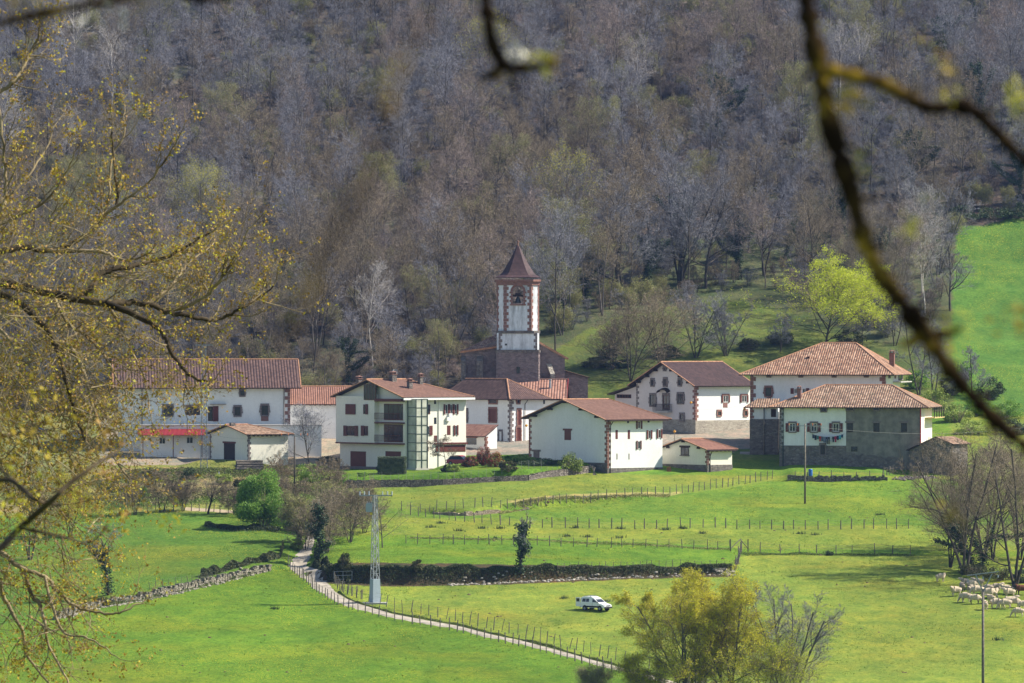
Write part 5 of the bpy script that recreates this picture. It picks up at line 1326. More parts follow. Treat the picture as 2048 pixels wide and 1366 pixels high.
for i, (px, pb, rx, rz_, mt, lb) in enumerate(((1982, 800, 2.8, 2.2, 'dk', 'dark green rounded bush on the right-hand pasture'), (1915, 845, 2.6, 1.8, 'lime', 'light green bush beside the gallery of the half-white house'), (1955, 830, 2.6, 1.7, 'leaf', 'mid green bush right of the light green one'), (2015, 835, 3.0, 1.6, 'leaf', 'mid green bush at the right end of the hedge line'), (1215, 716, 2.2, 1.2, 'dk', 'dark low bush on the meadow right of the church'), (1245, 735, 1.8, .9, 'dk', 'smaller dark bush on the meadow below the rounded one'), (1192, 735, 2.4, .9, 'bramble', 'flat bramble patch on the meadow by the church annex'), (1930, 440, 3.2, 1.6, 'dk', 'dark green holly bush at the top corner of the right-hand pasture'), (1990, 437, 4.0, 1.4, 'dk', 'wide dark green bush along the top of the right-hand pasture'), (2035, 436, 3.0, 1.6, 'dk', 'dark green bush at the right end of the pasture top'), (1870, 815, 2.4, 1.9, 'lime', 'yellow-green bush just behind the right roof corner of the half-white house'), (1835, 778, 2.6, 1.9, 'leaf', 'green bush below the red chimney of the manor'), (1905, 790, 2.6, 1.8, 'bramble', 'olive bush between the manor and the dark green rounded bush'), (1950, 868, 3.4, 1.2, 'lime', 'long light green bush behind the stone outbuilding'), (2030, 868, 3.0, 1.3, 'dk', 'dark bush by the right edge behind the copse'), (1925, 760, 2.2, 1.6, 'leaf', 'small green bush up-slope of the olive bush'), (1560, 690, 2.6, 1.6, 'bramble', 'brambly bush above the left end of the manor roof'), (1700, 690, 3.0, 1.5, 'bramble', 'brambly bush above the middle of the manor roof'), (1335, 715, 2.4, 1.3, 'bramble', 'brambly bush just above the maroon roof'), (1500, 700, 2.0, 1.2, 'bramble', 'brambly bush above the gap between maroon and orange roofs'))):
    shrub(px, pb, rx, rz_, mt, lb, n=2200, size=.13, seed=20 + i)
# village trees and garden shrubs
tree_px(620, 935, 800, 600, 'bare spreading tree in front of the bluish-white house', spread=1.0, **bb(twig='tw', bark='bark_d', first=.18, multi=1, up=.8))
tree_px(1892 - 1000, 938, 868, 601, 'low pollarded leafless tree in the garden by the brown garage door', spread=.75, **bb(twig='tw_b', bark='bark_d', first=.35, limbs=8, ang=(50, 85), up=.9))
def hedge():
    a = G(784, 948); o = thing('hedge', 'clipped square grey-green hedge in front of the garage doors', 'hedge', a, R(0))
    rs = np.random.RandomState(4); n = 9000
    w_, d_, hh = 1.95, 1.0, 2.35
    p = rs.uniform(-1, 1, (n, 3)); ax = rs.randint(0, 3, n); sg = np.sign(rs.uniform(-1, 1, n)); sg[ax == 2] = 1
    p[np.arange(n), ax] = sg * rs.uniform(.86, 1.02, n); p = p * np.array([[w_, d_, hh / 2]]); p[:, 2] += hh / 2 + .05
    p += rs.normal(size=p.shape) * .04
    a_ = rs.normal(size=p.shape); a_ /= np.linalg.norm(a_, axis=1, keepdims=True); b_ = np.cross(a_, rs.normal(size=p.shape)); b_ /= np.linalg.norm(b_, axis=1, keepdims=True); s_ = .07 * rs.uniform(.6, 1.3, (n, 1))
    V = np.stack([p - a_ * s_, p - b_ * s_ * .6, p + a_ * s_, p + b_ * s_ * .6], 1).reshape(-1, 3)
    m_ = m_leaf("hedge_leaves", (.06, .085, .05), (.15, .18, .11), .1)
    link('foliage', np_mesh('foliage', V, np.arange(n * 4).reshape(-1, 4), [m_]), o)
    m = MB(); m.box(-w_ * .86, -d_ * .84, -.3, w_ * .86, d_ * .84, hh * .92); m.build('stems', M['bramble'], o)
hedge()
for i, (px, pb, rx, rz_, mt, m2, lb) in enumerate(((768, 946, 1.0, .95, 'dk', None, 'dark rounded shrub at the left end of the square hedge'), (968, 931, 1.15, 1.35, 'red', 'dk', 'tall shrub with red young leaves in the garden'), (990, 934, 1.25, 1.0, 'red', 'lime', 'spreading red-leaved shrub right of the tall red one'), (940, 934, .95, .75, 'bramble', 'red', 'low rusty-brown shrub between the red car and the red shrubs'), (1016, 941, 1.1, .7, 'bramble', None, 'rounded olive-brown shrub at the right end of the red shrubs'), (1142, 945, 1.5, 1.35, 'lime', 'dk', 'large rounded yellow-green bush in front of the barn gable'), (1045, 925, 1.6, .55, 'lime', 'leaf', 'low bright green bed of plants below the shuttered house'), (906, 944, .95, .5, 'lime', None, 'small yellow-green bush at the foot of the leafless pollard'), (893, 944, .7, .5, 'dk', None, 'small dark bush at the foot of the leafless pollard'), (724, 953, .6, .3, 'leaf', None, 'small low plant on the lawn below the first garage door'), (660, 930, 2.2, .6, 'dk', None, 'dark low hedge at the left wall of the balcony house'), (1090, 930, 2.6, .5, 'dk', None, 'dark planting along the foot of the barn gable'), (505, 918, 1.6, 1.4, 'leaf', 'tw_b', 'light green climber on the side wall of the doorway hut'), (2022 - 1000, 1 + 924, .8, .5, 'leaf', None, 'small green shrub beside the corner stones of the shuttered house'), (625, 965, 1.9, 1.3, 'leaf', 'lime', 'fresh green bush right of the wooden pole'))):
    shrub(px, pb, rx * 1.35, rz_ * 1.25, mt, lb, n=4200, size=.085, seed=50 + i, mats2=m2 if m2 != 'tw_b' else None)
# big round green bush-tree, pruned trees and verge below the village
for i, (px, pb, rx, rz_, mt, lb) in enumerate(((345, 985, 1.6, 1.0, 'bramble', 'olive bramble bush in the verge above the small bushy bare tree'), (445, 968, 1.5, .9, 'lime', 'yellowish bush right of the pruned tree'), (380, 958, 1.8, .9, 'dk', 'dark bush below the terrace end of the long farmhouse'), (480, 975, 1.2, .8, 'bramble', 'bramble bush just left of the log pile'), (280, 1000, 1.8, 1.1, 'leaf', 'green bush in the verge left of the small bushy bare tree'), (220, 985, 2.2, 1.3, 'dk', 'broad dark bush at the left end of the verge'), (585, 1062, 1.2, .9, 'dk', 'dark bush at the right foot of the big green bushy tree'), (300, 955, 1.6, .8, 'bramble', 'low bramble bush under the red canopy'), (655, 1010, 1.1, .8, 'leaf', 'green bush right of the upper lane'), (600, 1010, 1.0, .9, 'bramble', 'bramble bush left of the upper lane'))):
    shrub(px, pb, rx, rz_, mt, lb, n=3000, size=.085, seed=200 + i)
shrub(526, 1054, 4.3, 4.3, 'leaf', 'big rounded fresh green bushy tree below the village', n=34000, size=.11, name='bushy_tree', cat='tree', seed=90, ry=3.6)
tree_px(416, 1028, 944, 610, 'small pruned tree with a dark knotty trunk left of the big green bushy tree', spread=.85, **bb(twig='tw_b', bark='bark_d', limbs=9, first=.4, ang=(45, 80), up=.7, r0=.22))
tree_px(322, 1025, 935, 611, 'small bushy bare tree in the dry verge left of the pruned tree', spread=.7, **bb(twig='tw_b', bark='bark_d', limbs=8, multi=3))
tree_px(216, 1190, 1035, 612, 'dark ivy-hung leaning tree at the stone wall on the left', 'ivy_tree', spread=.6, **bb(twig='tw', bark='bark_d', ivy=.75, first=.45, limbs=7, r0=.2))
tree_px(60, 1120, 900, 613, 'bare tree at the far left of the dry verge', spread=.6, **bb(twig='tw_b', bark='bark_d', multi=3, limbs=7, leaf='bud', per=1, lsize=.08))
tree_px(140, 1075, 930, 614, 'yellowish budding tree left of the dark ivy-hung tree', 'budding_tree', spread=.6, **bb(twig='tw_b', bark='bark_d', multi=3, limbs=7, leaf='bud_y', per=2, lsize=.08))
tree_px(640, 1122, 1000, 620, 'upright ivy column tree at the bend of the lane', 'ivy_tree', spread=.35, **bb(twig='tw_b', bark='bark_d', ivy=.98, limbs=6))
tree_px(700, 1085, 945, 621, 'wide leafless bushy tree right of the lane', spread=1.2, **bb(twig='tw_b', bark='bark_d', multi=5, limbs=8, first=.15))
tree_px(668, 1060, 955, 626, 'leafless bushy tree close behind the ivy column', spread=.7, **bb(twig='tw_b', bark='bark_d', multi=4, limbs=6, first=.15, leaf='bud', per=1, lsize=.06))
for i_, (px_, pb_, pt_, lb_) in enumerate(((590, 1045, 950, 'brown leafless bush-tree between the big green bushy tree and the lane'), (612, 1100, 1010, 'leafless bush-tree on the left side of the lane bend'), (655, 1105, 985, 'brushy bare tree just right of the ivy column'), (728, 1065, 975, 'small leafless bush-tree under the garden wall'), (270, 1030, 935, 'leafless bush-tree in the verge near the left branches'), (365, 1022, 950, 'low leafless bush-tree between the two small trees in the verge'), (470, 1030, 960, 'thin leafless tree touching the left side of the big green bushy tree'), (560, 975, 900, 'bare tree beside the log pile'), (655, 985, 910, 'bare bush-tree at the left end of the garden wall'))):
    tree_px(px_, pb_, pt_, 680 + i_, lb_, spread=.85, **bb(twig='tw_b', bark='bark_d', multi=4, limbs=7, first=.12))
tree_px(765, 1095, 975, 622, 'thin open bare tree behind the lattice pylon', spread=1.0, limbs=9, sub=(5, 5, 4), first=.2, ang=(30, 60), lenf=.6, up=.4, wmin=.010, twig='tw_b', bark='bark')
tree_px(600, 1090, 975, 623, 'leafless brushy tree left of the upper lane', spread=.6, **bb(twig='tw_b', bark='bark_d', multi=4, limbs=6, leaf='bud', per=1, lsize=.07))
tree_px(1039, 1142, 1035, 624, 'slender tree hung with dark ivy standing on the bank', 'ivy_tree', spread=.4, **bb(twig='tw', bark='bark_d', limbs=7, ivy=.85, first=.35))
tree_px(1042, 1142, 1015, 625, 'thin pale sapling growing behind the ivy-hung tree on the bank', spread=.35, limbs=6, sub=(4, 4, 3), first=.3, ang=(20, 40), lenf=.5, up=.5, wmin=.01, twig='tw_p', bark='bark')
# near trees, bottom right
tree_px(1340, 1440, 1150, 630, 'large many-stemmed tree budding yellow-green at the bottom, left one of the pair', 'budding_tree', loc=G(1372, 1425), spread=.60, **bb(twig='tw_b', bark='bark', multi=4, limbs=13, sub=(8, 8, 6), first=.12, leaf='bud_y', per=3, lsize=.07, jit=.1, ang=(25, 55)))
tree_px(1462, 1445, 1140, 631, 'large tree budding yellow-green with forked grey trunk at the bottom, right one of the pair', 'budding_tree', loc=G(1462, 1430), spread=.70, **bb(twig='tw_b', bark='bark', multi=3, limbs=16, sub=(8, 8, 6), first=.12, leaf='bud_y', per=3, lsize=.075, jit=.1, ang=(25, 55)))
tree_px(1590, 1440, 1175, 632, 'large grey leafless tree to the right of the two yellow budding trees', loc=G(1575, 1425), spread=.55, **bb(twig='tw', bark='bark', multi=5, limbs=9, sub=(8, 7, 6), first=.15, ang=(22, 50)))
tree_px(1540, 1450, 1270, 633, 'low bright yellow-leaved tree in front of the grey leafless one', 'budding_tree', loc=G(1538, 1435), spread=1.0, **bb(twig='tw_b', bark='bark', multi=4, limbs=7, first=.12, leaf='leaf_y', per=2, lsize=.05, jit=.12))
tree_px(1290, 1450, 1320, 634, 'low twiggy bush-tree at the lane side left of the budding pair', loc=G(1290, 1425), spread=.55, **bb(twig='tw_b', bark='bark_d', multi=6, limbs=6, first=.1, leaf='bud_y', per=2, lsize=.05))
tree_px(1190, 1420, 1325, 635, 'small shrubby tree with reddish twigs at the bottom edge of the green field', loc=G(1190, 1412), spread=.8, **bb(twig='tw_r', bark='bark_d', multi=6, limbs=6, first=.1, leaf='bud', per=2, lsize=.05))
tree_px(1370, 1430, 1335, 636, 'pale pinkish twiggy shrub at the bottom under the budding pair', loc=G(1380, 1405), spread=.8, **bb(twig='tw_p', bark='bark', multi=7, limbs=6, first=.1))
# right-hand copse by the sheep
for i, (px, pb, pt, sp, lb, kw) in enumerate(((1930, 1150, 830, .62, 'largest leafless tree of the copse beside the sheep', dict(multi=3, limbs=9)), (1955, 1145, 870, .65, 'ivy-stemmed bare tree just right of the largest one in the copse', dict(ivy=.4, multi=2, limbs=8)), (2030, 1170, 830, .65, 'brown leafless tree of the copse close to the right edge', dict(multi=3, limbs=9, twig='tw_b')), (1985, 1120, 900, .8, 'smaller brown bare tree at the back of the copse', dict(multi=2, limbs=8, twig='tw_b')), (1900, 1135, 960, .6, 'low leafless tree at the left side of the copse', dict(multi=3, limbs=7)), (2070, 1130, 840, .9, 'bare tree at the outer right of the copse', dict(multi=3, limbs=8)), (1965, 1100, 860, .9, 'tall brownish bare tree in the middle back of the copse', dict(multi=3, limbs=9, twig='tw_b')), (1925, 1110, 900, .7, 'bushy bare tree behind the low left one of the copse', dict(multi=4, limbs=8, twig='tw_b')), (2040, 1120, 900, .9, 'brown bushy tree in front of the outer right one', dict(multi=4, limbs=8, twig='tw_b')), (1990, 960, 880, 1.0, 'small bare bush-tree between the copse and the stone outbuilding', dict(multi=5, limbs=7, twig='tw_b')))):
    k_ = bb(bark='bark_d', first=.15); k_.setdefault('twig', 'tw_b'); k_.update(kw); tree_px(px, pb, pt, 650 + i, lb, spread=sp, **k_)
for i, (px, pb, rx, rz_, mt, lb) in enumerate(((1945, 1152, 2.2, 1.0, 'bramble', 'dark bramble bush at the foot of the copse'), (2000, 1160, 2.4, 1.1, 'bramble', 'dark bramble bush behind the sheep flock'), (2045, 1165, 1.6, 1.0, 'dk', 'dark bush at the right edge behind the flock'), (205, 1210, 1.4, .6, 'bramble', 'bramble clump at the foot of the dark ivy-hung tree'), (1660, 1111, .5, .3, 'dk', 'small dark tuft of bush at the fence on the right'), (833, 1142, .9, .9, 'bramble', 'rounded bramble standing on the bank left of the ivy-hung tree'), (690, 1140, 1.1, 1.2, 'bramble', 'upright dark bush on the bank left of the pylon'), (596, 1100, 1.1, .8, 'lime', 'yellowish bush at the left side of the lane bend'))):
    shrub(px, pb, rx, rz_, mt, lb, n=3000, size=.08, seed=120 + i)
# bramble and scrub strips: nobody could count these
def strip(name, label, pts, w_, hgt, dens, mat, mat2, size=.09, seed=1, off=0.):
    rs = np.random.RandomState(seed); P_ = [G0(a, b) for a, b in pts]; A = []
    for k in range(len(P_) - 1):
        a, b = P_[k], P_[k + 1]; n = int((b - a).length * dens); t = rs.rand(n)
        x = a.x + (b.x - a.x) * t; y = a.y + (b.y - a.y) * t + off + rs.normal(size=n) * w_
        hh = hgt * (.55 + .65 * np.clip(vnoise(x / 1.6, y / 1.6, 51), -.6, 1)) * rs.rand(n) ** .7 * np.exp(-((y - (a.y + (b.y - a.y) * t + off)) / (w_ * 2)) ** 2)
        A.append(np.stack([x, y, T(x, y) + hh + .02], 1))
    p = np.concatenate(A); a_ = rs.normal(size=p.shape); a_ /= np.linalg.norm(a_, axis=1, keepdims=True); b_ = np.cross(a_, rs.normal(size=p.shape)); b_ /= np.linalg.norm(b_, axis=1, keepdims=True); s_ = size * rs.uniform(.5, 1.4, (len(p), 1))
    V = np.stack([p - a_ * s_, p - b_ * s_ * .55, p + a_ * s_, p + b_ * s_ * .55], 1).reshape(-1, 3)
    o = link(name, np_mesh(name, V, np.arange(len(V)).reshape(-1, 4), [M[mat], M[mat2]], (rs.rand(len(p)) < .35).astype(int))); tag(o, label, 'undergrowth', kind="stuff")
M['drygrass'] = m_leaf("dry_grass_blades", (.34, .29, .10), (.52, .45, .20), .2)
M['grassb'] = m_leaf("coarse_grass", (.10, .17, .025), (.20, .27, .05), .2)
strip('bank_brambles', 'dark brambles and scrub covering the long bank above the van field', [(622, 1140), (657, 1163), (760, 1168), (833, 1169), (1000, 1165), (1122, 1159), (1244, 1154), (1464, 1148)], .55, .9, 1100, 'bramble', 'dk', seed=2, off=.8)
strip('lane_scrub', 'dark scrub along the inner side of the lane bend', [(628, 1118), (640, 1140), (665, 1160), (700, 1168)], .6, 1.1, 900, 'bramble', 'dk', seed=3, off=1.0)
strip('lane_scrub', 'brown and green scrub on both sides of the upper lane', [(600, 1098), (603, 1060), (608, 1010)], .5, 1.2, 900, 'bramble', 'leaf', seed=4)
strip('wall_brambles', 'dark bramble hedge on top of the left field wall', [(400, 1170), (470, 1152), (520, 1140), (560, 1125), (566, 1105)], .6, 1.2, 1100, 'bramble', 'dk', seed=5, off=1.2)
strip('verge_scrub', 'dry and brambly scrub along the verge below the village on the left', [(150, 1010), (260, 1005), (380, 1000), (470, 990), (600, 985), (680, 978)], 3.5, .8, 900, 'bramble', 'drygrass', seed=6, off=2)
strip('verge_grass', 'green rough grass and nettles mixed through the verge on the left', [(150, 1018), (300, 1006), (470, 996), (600, 992), (690, 984)], 3.0, .45, 1100, 'grassb', 'leaf', seed=26, off=1)
strip('wall_grass', 'grass and weeds growing against the pale field wall', [(110, 1240), (210, 1213), (283, 1202), (364, 1184), (425, 1170), (506, 1150)], .35, .55, 420, 'grassb', 'bramble', .07, 27, .2)
strip('yard_scrub', 'low brambles and rough plants below the terrace', [(180, 965), (300, 950), (420, 948), (520, 950), (640, 950)], 3., .9, 900, 'bramble', 'grassb', seed=7)
strip('dry_grass', 'pale dry grass along the terrace edge between the fields', [(1001, 1036), (1040, 1028), (1107, 1016), (1190, 1008), (1290, 1000), (1340, 996)], .5, .4, 420, 'drygrass', 'grassb', .08, 8, .4)
strip('bush_shadow_growth', 'dark low growth added as the shadow under the big green bushy tree', [(410, 1052), (470, 1062), (560, 1064)], .9, .7, 900, 'dk', 'bramble', seed=9)  # dark leaves standing in for the shadow the bush casts to its left
strip('field_edge_growth', 'line of rough grass along the fence between the middle fields', [(820, 1092), (1057, 1092), (1266, 1097), (1461, 1104)], .35, .3, 200, 'grassb', 'drygrass', .07, 10)
strip('field_edge_growth', 'rough grass line along the right-hand fence', [(1480, 1110), (1610, 1109), (1700, 1110), (1830, 1112)], .35, .35, 240, 'grassb', 'dk', .07, 11)
strip('lane_verge', 'rough grass verge along the upper side of the lane', [(675, 1184), (697, 1199), (722, 1209), (784, 1227), (906, 1249), (1040, 1280), (1180, 1318), (1320, 1354)], .2, .3, 260, 'grassb', 'bramble', .06, 12, .3)
# turf tussocks over all the fields
def turf():
    rs = np.random.RandomState(9); n = 60000; y = rs.uniform(615, 815, n); x = rs.uniform(-1080, 1080, n) * y / F
    keep = vnoise(x / 9, y / 9, 61) * .5 + rs.rand(n) > .45; x, y = x[keep], y[keep]; px = 1024 + F * x / y; py = 683 - F * T0(x, y) / y
    lane = np.interp(px, [560, 600, 640, 690, 784, 906, 1040, 1180, 1320], [1130, 1155, 1180, 1212, 1231, 1253, 1284, 1322, 1362])
    keep = (np.abs(py - lane) > 12) & ~((px > 570) & (px < 650) & (py < 1150)) & (py > 962); x, y = x[keep], y[keep]
    P_ = np.stack([x, y, T(x, y)], 1); k = 3; P_ = np.repeat(P_, k, 0) + rs.normal(size=(len(P_) * k, 3)) * np.array([[.12, .12, 0]])
    an = rs.uniform(0, 6.28, len(P_)); u = np.stack([np.cos(an), np.sin(an), 0 * an], 1) * rs.uniform(.03, .07, (len(P_), 1)); h_ = np.stack([rs.normal(size=len(P_)) * .05, rs.normal(size=len(P_)) * .05, rs.uniform(.03, .10, len(P_)) * np.where(rs.rand(len(P_)) < .06, 2.6, 1)], 1)
    V = np.stack([P_ - u - [0, 0, .05], P_ + u - [0, 0, .05], P_ + h_], 1).reshape(-1, 3)
    t_ = m_leaf("meadow_blades", (.11, .19, .02), (.22, .28, .035), .4)
    o = link('meadow_grass', np_mesh('meadow_grass', V, np.arange(len(V)).reshape(-1, 3), [t_])); tag(o, 'short tussocky grass growing over the valley fields', 'grass', kind="stuff")
turf()
def rushes():
    rs = np.random.RandomState(19); A = []
    spots = [(1365 - 0, 1057), (1135, 1073), (1175, 1074), (1240, 1076), (880, 1047), (990, 1078), (1405, 1067), (1760, 1030), (1655, 1106), (1127, 1197), (1215, 1203), (550, 1218), (1995, 1280), (1000, 1057), (965, 1057), (920, 1062), (860, 1055), (1600, 1068), (1630, 1070), (1150, 1056), (1240, 1058), (1330, 1060)]
    for px, py in spots:
        c = G(px, py); n = 60; q = np.stack([c.x + rs.normal(size=n) * .32, c.y + rs.normal(size=n) * .25], 1); z = T(q[:, 0], q[:, 1])
        A.append(np.stack([q[:, 0], q[:, 1], z], 1))
    P_ = np.concatenate(A); n = len(P_); u = rs.normal(size=(n, 3)) * .03; h_ = np.stack([rs.normal(size=n) * .1, rs.normal(size=n) * .1, rs.uniform(.2, .5, n)], 1)
    V = np.stack([P_ - u, P_ + u, P_ + h_], 1).reshape(-1, 3); o = link('rush_tufts', np_mesh('rush_tufts', V, np.arange(len(V)).reshape(-1, 3), [M['dk']])); tag(o, 'dark tufts of rushes dotted over the fields', 'grass', kind="stuff")
rushes()
# ------------------------------------------------------------------ stone walls
def stone_wall(name, label, pts, hgt, th=.6, mat='drystone', off=.35, rough=.12, seed=1, cap=True, cat='stone wall', seg=.55):
    """dry wall of individually sized stones laid along a picture line; one mesh"""
    rn = random.Random(seed); P_ = [G0(a, b) for a, b in pts]; m = MB()
    for k in range(len(P_) - 1):
        a, b = P_[k], P_[k + 1]; L = (b - a).length; d = (b - a).normalized(); nrm = Vector((-d.y, d.x, 0)); s = 0.
        h0, h1 = (hgt[k], hgt[k + 1]) if isinstance(hgt, (list, tuple)) else (hgt, hgt)
        while s < L:
            w_ = rn.uniform(.6, 1.2) * seg; s2 = min(s + w_, L); q = a + d * s; q2 = a + d * s2; hh = (h0 + (h1 - h0) * s / L) * rn.uniform(1 - rough, 1 + rough)
            zb = min(Tz(q.x, q.y - .2), Tz(q2.x, q2.y - .2)) - .3; zg = (float(T0(q.x, q.y)) + float(T0(q2.x, q2.y))) / 2
            f = off * 1.0; jit = rn.uniform(-.05, .05)
            z = zb
            while z < zg + hh - .05:
                z2 = min(z + rn.uniform(.22, .38), zg + hh); j = rn.uniform(-.06, .06) * rough * 4
                p = [q + nrm * (j - th / 2), q2 + nrm * (j - th / 2), q2 + nrm * (th / 2), q + nrm * (th / 2)]
                g = .012; bt = [(v.x, v.y, z + g) for v in p]; tp = [(v.x, v.y, z2 - g * 0) for v in p]
                i0 = len(m.v)
                m.poly(tp)
                for i in range(4): jn = (i + 1) % 4; m.poly([bt[i], bt[jn], tp[jn], tp[i]])
                z = z2
            s = s2
    o = m.build(name, M[mat]); tag(o, label, cat); return o
stone_wall('garden_wall', 'long grey stone garden wall below the lawn of the balcony house', [(692, 981), (700, 981), (884, 979), (1055, 970), (1098, 962), (1178, 951)], 1.42, seed=3, rough=.04)
stone_wall('field_wall', 'pale tumbled stone wall between the two left-hand fields', [(110, 1240), (210, 1212), (283, 1201), (364, 1183), (425, 1169), (506, 1149), (540, 1143)], .8, mat='palestone', rough=.4, seed=4, seg=.42)
stone_wall('field_wall', 'short tan stone wall on the slope between posts', [(835, 1031), (870, 1037), (930, 1041), (999, 1034)], [.35, .8, 1.05, 1.0], mat='tanstone', rough=.12, seed=5)
stone_wall('field_wall', 'low dark stone wall under the posts in front of the half-white house', [(1575, 962), (1640, 963), (1775, 963)], .75, rough=.25, seed=6)
def boulders(label, pts, n, s0, s1, seed, mat='rubble_l', name='rubble_stones', sp=.4):
    rs = random.Random(seed); m = MB(); P_ = [G0(a, b) for a, b in pts]
    for _ in range(n):
        k = rs.randrange(len(P_) - 1); q = P_[k].lerp(P_[k + 1], rs.random()); x = q.x + rs.gauss(0, sp * .5); y = q.y - .3 + rs.gauss(0, sp); s = rs.uniform(s0, s1); z = Tz(x, y)
        ring = []; nn = 6; ph = rs.random() * 6
        for lv, (r, h_) in enumerate(((1, -.2), (1.05, .25), (.6, .62))):
            ring.append([(x + s * r * math.cos(ph + 6.283 * i / nn) * (1 + rs.uniform(-.2, .2)), y + s * r * .8 * math.sin(ph + 6.283 * i / nn) * (1 + rs.uniform(-.2, .2)), z + s * (h_ + rs.uniform(-.08, .08))) for i in range(nn)])
        for lv in range(2):
            for i in range(nn): j = (i + 1) % nn; m.poly([ring[lv][i], ring[lv][j], ring[lv + 1][j], ring[lv + 1][i]])
        m.poly(ring[2])
    o = m.build(name, M[mat]); tag(o, label, 'stones', kind="stuff")
boulders('pale fallen stones scattered along the foot of the left field wall', [(130, 1234), (210, 1212), (283, 1201), (364, 1183), (425, 1169), (506, 1149)], 420, .1, .28, 1)
boulders('line of pale stones along the foot of the long bank', [(900, 1169), (1000, 1166), (1122, 1160), (1244, 1155), (1470, 1148)], 260, .08, .26, 2)
boulders('pale stones along the dry grass terrace', [(1040, 1028), (1107, 1012), (1190, 1004)], 110, .12, .3, 3, 'drystone')
boulders('heap of loose stones right of the low dark wall', [(1795, 957), (1830, 956), (1870, 955)], 130, .12, .3, 4, 'drystone', sp=.9)
boulders('stones heaped at the fence corner end of the bank', [(1430, 1148), (1462, 1147)], 40, .2, .45, 5)

# ------------------------------------------------------------------ fences
def fence(label, pts, n, hgt=1.25, r=.06, wires=3, lean=.06, seed=1, slant=0., spacing=None, mat='postw', name='wire_fence', t0=None, dead=0.):
    rn = random.Random(seed); P_ = [G(a, b) for a, b in pts]; o = thing(name, label, 'fence', P_[0])
    cum = [0.]; 
    for k in range(len(P_) - 1): cum.append(cum[-1] + (P_[k + 1] - P_[k]).length)
    # posts are spaced evenly in the picture-independent length of the line
    tops = []
    for i in range(n):
        s = cum[-1] * (i + rn.uniform(-.12, .12) * (0 < i < n - 1)) / (n - 1); s = min(max(s, 0), cum[-1] - 1e-3)
        k = max(j for j in range(len(P_) - 1) if cum[j] <= s); q = P_[k].lerp(P_[k + 1], (s - cum[k]) / (cum[k + 1] - cum[k])); q = Vector((q.x, q.y, Tz(q.x, q.y)))
        h_ = hgt * rn.uniform(.86, 1.12); d = Vector((rn.gauss(slant, lean), rn.gauss(0, lean), 1)).normalized()
        m = MB(); rr = r * rn.uniform(.8, 1.25); b = q - P_[0]
        m.tube(b - Vector((0, 0, .3)), b + d * h_ * .6, rr, rr * .95, 6); m.tube(b + d * h_ * .6, b + d * h_, rr * .95, rr * .75, 6)
        p_ = m.build('post', M[mat], o); tops.append((b, d, h_))
    m = MB()
    for w_ in range(wires):
        f = .3 + .62 * w_ / max(1, wires - 1)
        for i in range(len(tops) - 1):
            a = tops[i][0] + tops[i][1] * tops[i][2] * f; b = tops[i + 1][0] + tops[i + 1][1] * tops[i + 1][2] * f; m.tube(a, b, .008, n=3, cap=False)
    if wires: m.build('wire', M['wire'], o)
    return o
fence('upper post fence crossing the slope below the barn and running up to the right', [(803, 1022), (920, 1018), (999, 1016), (1021, 1016), (1107, 1006), (1190, 1000), (1256, 994), (1342, 990), (1447, 975), (1544, 958)], 52, seed=1)
fence('short fence of posts in front of the tan stone wall', [(821, 1030), (906, 1041), (959, 1046), (1001, 1050)], 12, seed=2)
fence('long level fence with widely spaced posts across the middle of the right-hand fields', [(1001, 1049), (1068, 1055), (1278, 1058), (1488, 1058), (1650, 1059), (1817, 1057)], 37, hgt=1.3, r=.075, seed=3, lean=.02)
fence('fence of thin posts between the yellowish and the bright green middle fields', [(812, 1087), (833, 1088), (1057, 1090), (1266, 1094), (1461, 1101)], 28, seed=4, lean=.04)
fence('fence of dark posts at the top of the van field on the right', [(1520, 1105), (1610, 1106), (1675, 1108), (1757, 1108), (1821, 1109)], 9, hgt=1.3, seed=5, lean=.05)
fence('closely set fence running down to the gate corner of the bank', [(1484, 1100), (1478, 1118), (1470, 1140)], 12, hgt=1.4, r=.075, seed=6, lean=.12)
fence('thin stake fence along the top of the long bank', [(1115, 1142), (1240, 1140), (1342, 1136), (1464, 1140)], 26, hgt=1.1, r=.04, seed=7)
fence('post fence following the lower side of the lane', [(576, 1133), (596, 1152), (618, 1170), (640, 1190), (670, 1207), (711, 1222), (784, 1240), (906, 1261), (1040, 1293), (1180, 1331), (1330, 1370)], 66, hgt=1.35, r=.065, seed=8, lean=.05)
fence('leaning post fence along the upper side of the lane', [(674, 1178), (700, 1192), (740, 1205), (784, 1217), (906, 1241), (1040, 1271), (1180, 1308), (1330, 1345)], 46, hgt=1.45, r=.05, seed=9, lean=.10, slant=.12)
fence('thin metal fence on top of the garden wall', [(697, 963), (790, 962), (884, 959), (1000, 954), (1090, 946), (1165, 938)], 34, hgt=1.2, r=.022, wires=4, seed=10, lean=.01, mat='wire')
fence('short post fence along the low dark wall in front of the half-white house', [(1590, 958), (1680, 957), (1765, 957)], 8, hgt=1.1, seed=11, lean=.04)
fence('few posts beside the heap of loose stones', [(1768, 950), (1790, 944), (1812, 943)], 6, hgt=1.2, seed=12)
fence('post fence along the dry verge left of the pruned tree', [(295, 1024), (400, 1022), (470, 1028)], 12, hgt=1.1, seed=13, lean=.08)
fence('short thin fence on top of the left field wall', [(300, 1178), (380, 1166), (425, 1158)], 12, hgt=.9, r=.035, seed=14, lean=.12)
fence('post fence at the bend of the lane below the bank', [(668, 1160), (676, 1178), (690, 1186), (722, 1198)], 10, hgt=1.3, seed=15, lean=.05)
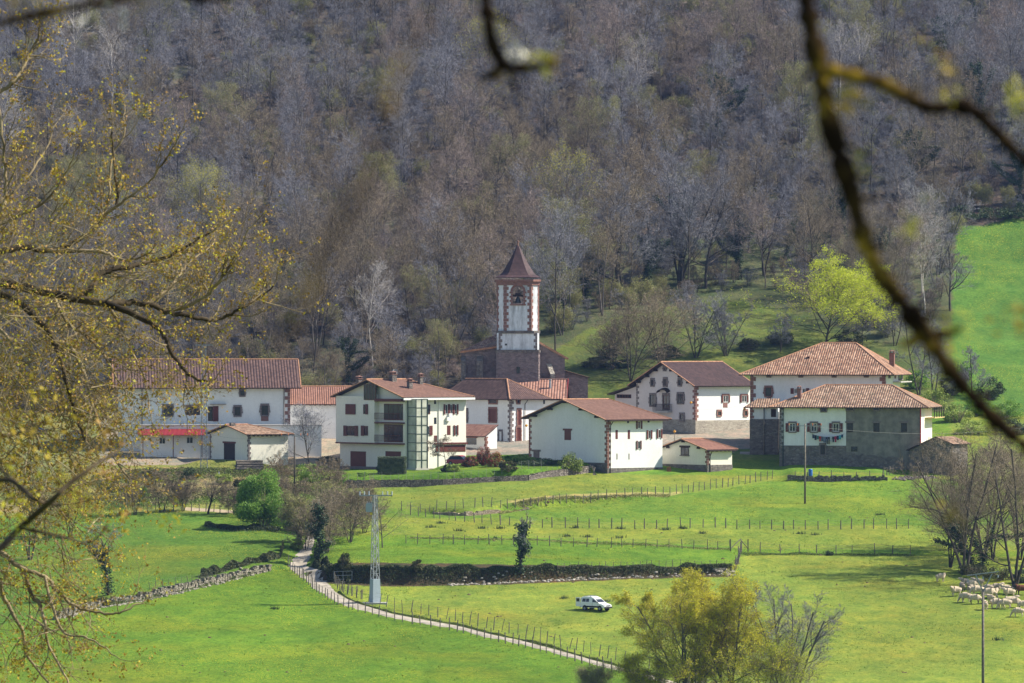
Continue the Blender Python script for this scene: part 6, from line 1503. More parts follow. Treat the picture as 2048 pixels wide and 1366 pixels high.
# brace gate at the corner
a = G(1461, 1103); t = thing('field_gate', 'simple slanting pole gate at the fence corner of the middle fields', 'gate', a)
m = MB(); m.bar((0, 0, -.3), (0, 0, 1.6), .13); m.build('post', M['wood'], t); b = G(1496, 1103) - a; m = MB(); m.bar((b.x, b.y, b.z - .3), (b.x, b.y, b.z + 1.6), .13); m.build('post', M['wood'], t)
m = MB(); m.bar((0, 0, .35), (b.x * .55, b.y * .5, b.z + 1.6), .09); m.bar((b.x * .55, b.y * .5, b.z + 1.6), (b.x, b.y, b.z + .4), .09); m.build('rail', M['wood'], t)
a = G(668, 1164); t = thing('field_gate', 'metal bar gate at the lane end of the long bank', 'gate', a); m = MB(); b = G(704, 1163) - a
for f in (0, .5, 1): m.bar((b.x * f, b.y * f, b.z * f), (b.x * f, b.y * f, b.z * f + 1.3), .06)
for z in (.3, .8, 1.3): m.bar((0, 0, z), (b.x, b.y, b.z + z), .05)
m.build('bars', M['metal'], t)

# ------------------------------------------------------------------ lattice pylon with switch gear
a = G(750, 1206); Hp = (1206 - 991) * a.y / F; t = thing('lattice_pylon', 'grey lattice power pylon with boxed-in foot in the van field', 'pylon', a)
def lattice(m, w0, w1, z0, z1, n, rw=.06, rd=.035):
    cs = ((-1, -1), (1, -1), (1, 1), (-1, 1)); W = lambda z: w0 + (w1 - w0) * (z - z0) / (z1 - z0)
    for sx, sy in cs: m.bar((sx * w0, sy * w0, z0), (sx * w1, sy * w1, z1), rw)
    for i in range(n):
        za, zb = z0 + (z1 - z0) * i / n, z0 + (z1 - z0) * (i + 1) / n; a_, b_ = W(za), W(zb)
        for k in range(4):
            (x0, y0), (x1, y1) = cs[k], cs[(k + 1) % 4]
            p, q = ((x0 * a_, y0 * a_, za), (x1 * b_, y1 * b_, zb)) if (i + k) % 2 else ((x1 * a_, y1 * a_, za), (x0 * b_, y0 * b_, zb)); m.bar(p, q, rd)
            m.bar((x0 * b_, y0 * b_, zb), (x1 * b_, y1 * b_, zb), rd * .8)
zb = (1206 - 1158) * a.y / F
m = MB(); lattice(m, .40, .19, zb - .1, Hp, 13, .075, .045); tw = m.build('lattice_mast', M['metal'], t, False); tw.rotation_euler = (0, 0, R(28))
m = MB(); r0, r1 = .54, .46
for z0, z1, a0, a1 in ((-.3, zb, r0, r1),):
    q = [(-1, -1), (1, -1), (1, 1), (-1, 1)]
    for i in range(4): j = (i + 1) % 4; m.poly([(q[i][0] * a0, q[i][1] * a0, z0), (q[j][0] * a0, q[j][1] * a0, z0), (q[j][0] * a1, q[j][1] * a1, z1), (q[i][0] * a1, q[i][1] * a1, z1)])
    m.poly([(x * a1, y * a1, z1) for x, y in q])
bx_ = m.build('cladding', M['pylonbox'], t); bx_.rotation_euler = (0, 0, R(28))
m = MB(); m.box(-1.5, -1.1, -.5, 1.5, 1.1, .08); m.build('footing', M['concrete'], t)
m = MB(); m.bar((-1.9, -.1, Hp), (2.1, .1, Hp), .14); m.bar((-1.9, .25, Hp), (2.1, .25, Hp), .10)
for x in (-1.6, -1.0, .9, 1.5): m.bar((x, -.1, Hp), (x + .3, .25, Hp), .05)
m.bar((-.9, 0, Hp - .9), (0, 0, Hp - .9), .08); arm = m.build('crossarm', M['metal'], t)
for x in (-1.85, -1.3, -.75, .9, 1.5, 2.05):
    m = MB(); 
    for k in range(4): m.tube((x, 0, Hp + .08 + .11 * k), (x, 0, Hp + .16 + .11 * k), .10, .07, 8)
    m.build('insulator', M['pylonbox'], arm)
m = MB(); m.box(-1.05, -.35, Hp - 2.0, -.35, .35, Hp - .95)
for k in range(5): m.box(-1.12, -.30 + .14 * k, Hp - 1.9, -1.052, -.25 + .14 * k, Hp - 1.05)
tr = m.build('transformer', M['pylonbox'], t)
m = MB()
for k in range(3):
    for q in range(3): m.tube((-.95 + .25 * k, 0, Hp - .95 + .09 * q), (-.95 + .25 * k, 0, Hp - .88 + .09 * q), .07, .05, 7)
m.build('bushing', M['concrete'], tr)
m = MB(); m.box(-.62, -.40, Hp - 2.35, -.3, -.36, Hp - 2.05); m.build('warning_plate', m_plain("yellow_plate", (.6, .42, .03), .5, .05), t)
# narrow lattice mast by the terrace
a = G(408, 938); t = thing('lattice_mast', 'narrow lattice mast in front of the long farmhouse terrace', 'pylon', a); Hm = (938 - 690) * a.y / F
m = MB(); lattice(m, .48, .25, -.2, Hm, 26, .075, .04); m.build('lattice', M['metal'], t); m = MB(); m.bar((-1.3, 0, Hm), (1.3, 0, Hm), .12); m.build('crossarm', M['metal'], t)

# ------------------------------------------------------------------ poles and wires
def pole(px, pb, pt, label, r=.12, mat='wood', top='ins', loc=None, name='utility_pole', armw=1.4, armrot=0):
    a = loc or G(px, pb); h_ = (pb - pt) * a.y / F; t = thing(name, label, 'pole', a, armrot)
    m = MB(); m.tube((0, 0, -.4), (0, 0, h_), r, r * .72, 10); m.build('shaft', M[mat], t, True)
    if top:
        m = MB(); m.bar((-armw, -.12, h_ - .25), (armw, -.12, h_ - .25), .09); ar = m.build('crossarm', M['metal'], t)
        for x in (-armw * .95, -armw * .45, armw * .45, armw * .95):
            m = MB(); m.tube((x, -.12, h_ - .2), (x, -.12, h_ - .02), .05, .05, 7); m.tube((x, -.12, h_ - .02), (x, -.12, h_ + .08), .09, .05, 7); m.build('insulator', M['orange'], ar)
    return Vector((a.x, a.y, a.z + h_))
M['orange'] = m_plain("orange_ceramic", (.62, .20, .06), .5, .1)
pA = pole(589, 985, 868, 'dark wooden pole with orange insulators between the doorway hut and the lane', r=.13, mat='bark_d', armw=1.9)
pB = pole(1610, 1007, 848, 'tall wooden pole standing in the field before the half-white house', r=.15, armw=2.3)
pC = pole(1528, 905, 806, 'slim pale pole in front of the lean-to porch', r=.10, top=None, loc=P(1528, 912, 818))
pL = pole(1349, 905, 866, 'short post with an orange lamp behind the small cream hut', r=.07, top=None, loc=P(1349, 905, 822))
for i, (px, py, Y, lb) in enumerate(((1349, 863, 822, 'orange globe lamp on the short post behind the small cream hut'), (1382, 805, 838, 'orange lamp on the corner stones of the pinkish gabled farmhouse'), (1053, 851, 826, 'orange lamp at the right corner of the shuttered white house'), (1489, 818, 822, 'orange lamp at the left end of the lean-to porch'))):
    q = P(px, py, Y); t = thing('lamp', lb, 'lamp', q); m = MB()
    for k in range(5):
        z0, z1 = -.2 + .08 * k, -.12 + .08 * k; m.tube((0, 0, z0), (0, 0, z1), .22 * math.sin(math.pi * (k + .35) / 5.2), .22 * math.sin(math.pi * (k + 1.3) / 5.6), 10)
    m.build('globe', m_plain("amber_globe", (.75, .36, .04), .3, .05) if i == 0 else bpy.data.materials['amber_globe'], t, True)
    m = MB(); m.bar((0, 0, -.2), (0, .1 if i == 0 else 1.2, -.28), .05); m.build('bracket', M['eave'], t)
# V-armed pole, bottom right, close by
a = G(1966, 1366 + 60); top_ = P(1966, 1178, a.y); t = thing('utility_pole', 'dark pole with pale V-shaped steel arms in front of the sheep', 'pole', a)
h_ = top_.z - a.z; m = MB(); m.tube((0, 0, -.4), (0, 0, h_), .17, .13, 10); m.build('shaft', M['wood'], t, True)
m = MB(); q = a.y / F
m.bar((0, 0, h_ - .3), (-15 * q, 0, h_ + 30 * q), .12); m.bar((0, 0, h_ - .3), (18 * q, 0, h_ + 30 * q), .12); m.bar((-32 * q, 0, h_ + 27 * q), (32 * q, 0, h_ + 35 * q), .10); arm = m.build('v_arms', M['metal'], t)
for x, z in ((-30, 20), (0, 24), (30, 28)):
    m = MB(); 
    for k in range(3): m.tube((x * q, 0, h_ + z * q - .1 * k), (x * q, 0, h_ + z * q - .06 - .1 * k), .09, .09, 8)
    m.build('insulator', M['pylonbox'], arm)
def wire(label, a, b, sag, r=.014, mat='wire'):
    m = MB(); n = 14; pts = []
    for i in range(n + 1): f = i / n; p = a.lerp(b, f); p.z -= sag * (1 - (2 * f - 1) ** 2); pts.append(p)
    for i in range(n): m.tube(pts[i], pts[i + 1], r, n=4, cap=False)
    tag(m.build('overhead_wire', M[mat]), label, 'wire')
wire('sagging wire from the field pole to the corner of the barn-like farmhouse', pB + Vector((-1, 0, -.3)), P(1328, 874, 806), 1.1)
wire('wire from the field pole across to the right edge', pB + Vector((1, 0, -.3)), P(2100, 848, 800), 1.2)
wire('wire across the wall of the pinkish gabled farmhouse to the porch', P(1384, 818, 834), P(1500, 806, 826), .4, .012)
wire('wire from the wooden pole to the balcony house', pA + Vector((1, 0, -.2)), P(684, 884, 806), .8)
wire('wire from the narrow lattice mast to the wooden pole', Vector((a.x * 0, 0, 0)) + P(417, 868, 812), pA + Vector((-1.5, 0, -.2)), .6)

# ------------------------------------------------------------------ logs, barrel, tin, trough
a = G(500, 940); t = thing('log_pile', 'stack of pale grey logs behind the big green bushy tree', 'log pile', a, R(8)); rn = random.Random(8)
for r_ in range(4):
    for k in range(5 - r_):
        m = MB(); x0 = rn.uniform(-.2, .2); rr = rn.uniform(.16, .2); y = (k - (4 - r_) / 2) * .42; z = .2 + r_ * .35
        m.tube((-1.9 + x0, y, z), (1.9 + x0, y, z), rr, rr * .9, 8); m.build('log', M['wood'], t)
a = G(1621, 957); t = thing('barrel', 'blue plastic barrel at the low dark wall', 'barrel', a); m = MB(); z = 0
for r0, r1, dz in ((.24, .29, .12), (.29, .30, .3), (.31, .31, .06), (.30, .29, .35), (.31, .31, .05), (.29, .22, .12)): m.tube((0, 0, z + .35), (0, 0, z + .35 + dz), r0, r1, 14); z += dz
m.build('body', m_plain("blue_plastic", (.03, .13, .42), .4, .1), t); m = MB(); m.box(-.35, -.35, -.1, .35, .35, .35); m.build('stand', M['wood'], t)
a = G(1338, 943); m = MB(); m.box(-.32, -.25, -.02, .32, .25, .55); m.box(-.28, -.21, .551, .28, .21, .6); m.tube((0, 0, .6), (.1, 0, .75), .05, n=6); o = m.build('fuel_can', M['rust']); o.location = a; tag(o, 'rusty orange tin at the stone foot of the small cream hut', 'tin')
a = G(1200, 950); t = thing('plank_stack', 'weathered planks leaning at the left corner of the barn-like farmhouse', 'planks', a)
for k in range(3): m = MB(); m.bar((-.5 - .25 * k, -.4, -.1), (-.9 + .35 * k - .5, .1, 1.5 - .2 * k), .14); m.build('plank', M['wood'], t)
m = MB(); q = G(432, 946); m.bar((0, 0, -.3), (0, 0, 1.3), .15); o = m.build('gate_post', M['whitep']); o.location = G(438, 962); tag(o, 'single pale post standing below the doorway hut', 'post')

# ------------------------------------------------------------------ cars
M['carwhite'] = m_plain("white_car_paint", (.80, .81, .82), .3, .02, 1, 0, .5)
M['rubber'] = m_plain("tyre_rubber", (.02, .02, .02), .8, .1)
def wheel(parent, x, y, r=.29, w_=.17):
    m = MB(); m.tube((x, y - w_ / 2, r), (x, y + w_ / 2, r), r, n=20); wv = m.build('wheel', M['rubber'], parent)
    m = MB(); s_ = -1 if y < 0 else 1; m.tube((x, y + s_ * w_ / 2, r), (x, y + s_ * (w_ / 2 + .015), r), r * .58, n=12); m.build('rim', M['metal'], wv)
def prism(m, prof, y0, y1, mi=0, inset=None):
    """side profile (x,z) swept across the car, upper points drawn in"""
    ins = inset or (lambda z: 0)
    A = [(x, y0 + ins(z), z) for x, z in prof]; Bq = [(x, y1 - ins(z), z) for x, z in prof]; n = len(prof)
    m.poly(A, mi); m.poly(Bq[::-1], mi)
    for i in range(n): j = (i + 1) % n; m.poly([A[j], A[i], Bq[i], Bq[j]], mi)
def van():
    a = G(1192, 1221); t = thing('parked_van', 'small white high-roofed van with its rear door standing open in the grass', 'van', a, R(-40)); t.scale = (.93, .93, .93)
    ins = lambda z: .0 if z < .85 else (z - .85) * .13
    bodyp = [(-1.95, .38), (-1.97, .9), (-1.93, 1.05), (.98, 1.05), (1.15, .98), (1.80, .82), (1.98, .70), (2.02, .38)]
    m = MB(); prism(m, bodyp, -.78, .78)
    # wheel arches shown as dark recesses
    bo = m.build('body', M['carwhite'], t)
    cab = [(-1.90, 1.052), (-1.86, 1.66), (-1.70, 1.78), (-.30, 1.80), (.15, 1.66), (.34, 1.50), (1.02, 1.052)]
    m = MB(); prism(m, cab, -.77, .77, 0, lambda z: (z - 1.05) * .14); m.build('cab', M['carwhite'], t)
    g = M['glass']
    def face(pts, nm, off):
        q = [Vector(p) for p in pts]; n = (q[1] - q[0]).cross(q[2] - q[0]).normalized(); n = n if n.dot(Vector(off)) > 0 else -n
        m = MB(); f = [p + n * .012 for p in q]; b_ = [p - n * .02 for p in q]; m.poly(f); m.poly(b_[::-1])
        for i in range(len(q)): j = (i + 1) % len(q); m.poly([f[j], f[i], b_[i], b_[j]])
        return m.build(nm, g, t)
    y_ = lambda z: -.77 + (z - 1.05) * .14
    face([(.95, -.66, 1.10), (.95, .66, 1.10), (.36, .62, 1.48), (.36, -.62, 1.48)], 'windscreen', (1, 0, 1))
    for sg in (1, -1):
        face([(.80, sg * y_(1.10), 1.10), (.30, sg * y_(1.48), 1.48), (.0, sg * y_(1.52), 1.52), (.0, sg * y_(1.10), 1.10)], 'door_window', (0, -sg, 0))
        face([(-.55, sg * y_(1.12), 1.12), (-.55, sg * y_(1.55), 1.55), (-1.05, sg * y_(1.55), 1.55), (-1.05, sg * y_(1.12), 1.12)], 'side_window', (0, -sg, 0))
        face([(-1.12, sg * y_(1.12), 1.12), (-1.12, sg * y_(1.55), 1.55), (-1.65, sg * y_(1.55), 1.55), (-1.70, sg * y_(1.12), 1.12)], 'side_window', (0, -sg, 0))
        m = MB(); m.box(-1.3, sg * .782, .42, 1.25, sg * .80, .62); m.build('side_strip', M['rubber'], t)
        m = MB(); m.box(1.86, sg * .42, .62, 2.015, sg * .70, .78); m.build('headlight', m_plain("headlight_glass", (.55, .57, .6), .15) if sg == 1 else bpy.data.materials['headlight_glass'], t)
        m = MB(); m.box(.86, sg * .79, 1.08, .98, sg * .92, 1.2); m.build('mirror', M['rubber'], t)
        for x in (1.25, -1.25):
            m = MB(); m.tube((x, sg * .62, .33), (x, sg * .788, .33), .37, n=18); m.build('wheel_arch', M['rubber'], t)
            wheel(t, x, sg * .74)
        m = MB()
        m.box(-.012, sg * .784, .5, .012, sg * .789, 1.04); m.box(.93, sg * .784, .5, .95, sg * .789, 1.0); m.build('door_seam', M['rubber'], t)
    m = MB(); m.box(1.98, -.76, .34, 2.10, .76, .55); m.box(-2.05, -.76, .36, -1.96, .76, .55); m.build('bumper', M['rubber'], t)
    m = MB(); m.box(1.99, -.35, .62, 2.03, .35, .74); m.build('grille', M['rubber'], t)
    # rear: dark cargo opening and the open leaf
    m = MB(); m.box(-1.985, -.66, .55, -1.90, .66, 1.6); m.build('cargo_opening', M['glass'], t)
    m = MB(); m.box(-2.72, -.80, .5, -2.0, -.75, 1.68); d = m.build('rear_door', M['carwhite'], t)
    m = MB(); m.box(-2.62, -.815, 1.12, -2.1, -.801, 1.55); m.build('pane', M['glass'], d)
    m = MB()
    for x in (-1.4, -.9, -.4): m.bar((x, -.6, 1.86), (x, .6, 1.86), .04)
    for sg in (-1, 1): m.bar((-1.5, sg * .58, 1.88), (-.3, sg * .58, 1.88), .04); m.bar((-1.4, sg * .58, 1.78), (-1.4, sg * .58, 1.88), .04); m.bar((-.4, sg * .58, 1.78), (-.4, sg * .58, 1.88), .04)
    m.build('roof_rack', M['metal'], t)
van()
def small_car(loc, rz, colr, label):
    t = thing('parked_car', label, 'car', loc, rz); pm_ = m_plain('car_paint_%d' % len(bpy.data.materials), colr, .3, .02, 1, 0, .5)
    m = MB(); prism(m, [(-1.9, .3), (-1.95, .75), (-1.8, .88), (1.0, .86), (1.75, .74), (1.92, .6), (1.9, .3)], -.82, .82); m.build('body', pm_, t)
    m = MB(); prism(m, [(-1.75, .88), (-1.35, 1.38), (-.2, 1.45), (.35, 1.32), (1.0, .88)], -.78, .78, 0, lambda z: (z - .88) * .35); m.build('windows', M['glass'], t)
    m = MB(); prism(m, [(-1.42, 1.33), (-1.3, 1.42), (-.2, 1.49), (.3, 1.38), (.34, 1.33)], -.64, .64); m.build('roof', pm_, t)
    for sg in (-1, 1):
        for x in (-1.25, 1.2): wheel(t, x, sg * .78, .3, .18)
        m = MB(); m.box(1.72, sg * .5, .6, 1.93, sg * .76, .72); m.build('headlight', M['metal'], t)
        m = MB(); m.box(-1.96, sg * .55, .65, -1.9, sg * .78, .8); m.build('tail_light', M['redmetal'], t)
    m = MB(); m.box(1.88, -.8, .28, 2.0, .8, .48); m.box(-2.02, -.8, .28, -1.9, .8, .48); m.build('bumper', M['rubber'], t)
small_car(G(922, 931), R(-30), (.30, .02, .04), 'dark red car half hidden behind the garden shrubs')
small_car(P(65, 868, 842) if False else G(70, 868), R(10), (.03, .06, .16), 'dark blue car parked on the far left behind the branches')
small_car(G(150, 880), R(170), (.55, .56, .58), 'silver car parked left of the long farmhouse')

# ------------------------------------------------------------------ sheep
M['fleece'] = m_plain("cream_fleece", (.52, .43, .31), .95, .22, 9, .03, .1)
M['fleece_d'] = m_plain("darker_fleece", (.36, .30, .23), .95, .22, 9, .03, .1)  # fleece a step darker than the cream one
M['fleece_b'] = m_plain("brown_fleece", (.14, .06, .035), .95, .2, 9, .03, .1)
M['sface'] = m_plain("sheep_face", (.55, .46, .36), .8, .15, 9)
M['sface_b'] = m_plain("black_sheep_face", (.06, .045, .04), .8, .15, 9)
def sheep_mesh(pose, fl, fc):
    """one continuous skin grown over a joint skeleton, fleece body and short-haired face and legs as materials"""
    down = pose == 'graze'; lie = pose == 'lie'
    zb = .62 if not lie else .30
    V = [(0, 0, zb), (.30, 0, zb + .02), (-.32, 0, zb + .01), (-.46, 0, zb - .02), (-.53, 0, zb - .16)]; Rr = [.25, .24, .25, .16, .045]
    E = [(0, 1), (0, 2), (2, 3), (3, 4)]
    if down: neck = [(.50, 0, zb - .05), (.66, .02, zb - .28), (.74, .03, zb - .45), (.80, .03, zb - .58)]; nr = [.14, .09, .075, .045]
    elif pose == 'side': neck = [(.48, .06, zb + .14), (.58, .18, zb + .26), (.62, .30, zb + .24), (.63, .42, zb + .18)]; nr = [.14, .10, .085, .05]
    else: neck = [(.48, 0, zb + .15), (.60, 0, zb + .30), (.72, 0, zb + .27), (.84, 0, zb + .20)]; nr = [.14, .10, .085, .05]
    p = 1
    for i, (q, r) in enumerate(zip(neck, nr)): V.append(q); Rr.append(r); E.append((p, len(V) - 1)); p = len(V) - 1
    hd = 7
    for sg in (-1, 1):  # ears
        h0 = V[6]; V.append((h0[0] - .02, h0[1] + sg * .14, h0[2] + .01)); Rr.append(.028); E.append((6, len(V) - 1))
    if not lie:
        for sx, par in ((.28, 1), (-.32, 2)):
            for sg in (-1, 1):
                kx = sx + (.02 if sx > 0 else -.06)
                for (q, r) in (((sx, sg * .12, zb - .22), .085), ((kx, sg * .12, .22), .042), ((sx + .0, sg * .12, .03), .034)):
                    V.append(q); Rr.append(r); E.append((par if r == .085 else len(V) - 2, len(V) - 1))
    me = bpy.data.meshes.new('sheep_skel'); me.from_pydata(V, E, []); o = bpy.data.objects.new('tmp', me); COL.objects.link(o)
    sk = o.modifiers.new('s', 'SKIN'); sk.use_smooth_shade = True
    for i, d in enumerate(me.skin_vertices[0].data): d.radius = (Rr[i] * (1.0), Rr[i] * 1.0); d.use_root = (i == 0)
    ss = o.modifiers.new('u', 'SUBSURF'); ss.levels = 2; ss.render_levels = 2
    bpy.context.view_layer.update(); dg = bpy.context.evaluated_depsgraph_get()
    out = bpy.data.meshes.new_from_object(o.evaluated_get(dg)); bpy.data.objects.remove(o)
    out.materials.clear(); out.materials.append(M[fl]); out.materials.append(M[fc])
    hx = Vector(V[6])
    rs = np.random.RandomState(3)
    for v in out.vertices:
        c = v.co
        if c.z > zb - .24 and c.x < .5: v.co += v.normal * (.02 + .03 * float(vnoise(c.x * 14, c.z * 14 + c.y * 9, 71)))
    for f in out.polygons:
        c = f.center
        face = (c - hx).dot(Vector(V[8]) - hx) > -.01 and (c - hx).length < .45 and c.x > .5
        f.material_index = 1 if (face or c.z < (.34 if not lie else -1)) else 0; f.use_smooth = True
    return out
SM = {}
def sheep(px, py, rz, pose, label, fl='fleece', fc='sface', s=1.0):
    k = (pose, fl, fc)
    if k not in SM: SM[k] = sheep_mesh(*k)
    a = G(px, py); o = link('sheep', SM[k]); o.location = (a.x, a.y, Tz(a.x, a.y) - .01); o.rotation_euler = (0, 0, R(rz)); o.scale = (s * 1.22,) * 3
    tag(o, label, 'sheep', 'sheep of the flock beside the copse')
F_ = [(1881, 1160, 20, 'side', 'lone whitish sheep standing apart at the left top of the flock', 'fleece', 'sface', 1.0),
 (1912, 1188, 200, 'side', 'sheep at the left front corner of the flock, turned left', 'fleece', 'sface', 1.1),
 (1932, 1201, 150, 'graze', 'sheep grazing at the lower left of the flock', 'fleece', 'sface', 1.15),
 (1950, 1204, 350, 'graze', 'sheep grazing with its head to the right next to the lower left one', 'fleece', 'sface_b', 1.1),
 (1925, 1179, 100, 'stand', 'brown-faced sheep seen from behind in the left part of the flock', 'fleece_d', 'sface_b', 1.0),
 (1932, 1170, 180, 'stand', 'dingy grey sheep at the upper left edge of the flock', 'fleece_d', 'sface', 1.0),
 (1943, 1175, 10, 'graze', 'sheep grazing just right of the dingy upper left one', 'fleece', 'sface', 1.05),
 (1941, 1184, 60, 'side', 'greyish sheep in the left middle of the flock', 'fleece_d', 'sface', 1.05),
 (1955, 1188, 185, 'graze', 'large bright sheep in the middle left of the flock', 'fleece', 'sface', 1.2),
 (1957, 1171, 170, 'stand', 'sheep standing under the V-armed pole at the back', 'fleece_d', 'sface', 1.05),
 (1977, 1193, 0, 'graze', 'bright sheep grazing just right of the pole shaft', 'fleece', 'sface', 1.2),
 (1986, 1191, 20, 'side', 'sheep with raised head right of the pole shaft', 'fleece', 'sface', 1.05),
 (1971, 1216, 95, 'stand', 'sheep seen end-on right beside the pole low in the flock', 'fleece', 'sface', 1.0),
 (1976, 1182, 175, 'graze', 'dull sheep behind the bright pair right of the pole', 'fleece_d', 'sface', 1.0),
 (1992, 1181, 5, 'stand', 'sheep standing at the back in the middle of the flock', 'fleece_d', 'sface', 1.05),
 (1983, 1203, 120, 'side', 'sheep between the end-on one and the lower right group', 'fleece', 'sface', 1.0),
 (1992, 1213, 10, 'graze', 'first sheep of the lower right row of three', 'fleece', 'sface', 1.15),
 (2011, 1214, 180, 'graze', 'middle sheep of the lower right row of three', 'fleece', 'sface', 1.15),
 (2029, 1211, 350, 'graze', 'last sheep of the lower right row of three', 'fleece', 'sface', 1.1),
 (2014, 1184, 170, 'stand', 'sheep at the right back beside the brown one', 'fleece', 'sface', 1.05),
 (2028, 1185, 60, 'stand', 'dark-faced sheep near the brown one', 'fleece_d', 'sface_b', 1.05),
 (2019, 1192, 190, 'stand', 'bright sheep in the upper right middle of the flock', 'fleece', 'sface', 1.1),
 (2020, 1202, 5, 'lie', 'sheep lying down in the right middle of the flock', 'fleece', 'sface', 1.2),
 (2044, 1186, 180, 'stand', 'dark brown sheep at the right edge', 'fleece_b', 'sface_b', 1.15),
 (2046, 1216, 0, 'stand', 'cream sheep with blackish face at the right edge', 'fleece', 'sface_b', 1.05),
 (2037, 1230, 170, 'graze', 'lowest sheep grazing a little apart at the bottom right of the flock', 'fleece', 'sface', 1.05)]
for r in F_: sheep(r[0], r[1] + 4, *r[2:])

# molehills and dung in the van field, tyre marks
def molehills():
    rs = random.Random(41); m = MB()
    for _ in range(150):
        px = rs.uniform(250, 1900); py = rs.uniform(1000, 1350)
        if abs(py - np.interp(px, [560, 690, 784, 906, 1040, 1180, 1320], [1130, 1212, 1231, 1253, 1284, 1322, 1362])) < 14 or (px < 640 and py < 1230): continue
        q = G(px, py); s = rs.uniform(.10, .26); n = 7; ph = rs.random() * 6
        r0 = [(q.x + s * math.cos(ph + 6.283 * i / n) * rs.uniform(.8, 1.2), q.y + s * math.sin(ph + 6.283 * i / n) * rs.uniform(.8, 1.2), q.z - .03) for i in range(n)]
        r1 = [(q.x + s * .5 * math.cos(ph + 6.283 * i / n), q.y + s * .5 * math.sin(ph + 6.283 * i / n), q.z + s * .42) for i in range(n)]
        for i in range(n): j = (i + 1) % n; m.poly([r0[i], r0[j], r1[j], r1[i]])
        m.poly(r1)
    tag(m.build('molehills', m_plain("dug_soil", (.12, .085, .05), .95, .3, 4)), 'small brown molehills dotted over the fields', 'soil', kind='stuff')
molehills()
# ------------------------------------------------------------------ trees close to the viewer
M['obark'] = m_bark("lichened_tan_bark", (.10, .075, .04), (.40, .32, .19), 0, 3.)
M['obark_d'] = m_bark("dark_wet_bark", (.02, .016, .012), (.10, .075, .045), 0, 3.)
t = NT("mossy_dark_bark"); t.col(t.ramp(t.noise(t.obj(), 16., 3, .6), [(.46, (.014, .009, .006)), (.60, (.05, .032, .012)), (.68, (.34, .22, .03))])); M['moss'] = t.fin(.95, .05)
def smooth_path(pts, sub=6):
    """Catmull-Rom through (point, radius) pairs"""
    out = []; n = len(pts)
    for i in range(n - 1):
        p0, p1, p2, p3 = pts[max(i - 1, 0)], pts[i], pts[i + 1], pts[min(i + 2, n - 1)]
        for k in range(sub):
            t = k / sub; f = lambda a, b, c, d: .5 * (2 * b + (c - a) * t + (2 * a - 5 * b + 4 * c - d) * t * t + (3 * b - a - 3 * c + d) * t ** 3)
            out.append((Vector([f(p0[0][j], p1[0][j], p2[0][j], p3[0][j]) for j in range(3)]), f(p0[1], p1[1], p2[1], p3[1])))
    out.append(pts[-1]); return out
def sweep(path, n=8):
    """one continuous tapering tube along a smoothed path"""
    V = []; d0 = None
    u = None
    for i, (p, r) in enumerate(path):
        a = path[max(i - 1, 0)][0]; b = path[min(i + 1, len(path) - 1)][0]; d = (b - a).normalized()
        u = (d.orthogonal() if u is None else (u - d * u.dot(d))).normalized(); v = d.cross(u)
        V += [tuple(p + (u * math.cos(2 * math.pi * k / n) + v * math.sin(2 * math.pi * k / n)) * r) for k in range(n)]
    Fc = [(i * n + k, i * n + (k + 1) % n, (i + 1) * n + (k + 1) % n, (i + 1) * n + k) for i in range(len(path) - 1) for k in range(n)]
    return np.array(V), np.array(Fc)
def join3(name, parts, mats):
    Vs = np.concatenate([p[0] for p in parts]); o = 0; Fs = []; mi = []
    for v, f, m_ in parts: Fs.append(np.asarray(f) + o); mi += [m_] * len(f); o += len(v)
    return np_mesh(name, Vs, np.concatenate(Fs), mats, mi, smooth=True)
YL = 70.; q_ = YL / F
